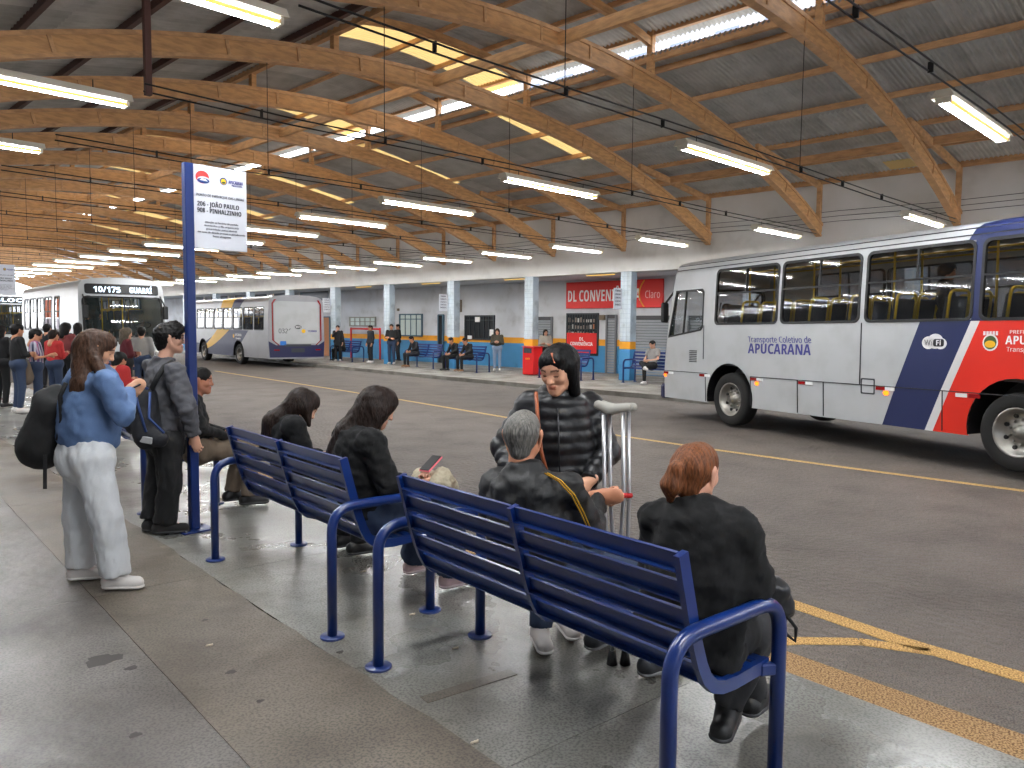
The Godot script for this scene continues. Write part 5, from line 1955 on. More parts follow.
func hair_mat(key: String, col: Color) -> StandardMaterial3D:
	if M.has(key): return M[key]
	if not M.has("strand"): M["strand"] = noise_tex(0.05, 3, [[0.0, g(0.35)], [0.45, g(0.75)], [0.7, g(1.0)], [1.0, Color(1, 0.95, 0.88)]], 73, 256)
	var m := mat(key, col, 0.55, 0.0, 0.35)
	m.albedo_texture = M["strand"]
	m.uv1_triplanar = true
	m.uv1_scale = Vector3(9, 0.9, 9)
	if not M.has("strand_n"): M["strand_n"] = noise_tex(0.06, 3, [], 74, 256, FastNoiseLite.TYPE_SIMPLEX_SMOOTH, true, 6.0)
	m.normal_enabled = true
	m.normal_texture = M["strand_n"]
	m.normal_scale = 0.7
	return m

func head_xf(j: Dictionary, o: Dictionary, s: float) -> Transform3D:
	var f: Vector3 = o.get("look", Vector3(0, -0.1, 1))
	f = f.normalized()
	var u: Vector3 = o.get("head_up", Vector3.UP)
	var x := u.cross(f).normalized()
	u = f.cross(x)
	return Transform3D(Basis(x, u, f) * s, j["head"])

# o: h, look, skin, cell, bulk, top, bottom, shoes, hair ... (see the calls)
func person(label: String, at: Vector3, yaw: float, j: Dictionary, o: Dictionary, group := "") -> Node3D:
	var near: bool = o.get("near", true)
	var p := thing("person", label, "person", at, yaw, group)
	var cell: float = o.get("cell", 0.013 if near else 0.03)
	var hs: float = o.get("hs", 0.95)
	var bulk: float = o.get("bulk", 1.0)
	var sd: int = names["person"]
	var F := Vector3.BACK
	var spine: Vector3 = (j["neck"] - j["hip"]).normalized()
	var lat: Vector3 = (j["sL"] - j["sR"]).normalized()
	var fwd := lat.cross(spine).normalized()
	var dk: float = o.get("dk", 0.72)
	var waist: Vector3 = j["hip"].lerp(j["chest"], 0.42)
	# --- skin
	var b := Blob.new()
	b.cell = 0.02 if near else 0.035
	b.bone(j["chest"], waist, 0.10 * bulk, 0.09 * bulk, 0.03, fwd, dk)
	b.bone(waist, j["hip"], 0.09 * bulk, 0.09 * bulk, 0.03, fwd, dk)
	b.bone(j["chest"], j["neck"], 0.08, 0.05, 0.03)
	for s in ["L", "R"]:
		b.bone(j["s" + s], j["e" + s], 0.036, 0.032, 0.02)
		b.bone(j["e" + s], j["w" + s], 0.032, 0.024, 0.02)
		b.bone(j["chest"].lerp(j["neck"], 0.6), j["s" + s], 0.045, 0.036, 0.03)
		b.bone(j["h" + s], j["k" + s], 0.06 * bulk, 0.042, 0.03)
		b.bone(j["k" + s], j["a" + s], 0.042, 0.030, 0.02)
		b.bone(j["a" + s] + Vector3(0, -0.03, 0), j["t" + s].lerp(j["a" + s], 0.3), 0.025, 0.022, 0.02)
	var hx := head_xf(j, o, hs)
	b.bone(j["neck"], hx * Vector3(0, -0.10, -0.03), 0.050, 0.048, 0.02)
	jobs.append(b)
	var ex: Array = [[head_hi if near else head_lo, hx, true, false]]
	for s in ["L", "R"]:
		var spec: Array = o.get("hand" + s, [])
		if spec.size() == 1 and spec[0] == "none": continue
		var d: Vector3 = (j["w" + s] - j["e" + s]).normalized()
		var pn: Vector3 = (Vector3.RIGHT if s == "R" else Vector3.LEFT)
		var kind := "relaxed" if near else "low"
		if spec.size() > 0 and near: kind = spec[0]
		if spec.size() > 1: d = spec[1].normalized()
		if spec.size() > 2: pn = spec[2]
		var z := (pn - d * pn.dot(d)).normalized()
		var x := (-d).cross(z)
		# thumb lies on +x of the model: mirror for the hand whose thumb must go the other way
		var mir: bool = s == "L"
		var bs := Basis(-x if mir else x, -d, z)
		ex.append([hand_mesh[kind], Transform3D(bs * (hs / 0.98), j["w" + s]), false, bs.determinant() < 0])
	var body := MeshInstance3D.new()
	body.name = "body"
	body.material_override = skin_mat()
	p.add_child(body, true)
	bodies.append([b, body, ex, o.get("skin", Color(0.78, 0.56, 0.44))])
	# --- trousers
	var bt: Dictionary = o.get("bottom", {})
	if not bt.is_empty():
		b = Blob.new()
		b.cell = cell
		b.amp = bt.get("amp", 0.012) if near else 0.0
		b.freq = Vector3(11, 5, 11)
		b.seed_ = sd
		var rt: float = bt.get("thigh", 0.088) * bulk
		var rk: float = bt.get("knee", 0.066) * bulk
		var ra: float = bt.get("ankle", 0.052)
		b.bone(j["hL"] + spine * 0.02, j["hR"] + spine * 0.02, bt.get("hip", 0.12) * bulk, -1.0, 0.04)
		b.bone(j["hip"].lerp(waist, 0.8), j["hip"], bt.get("waist", 0.135) * bulk, bt.get("waist", 0.135) * bulk * 1.08, 0.04, fwd, maxf(dk, 0.78))
		if bt.has("seat"): b.ball(j["hip"] - fwd * 0.05 + Vector3(0, -0.03, 0), bt.seat, 0.06)
		for s in ["L", "R"]:
			b.bone(j["h" + s], j["k" + s], rt, rk, 0.03)
			var e: Vector3 = j["k" + s].lerp(j["a" + s], bt.get("len", 0.97))
			b.bone(j["k" + s], e, rk, ra, 0.02, Vector3.ZERO, 1.0, 0, 1)
		add_blob(bt.get("name", "trousers"), b, bt.mat, p)
	# --- skirt or coat tails go with the top
	var tp: Dictionary = o.get("top", {})
	if not tp.is_empty():
		b = Blob.new()
		b.cell = tp.get("cell", cell)
		b.amp = tp.get("amp", 0.012) if near else 0.0
		b.freq = tp.get("freq", Vector3(9, 12, 9))
		b.seed_ = sd + 50
		var rc: float = tp.get("chest", 0.165) * bulk
		var rw: float = tp.get("waist", 0.155) * bulk
		var rh: float = tp.get("hem", 0.165) * bulk
		var rip: float = tp.get("rip", 0.0)
		var per: float = tp.get("per", 0.065)
		var up2: Vector3 = j["chest"].lerp(j["neck"], 0.35)
		var hem: Vector3 = j["hip"] + (waist - j["hip"]) * tp.get("hem_at", 0.0)
		b.bone(up2, j["chest"].lerp(waist, 0.35), rc * 0.92, rc, 0.04, fwd, dk, 0, 0, rip, -per)
		b.bone(j["chest"].lerp(waist, 0.3), waist, rc, rw, 0.04, fwd, maxf(dk, tp.get("dkw", dk)), 0, 0, rip, -per)
		b.bone(waist, hem, rw, rh, 0.03, fwd, maxf(dk, tp.get("dkh", dk)), 0, 1, rip, -per)
		b.bone(up2, j["neck"] + spine * tp.get("collar", 0.0), 0.085, tp.get("collar_r", 0.066), 0.03, Vector3.ZERO, 1.0, 0, 1)
		var sl: float = tp.get("sleeve", 0.97)
		var ru: float = tp.get("arm", 0.062)
		var rf: float = tp.get("fore", 0.050)
		var rcuff: float = tp.get("cuff", 0.042)
		for s in ["L", "R"]:
			b.bone(up2, j["s" + s], 0.078 * bulk, ru * 1.02, 0.03, Vector3.ZERO, 1.0, 0, 0, rip, -per)
			if sl < 0.5:
				b.bone(j["s" + s], j["s" + s].lerp(j["e" + s], sl * 2.0), ru * 1.08, ru * 1.1, 0.03, Vector3.ZERO, 1.0, 0, 1)
			else:
				b.bone(j["s" + s], j["e" + s], ru * 1.03, ru * 0.92, 0.03, Vector3.ZERO, 1.0, 0, 0, rip, per)
				b.bone(j["e" + s], j["e" + s].lerp(j["w" + s], sl), rf, rcuff, 0.02, Vector3.ZERO, 1.0, 0, 1, rip, per)
		for e in tp.get("extra", []): b.bone_from(e)
		add_blob(tp.get("name", "jacket"), b, tp.mat, p)
	# --- shoes
	var sh: Dictionary = o.get("shoes", {})
	if not sh.is_empty():
		for s in ["L", "R"]:
			var a: Vector3 = j["a" + s]
			var t: Vector3 = j["t" + s]
			var fd := t - a
			fd.y = 0
			if fd.length() < 0.01: fd = F
			fd = fd.normalized()
			var base := Vector3(a.x, a.y - 0.075, a.z)
			var tilt: Vector3 = o.get("foot_up" + s, Vector3.UP)
			b = Blob.new()
			b.cell = 0.006 if near else 0.02
			var U := Vector3.UP
			var heel := base - fd * 0.045
			var ln: float = sh.get("len", 0.26)
			var toe: Vector3 = heel + fd * (ln - 0.08)
			if o.has("foot_drop"): toe.y -= o.foot_drop
			b.bone(heel + U * 0.042, toe + U * 0.034, 0.042, 0.042, 0.02, fd.cross(U), 1.0)
			b.bone(heel + U * 0.05, a + U * 0.005, 0.042, 0.040, 0.025)
			b.bone(heel.lerp(toe, 0.45) + U * 0.058, a, 0.036, 0.036, 0.03)
			b.bone(base + U * -0.10 - fd * 0.3, base + U * -0.10 + fd * 0.4, 0.093, 0.093, 0.002, Vector3.ZERO, 1.0, 1)
			var so := add_blob("shoe", b, sh.mat, p)
			var c := Blob.new()
			c.cell = 0.006 if near else 0.02
			c.bone(heel + U * 0.016, toe + U * 0.014, 0.047, 0.046, 0.01, U, 0.36)
			add_blob("sole", c, sh.sole, so)
	# --- hair
	var hr: Dictionary = o.get("hair", {})
	if not hr.is_empty():
		b = Blob.new()
		b.cell = 0.008 if near else 0.018
		b.amp = hr.get("amp", 0.004) if near else 0.0
		b.freq = hr.get("freq", Vector3(42, 5, 42))
		b.seed_ = sd + 90
		var P := func(x: float, y: float, z: float) -> Vector3: return hx * Vector3(x, y, z)
		var xd := hx.basis.x.normalized()
		var grow: float = hr.get("grow", 0.0)
		b.bone(P.call(0, 0.034, -0.030), P.call(0, 0.046, 0.012), (0.097 + grow) * hs, (0.092 + grow) * hs, 0.02, xd, 0.90)
		b.bone(P.call(0, 0.02, -0.045), P.call(0, -0.045, -0.055), (0.088 + grow) * hs, (0.062 + grow) * hs, 0.03, xd, 0.95)
		# open the face and the nape
		b.bone(P.call(0, 0.012, 0.125), P.call(0, -0.13, 0.10), hr.get("face", 0.072) * hs, 0.09 * hs, 0.01, Vector3.ZERO, 1.0, 1)
		if hr.get("ears", true):
			for s in [-1.0, 1.0]: b.bone(P.call(s * 0.095, -0.005, 0.025), P.call(s * 0.09, -0.06, 0.02), 0.035 * hs, 0.045 * hs, 0.01, Vector3.ZERO, 1.0, 1)
		for e in hr.get("extra", []):     # [a, b, ra, rb, k] in head space
			b.bone(hx * e[0], hx * e[1], e[2] * hs, e[3] * hs, e[4] if e.size() > 4 else 0.03)
		for e in hr.get("world", []):     # the same in the person's space
			b.bone_from(e)
		add_blob("hair", b, hr.mat, p)
	return p

# ---------------------------------------------------------------- who is where
func yaw_of(d: Vector3) -> float: return atan2(d.x, d.z)

func local_at(at: Vector3, yaw: float) -> Callable:      # photo pixel and depth to the person's own frame
	var inv := Transform3D(Basis(Vector3.UP, yaw), at).affine_inverse()
	return func(x: float, y: float, d: float) -> Vector3: return inv * pd(x, y, d)

func flat(v: Vector3) -> Vector3: return Vector3(v.x, 0, v.z).normalized()

func make_cast() -> void:
	build_heads()
	var white_sole := mat("sole_white", Color(0.84, 0.82, 0.80), 0.6)
	var dark_sole := mat("sole_dark", Color(0.16, 0.16, 0.17), 0.6)
	var black := cloth("cloth_black", Color(0.055, 0.055, 0.065), 0.8)
	var jeans := cloth("cloth_jeans", Color(0.19, 0.25, 0.36), 0.85)
	near_cast(white_sole, dark_sole, black, jeans)
	make_crowd(white_sole, dark_sole, black, jeans)
	flush_people()

func near_cast(white_sole: Material, dark_sole: Material, black: Material, jeans: Material) -> void:
	var fwg := flat(c_fw)
	var rtg := flat(c_rt)
	# ---- woman in the denim jacket
	var at := pg(100, 577)
	var dr := (rtg * 0.86 + fwg * 0.5).normalized()
	var yaw := yaw_of(dr)
	var L := local_at(at, yaw)
	var D := 4.97
	var j := stand_pose(1.62)
	j["hip"] = L.call(87, 455, D); j["chest"] = L.call(92, 398, D); j["neck"] = L.call(93, 371, D); j["head"] = L.call(97, 350, D)
	j["hR"] = L.call(92, 462, D - 0.09); j["hL"] = L.call(82, 462, D + 0.09)
	j["kR"] = L.call(106, 515, D - 0.10); j["aR"] = L.call(116, 568, D - 0.07); j["tR"] = L.call(148, 580, D - 0.05)
	j["kL"] = L.call(80, 518, D + 0.08); j["aL"] = L.call(82, 565, D + 0.10); j["tL"] = L.call(104, 575, D + 0.14)
	j["aL"].y = 0.08; j["aR"].y = 0.08
	j["sR"] = L.call(107, 383, D - 0.17); j["sL"] = L.call(82, 382, D + 0.17)
	j["eR"] = L.call(123, 415, D - 0.15); j["wR"] = L.call(128, 391, D + 0.03)
	j["eL"] = L.call(106, 414, D + 0.22); j["wL"] = L.call(122, 394, D + 0.14)
	var denim := cloth("cloth_denim", Color(0.36, 0.47, 0.64), 0.8, 40.0)
	var cream := cloth("cloth_cream", Color(0.86, 0.87, 0.88), 0.85)
	var hx := head_xf(j, {"look": Vector3(-0.15, -0.42, 1)}, 0.95)
	var nk: Vector3 = j["neck"]
	var w1 := [[hx * Vector3(0, -0.02, -0.06), L.call(84, 385, D - 0.10), 0.085, 0.075, 0.04], [L.call(84, 385, D - 0.10), L.call(66, 425, D - 0.12), 0.07, 0.03, 0.04], [hx * Vector3(-0.06, -0.02, -0.02), L.call(108, 388, D - 0.19), 0.05, 0.018, 0.03], [hx * Vector3(0.03, 0.0, -0.05), L.call(72, 400, D + 0.04), 0.07, 0.05, 0.04], [L.call(76, 392, D - 0.02), L.call(61, 428, D - 0.08), 0.05, 0.018, 0.03]]
	person("standing person in blue denim jacket and white jeans with long brown hair", at, yaw, j, {"h": 1.62, "bulk": 1.18, "dk": 0.92, "look": Vector3(-0.15, -0.42, 1), "skin": Color(0.80, 0.60, 0.48),
		"top": {"mat": denim, "chest": 0.165, "waist": 0.168, "hem": 0.155, "hem_at": 0.50, "amp": 0.015, "freq": Vector3(8, 9, 8), "arm": 0.075, "fore": 0.066, "cuff": 0.05, "collar": 0.02, "collar_r": 0.075, "name": "denim_jacket"},
		"bottom": {"mat": cream, "hip": 0.115, "thigh": 0.098, "knee": 0.082, "ankle": 0.088, "waist": 0.138, "seat": 0.125, "amp": 0.014, "name": "jeans"},
		"shoes": {"mat": mat("shoe_white", Color(0.82, 0.80, 0.78), 0.6), "sole": white_sole, "len": 0.25},
		"handR": ["grip", Vector3(0, 0.5, 0.8), Vector3(1, 0, 0)], "handL": ["grip", Vector3(-0.2, 0.3, 0.8), Vector3(-1, 0, 0)],
		"hair": {"mat": hair_mat("hair_brown", Color(0.30, 0.20, 0.14)), "ears": false, "face": 0.062, "grow": 0.002, "amp": 0.006, "world": w1}})
	# her black backpack, worn on the shoulders
	var bp := Blob.new()
	bp.cell = 0.012
	bp.amp = 0.008
	bp.freq = Vector3(7, 7, 7)
	var T := Transform3D(Basis(Vector3.UP, yaw), at)
	var bag := thing("backpack", "black backpack on the back of the person in the denim jacket", "backpack", at, yaw)
	bp.bone(L.call(54, 412, D + 0.05), L.call(42, 446, D + 0.05), 0.13, 0.15, 0.05, (L.call(60, 430, D) - L.call(60, 430, D + 0.1)).normalized(), 1.25)
	bp.bone(L.call(50, 400, D + 0.05), L.call(56, 395, D + 0.05), 0.09, 0.07, 0.05)
	bp.bone(L.call(37, 432, D - 0.03), L.call(36, 448, D - 0.03), 0.07, 0.085, 0.03)
	add_blob("pack", bp, black, bag)
	var st := new_st(false)
	tube(st, [L.call(66, 383, D - 0.16), L.call(60, 396, D - 0.16), L.call(62, 420, D - 0.15), L.call(58, 440, D - 0.12)], 0.014, 6)
	obj("shoulder_strap", st, black, bag)
	st = new_st()
	bar(st, L.call(45, 455, D - 0.1), L.call(45, 489, D - 0.1), 0.022, 0.006)
	obj("hanging_strap", st, black, bag)
	var ph := thing("phone", "dark phone held by the person in the denim jacket", "phone", at, yaw)
	st = new_st()
	bar(st, L.call(125, 391, D + 0.0), L.call(139, 384, D + 0.06), 0.07, 0.010, 0.003)
	obj("case", st, mat("phone_dark", Color(0.09, 0.09, 0.10), 0.3), ph)

	# ---- boy in the grey hoodie
	at = pg(165, 527)
	dr = (rtg * 0.9 + fwg * 0.42).normalized()
	yaw = yaw_of(dr)
	L = local_at(at, yaw)
	D = 6.28
	j = stand_pose(1.70)
	j["hip"] = L.call(165, 438, D); j["chest"] = L.call(163, 395, D); j["neck"] = L.call(164, 361, D); j["head"] = L.call(171, 339, D)
	j["hR"] = L.call(168, 445, D - 0.09); j["hL"] = L.call(161, 445, D + 0.09)
	j["kR"] = L.call(170, 485, D - 0.09); j["aR"] = L.call(164, 519, D - 0.08); j["tR"] = L.call(186, 525, D - 0.03)
	j["kL"] = L.call(158, 483, D + 0.09); j["aL"] = L.call(151, 514, D + 0.02); j["tL"] = L.call(160, 520, D + 0.14)
	j["aL"].y = 0.08; j["aR"].y = 0.08
	j["sR"] = L.call(175, 373, D - 0.17); j["sL"] = L.call(156, 371, D + 0.17)
	j["eR"] = L.call(186, 408, D - 0.20); j["wR"] = L.call(194, 436, D - 0.12)
	j["eL"] = L.call(160, 408, D + 0.24); j["wL"] = L.call(178, 425, D + 0.2)
	var grey := cloth("cloth_grey", Color(0.33, 0.33, 0.35), 0.9)
	person("standing person in grey hoodie and black trousers beside the blue pole", at, yaw, j, {"h": 1.70, "dk": 0.80, "look": Vector3(-0.12, -0.05, 1), "skin": Color(0.84, 0.64, 0.54), "bulk": 1.0,
		"top": {"mat": grey, "chest": 0.185, "waist": 0.185, "hem": 0.18, "hem_at": -0.15, "amp": 0.02, "arm": 0.082, "fore": 0.070, "cuff": 0.055, "sleeve": 0.98, "collar": 0.03, "collar_r": 0.08, "name": "hoodie",
			"extra": [[L.call(150, 366, D + 0.05), L.call(160, 372, D - 0.05), 0.06, 0.07, 0.03]]},
		"bottom": {"mat": black, "hip": 0.125, "thigh": 0.10, "knee": 0.090, "ankle": 0.085, "waist": 0.14, "amp": 0.018},
		"shoes": {"mat": cloth("cloth_darkgrey", Color(0.15, 0.14, 0.14), 0.8), "sole": dark_sole, "len": 0.27},
		"handR": ["relaxed", Vector3(0.1, -1, 0.25), Vector3(1, 0, 0.3)], "handL": ["relaxed"],
		"hair": {"mat": hair_mat("hair_black", Color(0.075, 0.06, 0.055)), "face": 0.068, "grow": 0.008, "amp": 0.010, "freq": Vector3(40, 40, 40), "extra": [[Vector3(0, 0.10, 0.03), Vector3(0, 0.085, 0.085), 0.055, 0.03, 0.03]]}})
	# eyeglasses
	var hx2 := Transform3D(Basis(Vector3.UP, yaw), at) * head_xf(j, {"look": Vector3(-0.12, -0.05, 1)}, 0.95)
	var gl := thing("glasses", "thin dark framed eyeglasses worn by the person in the hoodie", "glasses", hx2.origin)
	st = new_st(false)
	for s in [-1.0, 1.0]:
		var pts: Array = []
		for k in 13:
			var a := TAU * k / 12
			pts.append(hx2.basis * Vector3(s * 0.033 + cos(a) * 0.024, 0.004 + sin(a) * 0.018, 0.098))
		tube(st, pts, 0.0022, 5, -1.0, false)
		tube(st, [hx2.basis * Vector3(s * 0.056, 0.01, 0.098), hx2.basis * Vector3(s * 0.085, 0.015, 0.0)], 0.0022, 5)
	tube(st, [hx2.basis * Vector3(-0.009, 0.008, 0.10), hx2.basis * Vector3(0.009, 0.008, 0.10)], 0.0022, 5)
	obj("frame", st, mat("phone_dark", Color.BLACK), gl)
	bag = thing("backpack", "dark grey and blue backpack hanging from the hooded person's shoulder", "backpack", at, yaw)
	bp = Blob.new()
	bp.cell = 0.012
	bp.amp = 0.01
	bp.freq = Vector3(9, 9, 9)
	var bd := 6.02
	bp.bone(L.call(145, 398, bd), L.call(148, 434, bd), 0.105, 0.125, 0.04, c_fw, 0.7)
	bp.bone(L.call(134, 425, bd - 0.02), L.call(160, 440, bd - 0.04), 0.07, 0.06, 0.04)
	add_blob("pack", bp, cloth("cloth_navy", Color(0.085, 0.09, 0.12), 0.7), bag)
	var blu := mat("strap_blue", Color(0.16, 0.25, 0.45), 0.7)
	for pth in [[[134, 388], [138, 405], [146, 432]], [[150, 392], [149, 418], [164, 433]], [[137, 386], [140, 384], [148, 389]]]:
		st = new_st(false)
		var pts: Array = []
		for q in pth: pts.append(L.call(q[0], q[1], bd - 0.115))
		tube(st, pts, 0.010, 6)
		obj("piping", st, blu, bag)
	st = new_st(false)
	tube(st, [L.call(150, 392, bd), L.call(158, 376, bd + 0.0), L.call(164, 367, bd + 0.05), L.call(172, 362, bd + 0.16)], 0.022, 7)
	obj("shoulder_strap", st, black, bag)
	st = new_st()
	bar(st, L.call(131, 437, bd - 0.08), L.call(152, 441, bd - 0.12), 0.02, 0.05, 0.005)
	obj("pocket_panel", st, mat("pocket_pale", Color(0.62, 0.62, 0.63), 0.7), bag)

	# ---- seated row
	var seat := func(a: float, o: float) -> Vector3: return BENCH_O + BENCH_AX * a + BENCH_PE * o
	var face := yaw_of(BENCH_PE)
	var black2 := cloth("cloth_black_soft", Color(0.045, 0.045, 0.05), 0.95)
	# person behind the pole, beige trousers
	at = seat.call(-1.66, 0.44)
	j = sit_pose(1.62)
	j["wL"] = Vector3(0.1, 0.66, 0.26); j["wR"] = Vector3(-0.08, 0.64, 0.26)
	j["head"] += Vector3(0, -0.01, 0.06)
	j["kL"] = Vector3(0.1, 0.53, 0.40); j["aL"] = Vector3(0.06, 0.10, 0.30); j["tL"] = Vector3(0.08, 0.03, 0.48)
	person("seated person in black jacket and beige trousers behind the blue pole", at, face - 0.15, j, {"look": Vector3(-0.3, -0.05, 1), "skin": Color(0.68, 0.46, 0.36), "bulk": 1.12, "dk": 0.85,
		"top": {"mat": black, "chest": 0.165, "waist": 0.165, "hem": 0.17, "arm": 0.07, "amp": 0.016},
		"bottom": {"mat": cloth("cloth_beige", Color(0.45, 0.39, 0.33), 0.9), "thigh": 0.09, "knee": 0.075, "ankle": 0.07},
		"shoes": {"mat": mat("shoe_black", Color(0.07, 0.07, 0.075), 0.5), "sole": dark_sole},
		"hair": {"mat": hair_mat("hair_black", Color.BLACK), "face": 0.066, "extra": [[Vector3(0, 0.02, -0.09), Vector3(0, 0.0, -0.12), 0.05, 0.045]]}})
	# long-haired girl looking down, left on the middle bench
	at = seat.call(0.40, 0.44)
	yaw = face - 0.05
	j = sit_pose(1.60)
	j["head"] += Vector3(-0.01, -0.055, 0.07); j["neck"] += Vector3(0, -0.01, 0.02)
	j["chest"] += Vector3(0, 0, 0.03)
	j["wL"] = Vector3(0.10, 0.72, 0.24); j["wR"] = Vector3(-0.10, 0.74, 0.24)
	var Y := Vector3.UP
	person("seated person in black coat with long dark hair bent over a dark bag", at, yaw, j, {"look": Vector3(-0.15, -0.75, 1), "head_up": Vector3(0, 1, 0.4), "skin": Color(0.80, 0.60, 0.50), "dk": 0.8,
		"top": {"mat": black2, "chest": 0.165, "waist": 0.16, "hem": 0.17, "arm": 0.072, "fore": 0.06, "amp": 0.016},
		"bottom": {"mat": black, "ankle": 0.06}, "shoes": {"mat": mat("shoe_black", Color.BLACK), "sole": dark_sole},
		"hair": {"mat": hair_mat("hair_darkbrown", Color(0.16, 0.105, 0.08)), "ears": false, "face": 0.06, "grow": 0.0, "amp": 0.004,
			"world": [[j["head"] + Vector3(0.01, 0.0, -0.05), Vector3(0.07, 0.99, -0.14), 0.082, 0.07, 0.04], [Vector3(0.07, 0.99, -0.14), Vector3(0.13, 0.82, -0.19), 0.07, 0.035, 0.04], [j["head"] + Vector3(-0.06, 0.0, 0.0), Vector3(-0.09, 0.98, 0.05), 0.045, 0.016, 0.03], [Vector3(0.02, 1.02, -0.11), Vector3(0.03, 0.86, -0.18), 0.06, 0.035, 0.04]]}})
	var hb := thing("handbag", "dark leather bag held up on the lap of the stooping person", "bag", at, yaw)
	bp = Blob.new()
	bp.cell = 0.009
	bp.bone(Vector3(-0.16, 0.80, 0.30), Vector3(-0.02, 0.86, 0.40), 0.045, 0.045, 0.02)
	bp.bone(Vector3(-0.14, 0.70, 0.32), Vector3(0.02, 0.74, 0.40), 0.06, 0.06, 0.03)
	add_blob("bag_body", bp, mat("leather_dark", Color(0.10, 0.10, 0.12), 0.35), hb)
	# long wavy hair, phone with pink case
	at = seat.call(1.44, 0.44)
	yaw = face - 0.10
	j = sit_pose(1.66)
	j["head"] += Vector3(-0.01, 0.0, 0.06)
	j["eR"] = Vector3(-0.27, 0.76, -0.02); j["wR"] = Vector3(-0.15, 0.72, 0.23)
	j["wL"] = Vector3(0.10, 0.70, 0.25)
	j["kL"] = Vector3(0.16, 0.53, 0.42); j["aL"] = Vector3(0.34, 0.09, 0.46); j["tL"] = Vector3(0.36, 0.03, 0.66)
	j["kR"] = Vector3(-0.14, 0.53, 0.44); j["aR"] = Vector3(-0.05, 0.09, 0.52); j["tR"] = Vector3(-0.05, 0.03, 0.72)
	var pink := mat("shoe_pink", Color(0.82, 0.70, 0.70), 0.6)
	person("seated person in fluffy black jacket and jeans with long wavy hair", at, yaw, j, {"look": Vector3(-0.12, -0.5, 1), "skin": Color(0.80, 0.60, 0.50), "bulk": 1.12, "dk": 0.85,
		"top": {"mat": black2, "chest": 0.168, "waist": 0.165, "hem": 0.18, "hem_at": -0.1, "arm": 0.078, "fore": 0.064, "amp": 0.016, "freq": Vector3(16, 16, 16)},
		"bottom": {"mat": jeans, "thigh": 0.09, "knee": 0.085, "ankle": 0.10, "len": 0.93, "name": "jeans"},
		"shoes": {"mat": pink, "sole": mat("sole_pink", Color(0.86, 0.78, 0.78), 0.6), "len": 0.26},
		"handR": ["grip", Vector3(0.3, 0.25, 1), Vector3(0.6, 1, 0)],
		"hair": {"mat": hair_mat("hair_darkbrown", Color.BLACK), "ears": false, "face": 0.06, "grow": 0.004, "amp": 0.008, "freq": Vector3(26, 9, 26),
			"world": [[j["head"] + Vector3(0.01, 0.0, -0.05), Vector3(0.05, 1.03, -0.13), 0.090, 0.080, 0.04], [Vector3(0.05, 1.03, -0.13), Vector3(0.12, 0.83, -0.19), 0.080, 0.045, 0.04], [j["head"] + Vector3(-0.05, -0.02, -0.02), Vector3(-0.06, 1.0, -0.06), 0.06, 0.035, 0.04], [Vector3(0.0, 1.02, -0.13), Vector3(0.04, 0.88, -0.19), 0.06, 0.04, 0.04], [Vector3(0.10, 0.98, -0.16), Vector3(0.17, 0.80, -0.24), 0.055, 0.03, 0.04]]}})
	ph = thing("phone", "phone in a pink case held by the wavy-haired person", "phone", at, yaw)
	st = new_st()
	bx(st, Vector3(-0.10, 0.83, 0.34), Vector3(0.078, 0.012, 0.155), 0.004, Basis(Vector3.UP, 0.4) * Basis(Vector3.RIGHT, -0.5))
	obj("case", st, mat("phone_pink", Color(0.92, 0.45, 0.50), 0.5), ph)
	st = new_st()
	bx(st, Vector3(-0.10, 0.8365, 0.337), Vector3(0.070, 0.006, 0.146), 0.002, Basis(Vector3.UP, 0.4) * Basis(Vector3.RIGHT, -0.5))
	obj("screen", st, mat("phone_dark", Color.BLACK), ph)
	hb = thing("handbag", "cream knitted bag on the lap of the wavy-haired person", "bag", at, yaw)
	bp = Blob.new()
	bp.cell = 0.008
	bp.amp = 0.012
	bp.freq = Vector3(22, 22, 22)
	bp.bone(Vector3(-0.16, 0.70, 0.36), Vector3(0.08, 0.70, 0.38), 0.08, 0.075, 0.03)
	bp.bone(Vector3(-0.14, 0.76, 0.40), Vector3(-0.06, 0.66, 0.50), 0.05, 0.05, 0.03)
	add_blob("bag_body", bp, cloth("cloth_knit", Color(0.76, 0.72, 0.62), 0.95, 30.0), hb)
	# man with the crutches
	at = seat.call(2.88, 0.45)
	yaw = face - 0.05
	j = sit_pose(1.70)
	var Lm := local_at(at, yaw)
	j["head"] = Lm.call(523, 438, 3.52); j["neck"] = Lm.call(524, 466, 3.48); j["chest"] = Lm.call(527, 520, 3.47)
	j["sR"] = Lm.call(566, 490, 3.46); j["sL"] = Lm.call(497, 485, 3.60)
	j["eR"] = Lm.call(592, 533, 3.58); j["wR"] = Lm.call(599, 496, 3.83)
	j["eL"] = Lm.call(493, 522, 3.75); j["wL"] = Vector3(0.12, 0.70, 0.24)
	j["kR"] = Vector3(-0.14, 0.53, 0.44); j["aR"] = Lm.call(654, 660, 3.75); j["tR"] = j["aR"] + Vector3(-0.02, -0.05, 0.18)
	j["aL"] = Lm.call(598, 638, 4.06); j["tL"] = j["aL"] + Vector3(0.03, -0.05, 0.18)
	j["aR"].y = 0.09; j["aL"].y = 0.09; j["tR"].y = 0.03; j["tL"].y = 0.03
	var tracksuit := cloth("cloth_tracksuit", Color(0.065, 0.065, 0.07), 0.6)
	var greyhair := hair_mat("hair_grey", Color(0.50, 0.49, 0.47))
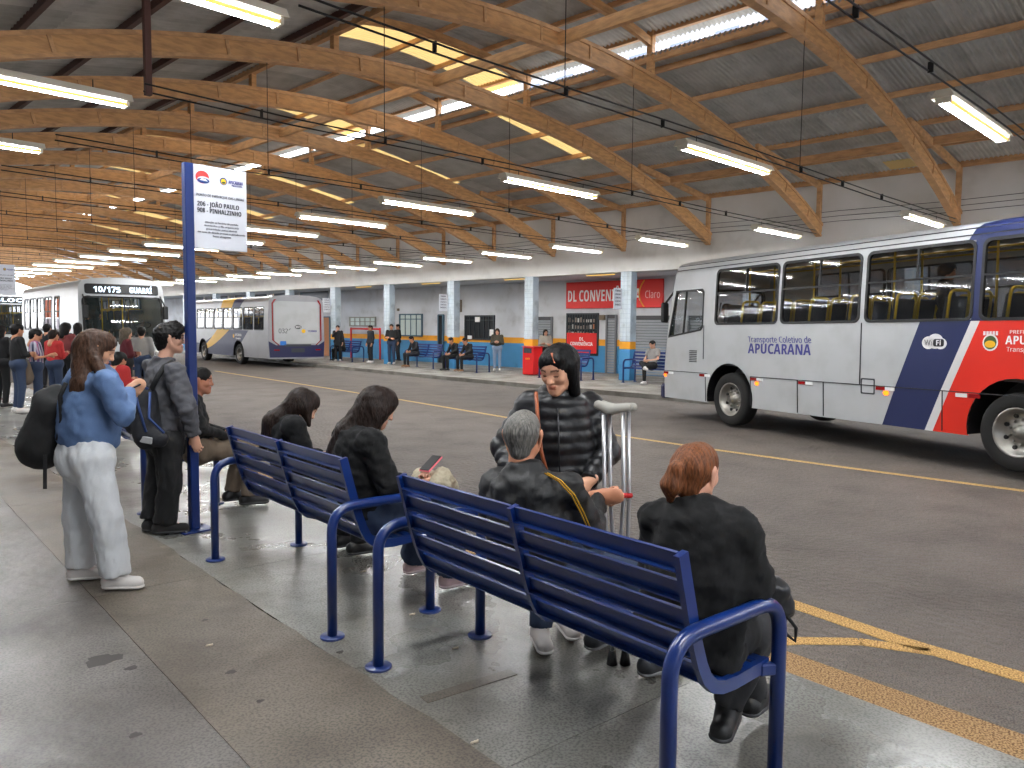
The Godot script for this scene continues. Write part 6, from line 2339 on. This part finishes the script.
	var man := person("seated person with grey hair in black tracksuit holding crutches", at, yaw, j, {"look": Vector3(0.8, -0.02, 1), "skin": Color(0.76, 0.52, 0.40), "bulk": 1.08, "dk": 0.78, "hs": 1.0,
		"top": {"mat": tracksuit, "chest": 0.175, "waist": 0.175, "hem": 0.18, "hem_at": -0.1, "arm": 0.075, "fore": 0.055, "cuff": 0.04, "amp": 0.018, "collar": 0.02, "collar_r": 0.072, "name": "track_jacket"},
		"bottom": {"mat": jeans, "name": "jeans"}, "shoes": {"mat": mat("shoe_darkgrey", Color(0.16, 0.17, 0.19), 0.5), "sole": mat("sole_grey", Color(0.45, 0.45, 0.45), 0.6), "len": 0.27},
		"handR": ["grip", Vector3(-0.75, 0.1, 0.5), Vector3(0.5, 0.1, 0.75)],
		"hair": {"mat": greyhair, "face": 0.075, "amp": 0.002, "freq": Vector3(70, 70, 70), "grow": -0.010}})
	# yellow piping on the sleeves
	var yel := mat("piping_yellow", Color(0.86, 0.64, 0.08), 0.6)
	var sR: Vector3 = j["sR"]
	var eR: Vector3 = j["eR"]
	var back := Vector3(-0.3, 0.35, -1).normalized()
	for k in 2:
		st = new_st(false)
		var sh := Vector3(-0.018, 0.005, 0) * (k - 0.5)
		tube(st, [Lm.call(546, 473, 3.385) + sh, Lm.call(560, 481, 3.345) + sh, Lm.call(573, 495, 3.355) + sh, Lm.call(582, 512, 3.40) + sh, Lm.call(590, 530, 3.45) + sh, Lm.call(596, 546, 3.49) + sh], 0.0034, 5)
		obj("yellow_piping", st, yel, man)
	# ---- standing woman in the quilted jacket
	at = pg(554, 640)
	at.y = 0
	dr = -(fwg * 0.88 + rtg * 0.36)
	yaw = yaw_of(dr)
	L = local_at(at, yaw)
	D = 4.15
	j = stand_pose(1.60)
	j["aR"] = L.call(540, 634, 4.10); j["tR"] = L.call(545, 652, 3.98); j["aL"] = L.call(566, 624, 4.28); j["tL"] = L.call(574, 638, 4.14)
	j["aR"].y = 0.09; j["aL"].y = 0.09; j["tR"].y = 0.03; j["tL"].y = 0.03
	j["kR"] = L.call(545, 575, 4.12); j["kL"] = L.call(572, 570, 4.24)
	j["hip"] = L.call(560, 500, 4.2); j["hR"] = L.call(546, 505, 4.16); j["hL"] = L.call(576, 505, 4.24)
	j["chest"] = L.call(557, 425, 4.12); j["neck"] = L.call(559, 396, 4.12); j["head"] = L.call(558, 370, 4.02)
	j["sR"] = L.call(530, 405, 4.12); j["sL"] = L.call(589, 405, 4.22)
	j["eR"] = L.call(503, 446, 4.16); j["wR"] = L.call(512, 480, 3.98)
	j["eL"] = L.call(609, 452, 4.18); j["wL"] = L.call(588, 482, 3.98)
	var puffer := mat("puffer", Color(0.06, 0.06, 0.075), 0.42)
	puffer.rim_enabled = true
	puffer.rim = 0.2
	var lk := Vector3(-0.16, -0.40, 1)
	hx = head_xf(j, {"look": lk}, 1.0)
	var wm := person("standing person in black quilted jacket with short black hair", at, yaw, j, {"look": lk, "skin": Color(0.87, 0.65, 0.53), "bulk": 1.10, "dk": 0.80, "hs": 1.0,
		"top": {"mat": puffer, "chest": 0.172, "waist": 0.182, "hem": 0.19, "hem_at": -0.1, "arm": 0.072, "fore": 0.066, "cuff": 0.05, "amp": 0.005, "rip": 0.009, "per": 0.060, "cell": 0.0095, "collar": 0.055, "collar_r": 0.074, "name": "quilted_jacket"},
		"bottom": {"mat": jeans, "ankle": 0.06, "name": "jeans"},
		"shoes": {"mat": mat("shoe_white2", Color(0.78, 0.75, 0.73), 0.6), "sole": white_sole, "len": 0.255},
		"handL": ["relaxed", Vector3(-0.75, -0.55, 0.35), Vector3(0, -0.5, -1)], "handR": ["none"],
		"hair": {"mat": hair_mat("hair_jet", Color(0.035, 0.032, 0.036)), "ears": false, "face": 0.070, "grow": -0.002, "amp": 0.004,
			"extra": [[Vector3(-0.066, 0.03, -0.015), Vector3(-0.072, -0.09, -0.01), 0.036, 0.024], [Vector3(0.066, 0.03, -0.01), Vector3(0.080, -0.12, 0.0), 0.042, 0.028], [Vector3(0, 0.02, -0.06), Vector3(0, -0.11, -0.06), 0.09, 0.07], [Vector3(-0.045, 0.078, 0.060), Vector3(0.045, 0.084, 0.062), 0.020, 0.022, 0.02], [Vector3(-0.050, 0.058, 0.070), Vector3(0.0, 0.070, 0.080), 0.012, 0.013, 0.02]]}})
	st = new_st()
	bar(st, hx * Vector3(0.018, 0.122, 0.062), hx * Vector3(0.044, 0.078, 0.088), 0.018, 0.004, 0.0015)
	obj("hair_clip", st, mat("clip_tan", Color(0.72, 0.42, 0.30), 0.4), wm)
	st = new_st(false)
	tube(st, [L.call(536, 392, 3.97), L.call(538, 420, 3.93), L.call(541, 450, 3.92), L.call(548, 478, 3.92)], 0.010, 6)
	obj("bag_strap", st, mat("leather_tan", Color(0.55, 0.28, 0.14), 0.5), wm)
	st = new_st(false)
	tube(st, [L.call(558, 408, 3.965), L.call(559, 440, 3.945), L.call(560, 478, 3.95)], 0.004, 5)
	obj("zip", st, mat("zip_grey", Color(0.25, 0.25, 0.26), 0.4, 0.6), wm)
	# ---- crutches
	var alu := mat("aluminium", Color(0.74, 0.74, 0.75), 0.3, 0.85)
	var pad := mat("pad_grey", Color(0.62, 0.61, 0.58), 0.7)
	var redm := mat("grip_red", Color(0.78, 0.08, 0.10), 0.45)
	for k in 2:
		var tip := pg(612 + 13 * k, 664)
		var dd := (tip - EYE).dot(c_fw)
		var c := thing("crutch", ["aluminium underarm crutch with red clip gripped by the seated person", "aluminium underarm crutch standing close behind the gripped one"][k], "crutch", tip)
		var W := func(x: float, y: float, d: float) -> Vector3: return pd(x, y, d) - tip
		var tops: Array = [[603.5, 411], [623, 412]] if k == 0 else [[609.5, 411], [628.5, 410]]
		var low: Array = [W.call(612 + 10 * k, 600, dd - 0.0)]
		for q in 2:
			st = new_st(false)
			var dq: float = dd - 0.03 + 0.05 * k
			tube(st, [W.call(tops[q][0], tops[q][1], dq), W.call(tops[q][0] + (1.0 if q == 0 else 0.5), 500, dq), W.call((606.5 if q == 0 else 620.5) + 7 * k, 545, dq), low[0]], 0.0105, 9)
			obj("upright", st, alu, c)
		st = new_st(false)
		tube(st, [W.call(613 + 9 * k, 570, dd), Vector3(0, 0.06, 0)], 0.0115, 9)
		obj("lower_tube", st, alu, c)
		st = new_st(false)
		tube(st, [Vector3(0, 0.07, 0), Vector3(0, 0.03, 0), Vector3(0, 0.0, 0)], 0.018, 10, 0.028)
		obj("rubber_tip", st, M["rubber"], c)
		bp = Blob.new()
		bp.cell = 0.006
		var dq: float = dd - 0.03 + 0.05 * k
		bp.bone(W.call(598.5 + 5 * k, 405, dq), W.call(607 + 5 * k, 409, dq), 0.024, 0.024, 0.02)
		bp.bone(W.call(607 + 5 * k, 409, dq), W.call(628 + 5 * k, 407, dq), 0.024, 0.022, 0.02)
		add_blob("armpit_pad", bp, pad, c)
		st = new_st(false)
		tube(st, [W.call(tops[0][0] + 1, 498, dq), W.call(tops[1][0] + 0.5, 498, dq)], 0.014, 8)
		obj("hand_grip", st, pad, c)
		st = new_st(false)
		tube(st, [W.call(tops[1][0] - 0.5, 493, dq - 0.005), W.call(tops[1][0] - 0.5, 497.5, dq - 0.005)], 0.021, 10)
		tube(st, [W.call(tops[1][0] - 5, 496, dq - 0.02), W.call(tops[1][0] + 4, 495, dq - 0.02)], 0.010, 8)
		obj("red_clip", st, redm, c)
	# ---- woman with the ponytail
	at = seat.call(3.76, 0.46)
	yaw = face + 0.02
	j = sit_pose(1.60)
	L = local_at(at, yaw)
	j["head"] = L.call(696, 474, 2.93); j["neck"] = L.call(694, 507, 2.88); j["chest"] = L.call(700, 560, 2.86)
	j["sL"] = L.call(660, 520, 2.96); j["sR"] = L.call(738, 530, 2.80)
	j["eR"] = L.call(756, 585, 2.80); j["wR"] = L.call(752, 590, 3.02)
	j["eL"] = L.call(655, 565, 3.02); j["wL"] = L.call(690, 588, 3.2)
	j["hip"] = Vector3(0, 0.55, -0.02)
	j["kR"] = Vector3(-0.10, 0.52, 0.27); j["aR"] = L.call(728, 706, 3.02); j["tR"] = L.call(722, 732, 2.93)
	j["kL"] = Vector3(0.06, 0.52, 0.30); j["aL"] = L.call(755, 694, 3.30); j["tL"] = L.call(762, 712, 3.36)
	person("seated person in black blouse with brown ponytail on the bench end", at, yaw, j, {"look": Vector3(0.10, -0.12, 1), "skin": Color(0.86, 0.64, 0.54), "bulk": 1.15, "dk": 0.82, "hs": 0.92,
		"top": {"mat": black2, "chest": 0.165, "waist": 0.165, "hem": 0.195, "hem_at": -0.35, "arm": 0.075, "fore": 0.06, "cuff": 0.048, "amp": 0.016, "collar": -0.02, "collar_r": 0.075, "name": "blouse",
			"extra": [[Vector3(-0.13, 0.62, -0.02), Vector3(-0.15, 0.44, -0.03), 0.085, 0.075, 0.04, Vector3.BACK, 0.7, 0, 1]]},
		"bottom": {"mat": cloth("cloth_charcoal", Color(0.20, 0.20, 0.21), 0.85), "hip": 0.10, "waist": 0.115, "thigh": 0.092, "knee": 0.075, "ankle": 0.06, "len": 1.0},
		"shoes": {"mat": mat("shoe_black", Color.BLACK), "sole": dark_sole, "len": 0.25},
		"handL": ["relaxed"], "handR": ["relaxed", Vector3(0.5, -0.2, 1), Vector3(0, -1, 0)],
		"hair": {"mat": hair_mat("hair_auburn", Color(0.52, 0.31, 0.18)), "face": 0.066, "grow": -0.004, "extra": [[Vector3(0.01, 0.035, -0.105), Vector3(0.015, 0.02, -0.135), 0.030, 0.026, 0.012], [Vector3(0.015, 0.02, -0.135), Vector3(0.03, -0.045, -0.135), 0.030, 0.042, 0.015], [Vector3(0.03, -0.045, -0.135), Vector3(0.04, -0.105, -0.115), 0.042, 0.016, 0.015]]}})
	hb = thing("handbag", "grey leather shoulder bag on the lap of the ponytailed person", "bag", at, yaw)
	bp = Blob.new()
	bp.cell = 0.009
	bp.amp = 0.008
	bp.freq = Vector3(12, 12, 12)
	bp.bone(L.call(745, 582, 3.12), L.call(778, 590, 3.12), 0.055, 0.05, 0.03)
	bp.bone(L.call(752, 600, 3.15), L.call(778, 606, 3.15), 0.075, 0.065, 0.03)
	add_blob("bag_body", bp, mat("leather_grey", Color(0.13, 0.13, 0.14), 0.35), hb)
	st = new_st(false)
	tube(st, [L.call(784, 612, 3.1), L.call(796, 628, 3.1), L.call(795, 641, 3.1), L.call(786, 634, 3.1), L.call(782, 624, 3.1)], 0.008, 6)
	obj("strap", st, black, hb)

# ---------------------------------------------------------------- people farther off
func make_crowd(white_sole: Material, dark_sole: Material, black: Material, jeans: Material) -> void:
	var hb := hair_mat("hair_black", Color.BLACK)
	var hd := hair_mat("hair_darkbrown", Color.BLACK)
	var shoe_d := mat("shoe_black", Color.BLACK)
	var shoe_w := mat("shoe_white", Color.WHITE)
	var navy := cloth("cloth_navy", Color.BLACK)
	var coat := cloth("cloth_coat", Color(0.10, 0.10, 0.115), 0.85)
	var olive := cloth("cloth_olive", Color(0.27, 0.25, 0.20), 0.9)
	var red := cloth("cloth_red", Color(0.72, 0.16, 0.16), 0.85)
	var maroon := cloth("cloth_maroon", Color(0.36, 0.10, 0.14), 0.9)
	var magenta := cloth("cloth_magenta", Color(0.62, 0.16, 0.40), 0.85)
	var palej := cloth("cloth_palejeans", Color(0.55, 0.62, 0.72), 0.85)
	var offw := cloth("cloth_offwhite", Color(0.80, 0.77, 0.72), 0.9)
	var greyt := cloth("cloth_lightgrey", Color(0.58, 0.57, 0.56), 0.9)
	var beige := cloth("cloth_beige", Color.BLACK)
	var tan := Color(0.74, 0.52, 0.40)
	var fair := Color(0.80, 0.60, 0.50)
	var road := Vector3(-1, 0, 0)
	var long_hair := [[Vector3(0, 0.0, -0.06), Vector3(0, -0.20, -0.09), 0.085, 0.06], [Vector3(-0.05, 0.0, -0.02), Vector3(-0.07, -0.17, -0.01), 0.05, 0.03], [Vector3(0.05, 0.0, -0.02), Vector3(0.07, -0.17, -0.01), 0.05, 0.03]]
	# label, foot pixel x, y, height, facing (world), top, bottom, shoes, hair, long, skin, arms
	var gp := "people waiting on the far platform"
	var far := [
		["standing person in long dark coat beside the pillar sign", 338, 361.5, 1.66, Vector3(-0.6, 0, 0.6), coat, coat, shoe_w, hd, false, fair, "face"],
		["standing person in dark hooded top and jeans by the far bench", 370.5, 363, 1.68, Vector3(-1, 0, -0.1), navy, navy, shoe_w, hd, false, tan, "down"],
		["standing person in black shirt and jeans with folded arms", 391.5, 364.5, 1.74, Vector3(-0.8, 0, 0.6), black, jeans, shoe_w, hb, false, tan, "folded"],
		["standing person in black beside the person with folded arms", 398, 361.5, 1.74, Vector3(-0.9, 0, -0.3), black, navy, shoe_d, hb, false, tan, "down"],
		["person in magenta top leaning at the ticket window", 480, 363, 1.55, Vector3(1, 0, -0.2), magenta, beige, shoe_d, hd, false, tan, "folded"],
		["standing person in olive jacket and pale jeans holding a phone", 497, 371, 1.60, Vector3(-0.75, 0, 0.66), olive, palej, shoe_w, hd, true, fair, "phone"],
		["standing person in off-white sweater behind the red bin", 545, 371.5, 1.58, Vector3(-0.6, 0, 0.8), offw, black, shoe_d, hd, true, fair, "folded"]]
	for a in far: stand_far(a, white_sole, gp)
	# label, place, top, bottom, shoes, hair, skin, crossed
	var sit := [
		["seated person in dark green jacket on the bench by the orange door", Vector3(20.25, 0, -31.5), olive, black, shoe_d, hd, fair, false],
		["seated person in dark clothes on the bench by the pale window", Vector3(19.6, 0, -25.15), navy, navy, mat("shoe_tan", Color(0.50, 0.36, 0.24), 0.6), hb, tan, false],
		["seated person in black jacket before the ticket window", Vector3(19.3, 0, -22.35), black, black, shoe_d, hb, tan, false],
		["seated person in black track suit with pale leg stripe", Vector3(19.3, 0, -21.55), black, black, mat("shoe_tan", Color.BLACK), hb, tan, false],
		["seated person in light grey shirt with crossed legs by the shutter", Vector3(19.5, 0, -13.6), greyt, black, shoe_w, hb, fair, true]]
	for a in sit:
		var j := sit_pose(1.68)
		if a[7]:
			j["kR"] = Vector3(-0.02, 0.64, 0.42); j["aR"] = Vector3(0.24, 0.52, 0.55); j["tR"] = Vector3(0.40, 0.50, 0.62)
			j["wL"] = Vector3(0.1, 0.72, 0.25); j["wR"] = Vector3(-0.05, 0.74, 0.25)
		else:
			j["chest"] += Vector3(0, -0.02, 0.12); j["neck"] += Vector3(0, -0.03, 0.18); j["head"] += Vector3(0, -0.05, 0.24)
			j["sL"] += Vector3(0, -0.03, 0.16); j["sR"] += Vector3(0, -0.03, 0.16); j["wL"] += Vector3(0, -0.02, 0.12); j["wR"] += Vector3(0, -0.02, 0.12)
			j["eL"] += Vector3(0, 0, 0.15); j["eR"] += Vector3(0, 0, 0.15)
		var top := {"mat": a[2], "sleeve": 0.35} if a[7] else {"mat": a[2]}
		person(a[0], a[1], -PI / 2 - 0.1, j, {"near": false, "cell": 0.024, "look": Vector3(0.1, -0.35, 1), "skin": a[6], "top": top, "bottom": {"mat": a[3]}, "shoes": {"mat": a[4], "sole": white_sole}, "hair": {"mat": a[5], "face": 0.066}}, "people seated on the far benches")
	# the crowd on the near platform
	gp = "people queueing on the near platform"
	var stripes := mat("stripes", Color(1, 1, 1), 0.85)
	var im := Image.create(64, 8, false, Image.FORMAT_RGB8)
	var cols := [Color(0.16, 0.17, 0.32), Color(0.72, 0.72, 0.78), Color(0.70, 0.22, 0.42), Color(0.22, 0.25, 0.45), Color(0.78, 0.76, 0.80), Color(0.14, 0.15, 0.28), Color(0.55, 0.35, 0.50), Color(0.80, 0.80, 0.84)]
	for x in 64:
		for y in 8: im.set_pixel(x, y, cols[(x / 4) % 8])
	stripes.albedo_texture = ImageTexture.create_from_image(im)
	stripes.uv1_triplanar = true
	stripes.uv1_scale = Vector3(1.9, 1.9, 1.9)
	var crowd := [
		["person in dark jacket with dark hair behind the queue", 3, 408, 1.60, Vector3(0.9, 0, -0.5), black, black, shoe_d, hb, true, tan, "folded"],
		["standing person in black sweater and wide jeans wearing glasses", 20, 413, 1.63, Vector3(0.95, 0, -0.1), black, jeans, shoe_w, hb, false, tan, "folded"],
		["standing person in striped short-sleeved shirt with shoulder bag", 38, 410, 1.52, Vector3(0.75, 0, 0.3), stripes, jeans, shoe_d, hb, false, tan, "phone"],
		["person in red top behind the striped shirt", 56, 404, 1.50, Vector3(0.8, 0, -0.4), red, jeans, shoe_d, hd, false, tan, "phone"],
		["person with dark hair near the front of the queue", 49, 389, 1.62, Vector3(0.7, 0, -0.6), navy, navy, shoe_d, hb, false, tan, "down"],
		["person in faded red top with black hair", 68, 400, 1.66, Vector3(0.8, 0, -0.5), cloth("cloth_fadedred", Color(0.50, 0.24, 0.24), 0.9), black, shoe_d, hb, true, tan, "phone"],
		["person with long black hair beside the faded red top", 80, 396, 1.66, Vector3(0.6, 0, -0.7), coat, black, shoe_d, hb, true, tan, "down"],
		["person in maroon sweater with long greying hair", 128, 404, 1.56, Vector3(0.95, 0, 0.1), maroon, black, shoe_w, hair_mat("hair_greyblond", Color(0.42, 0.38, 0.33)), true, fair, "folded"],
		["person with grey backpack before the waiting bus", 143, 397, 1.58, Vector3(0.5, 0, -0.85), greyt, jeans, shoe_d, hb, false, tan, "down"]]
	for a in crowd: stand_far(a, white_sole, gp)
	# person in a dark cap, between the two standing in front
	var j := sit_pose(1.6)
	var at := pg(120, 452)
	at = Vector3(at.x, 0, at.z)
	stand_far(["person in dark cap and red collar behind the grey hoodie", 121, 440, 1.22, Vector3(0.8, 0, -0.3), red, black, shoe_w, hair_mat("hair_cap", Color(0.10, 0.10, 0.10)), false, tan, "phone"], white_sole, gp)
	var sb := thing("handbag", "beige shoulder bag carried by the person in stripes", "bag", pg(30, 411))
	var bp := Blob.new()
	bp.cell = 0.02
	bp.bone(Vector3(-0.05, 0.86, 0.12), Vector3(-0.05, 0.66, 0.12), 0.09, 0.16, 0.04, Vector3(0.7, 0, 0.7), 0.5)
	add_blob("bag_body", bp, beige, sb)
	# riders in the buses
	var th := deg_to_rad(-21.33)
	var bb := Basis(Vector3.UP, th)
	var bo := Vector3(12.82, -0.12, -7.23) - bb * Vector3(-1.25, 0, 2.2)
	var js := stand_pose(1.62)
	person("dark clothed passenger standing inside the white city bus", bo + bb * Vector3(-0.05, 1.15, 5.55), th + 0.4, js, {"near": false, "cell": 0.024, "skin": tan, "top": {"mat": coat}, "bottom": {"mat": black}, "shoes": {"mat": shoe_d, "sole": dark_sole}, "hair": {"mat": hb, "grow": 0.02, "ears": false}}, "people riding in the buses")
	var jd := sit_pose(1.65)
	person("driver in white shirt at the wheel of the white city bus", bo + bb * Vector3(-0.75, 0.98, 1.42), th + PI, jd, {"near": false, "cell": 0.024, "skin": tan, "top": {"mat": offw}, "bottom": {"mat": navy}, "shoes": {"mat": shoe_d, "sole": dark_sole}, "hair": {"mat": hb}}, "people riding in the buses")
	js = stand_pose(1.70)
	person("dark figure standing behind the windscreen of the platform bus", Vector3(8.0, 1.03, -26.6), 0.3, js, {"near": false, "cell": 0.024, "skin": tan, "top": {"mat": black}, "bottom": {"mat": black}, "shoes": {"mat": shoe_d, "sole": dark_sole}, "hair": {"mat": hb, "extra": long_hair, "ears": false}}, "people riding in the buses")

func stand_far(a: Array, white_sole: Material, gp: String) -> void:
	var at := pg(a[1], a[2])
	var dr: Vector3 = a[4]
	var h: float = a[3]
	var s := h / 1.7
	var j := stand_pose(h)
	match a[11]:
		"folded":
			j["eL"] = Vector3(0.23, 1.13, 0.04) * s; j["eR"] = Vector3(-0.23, 1.13, 0.04) * s
			j["wL"] = Vector3(-0.06, 1.14, 0.20) * s; j["wR"] = Vector3(0.06, 1.10, 0.21) * s
		"phone":
			j["wL"] = Vector3(0.07, 1.17, 0.27) * s; j["wR"] = Vector3(-0.07, 1.17, 0.27) * s
			j["eL"] = Vector3(0.23, 1.11, 0.02) * s; j["eR"] = Vector3(-0.23, 1.11, 0.02) * s
		"face":
			j["eR"] = Vector3(-0.21, 1.20, 0.10) * s; j["wR"] = Vector3(-0.05, 1.42, 0.17) * s
	var top := {"mat": a[5]}
	if a[0].contains("short-sleeved"): top["sleeve"] = 0.38
	if a[0].contains("long dark coat"):
		top["hem_at"] = -1.6
		top["hem"] = 0.19
	var hair := {"mat": a[8], "face": 0.066, "grow": 0.004}
	if a[9]:
		hair["ears"] = false
		hair["extra"] = [[Vector3(0, 0.0, -0.06), Vector3(0, -0.20, -0.09), 0.085, 0.06], [Vector3(-0.05, 0.0, -0.02), Vector3(-0.07, -0.17, -0.01), 0.05, 0.03], [Vector3(0.05, 0.0, -0.02), Vector3(0.07, -0.17, -0.01), 0.05, 0.03]]
	person(a[0], at, yaw_of(dr), j, {"near": false, "cell": 0.022, "skin": a[10], "look": Vector3(0, -0.3, 1) if a[11] == "phone" else Vector3(0.1, -0.1, 1), "top": top, "bottom": {"mat": a[6]}, "shoes": {"mat": a[7], "sole": white_sole}, "hair": hair}, gp)

func set_stage() -> void:
	cam_setup()
	var cam := Camera3D.new()
	cam.name = "camera"
	add_child(cam)
	cam.transform = Transform3D(Basis(c_rt, c_up, -c_fw), EYE)
	cam.fov = rad_to_deg(2.0 * atan(384.0 / FOC))
	cam.near = 0.05
	cam.far = 500.0
	cam.current = true
	var sky := Sky.new()
	var sm := ProceduralSkyMaterial.new()
	sm.sky_top_color = Color(0.86, 0.89, 0.93)
	sm.sky_horizon_color = Color(0.93, 0.94, 0.95)
	sm.ground_bottom_color = Color(0.45, 0.44, 0.43)
	sm.ground_horizon_color = Color(0.75, 0.75, 0.75)
	sm.sky_energy_multiplier = SKY_ENERGY
	sky.sky_material = sm
	var env := Environment.new()
	env.background_mode = Environment.BG_SKY
	env.sky = sky
	env.tonemap_mode = Environment.TONE_MAPPER_LINEAR
	env.tonemap_exposure = EXPOSURE
	env.sdfgi_enabled = true
	env.ssao_enabled = true
	env.ssil_enabled = true
	var we := WorldEnvironment.new()
	we.name = "world_environment"
	we.environment = env
	add_child(we)

const SKY_ENERGY := 2.1
const EXPOSURE := 1.48
const LAMP_ENERGY := 5.2

func _ready() -> void:
	rng.seed = 7
	set_stage()
	make_materials()
	arch_z.assign([6.8, 3.65, 0.5, -2.62, -5.65, -8.9, -12.15, -15.18, -18.17, -21.11, -24.0])
	for i in 18: arch_z.append(-24.0 - 3.0 * (i + 1))
	arch_z.assign(arch_z)
	for i in arch_z.size(): make_arch(arch_z[i], i)
	make_roof()
	make_shell()
	make_lamps()
	bus_materials()
	city_bus()
	grey_bus()
	platform_buses()
	make_benches()
	make_sign_pole()
	make_shopfront()
	make_outside()
	make_litter()
	make_cast()
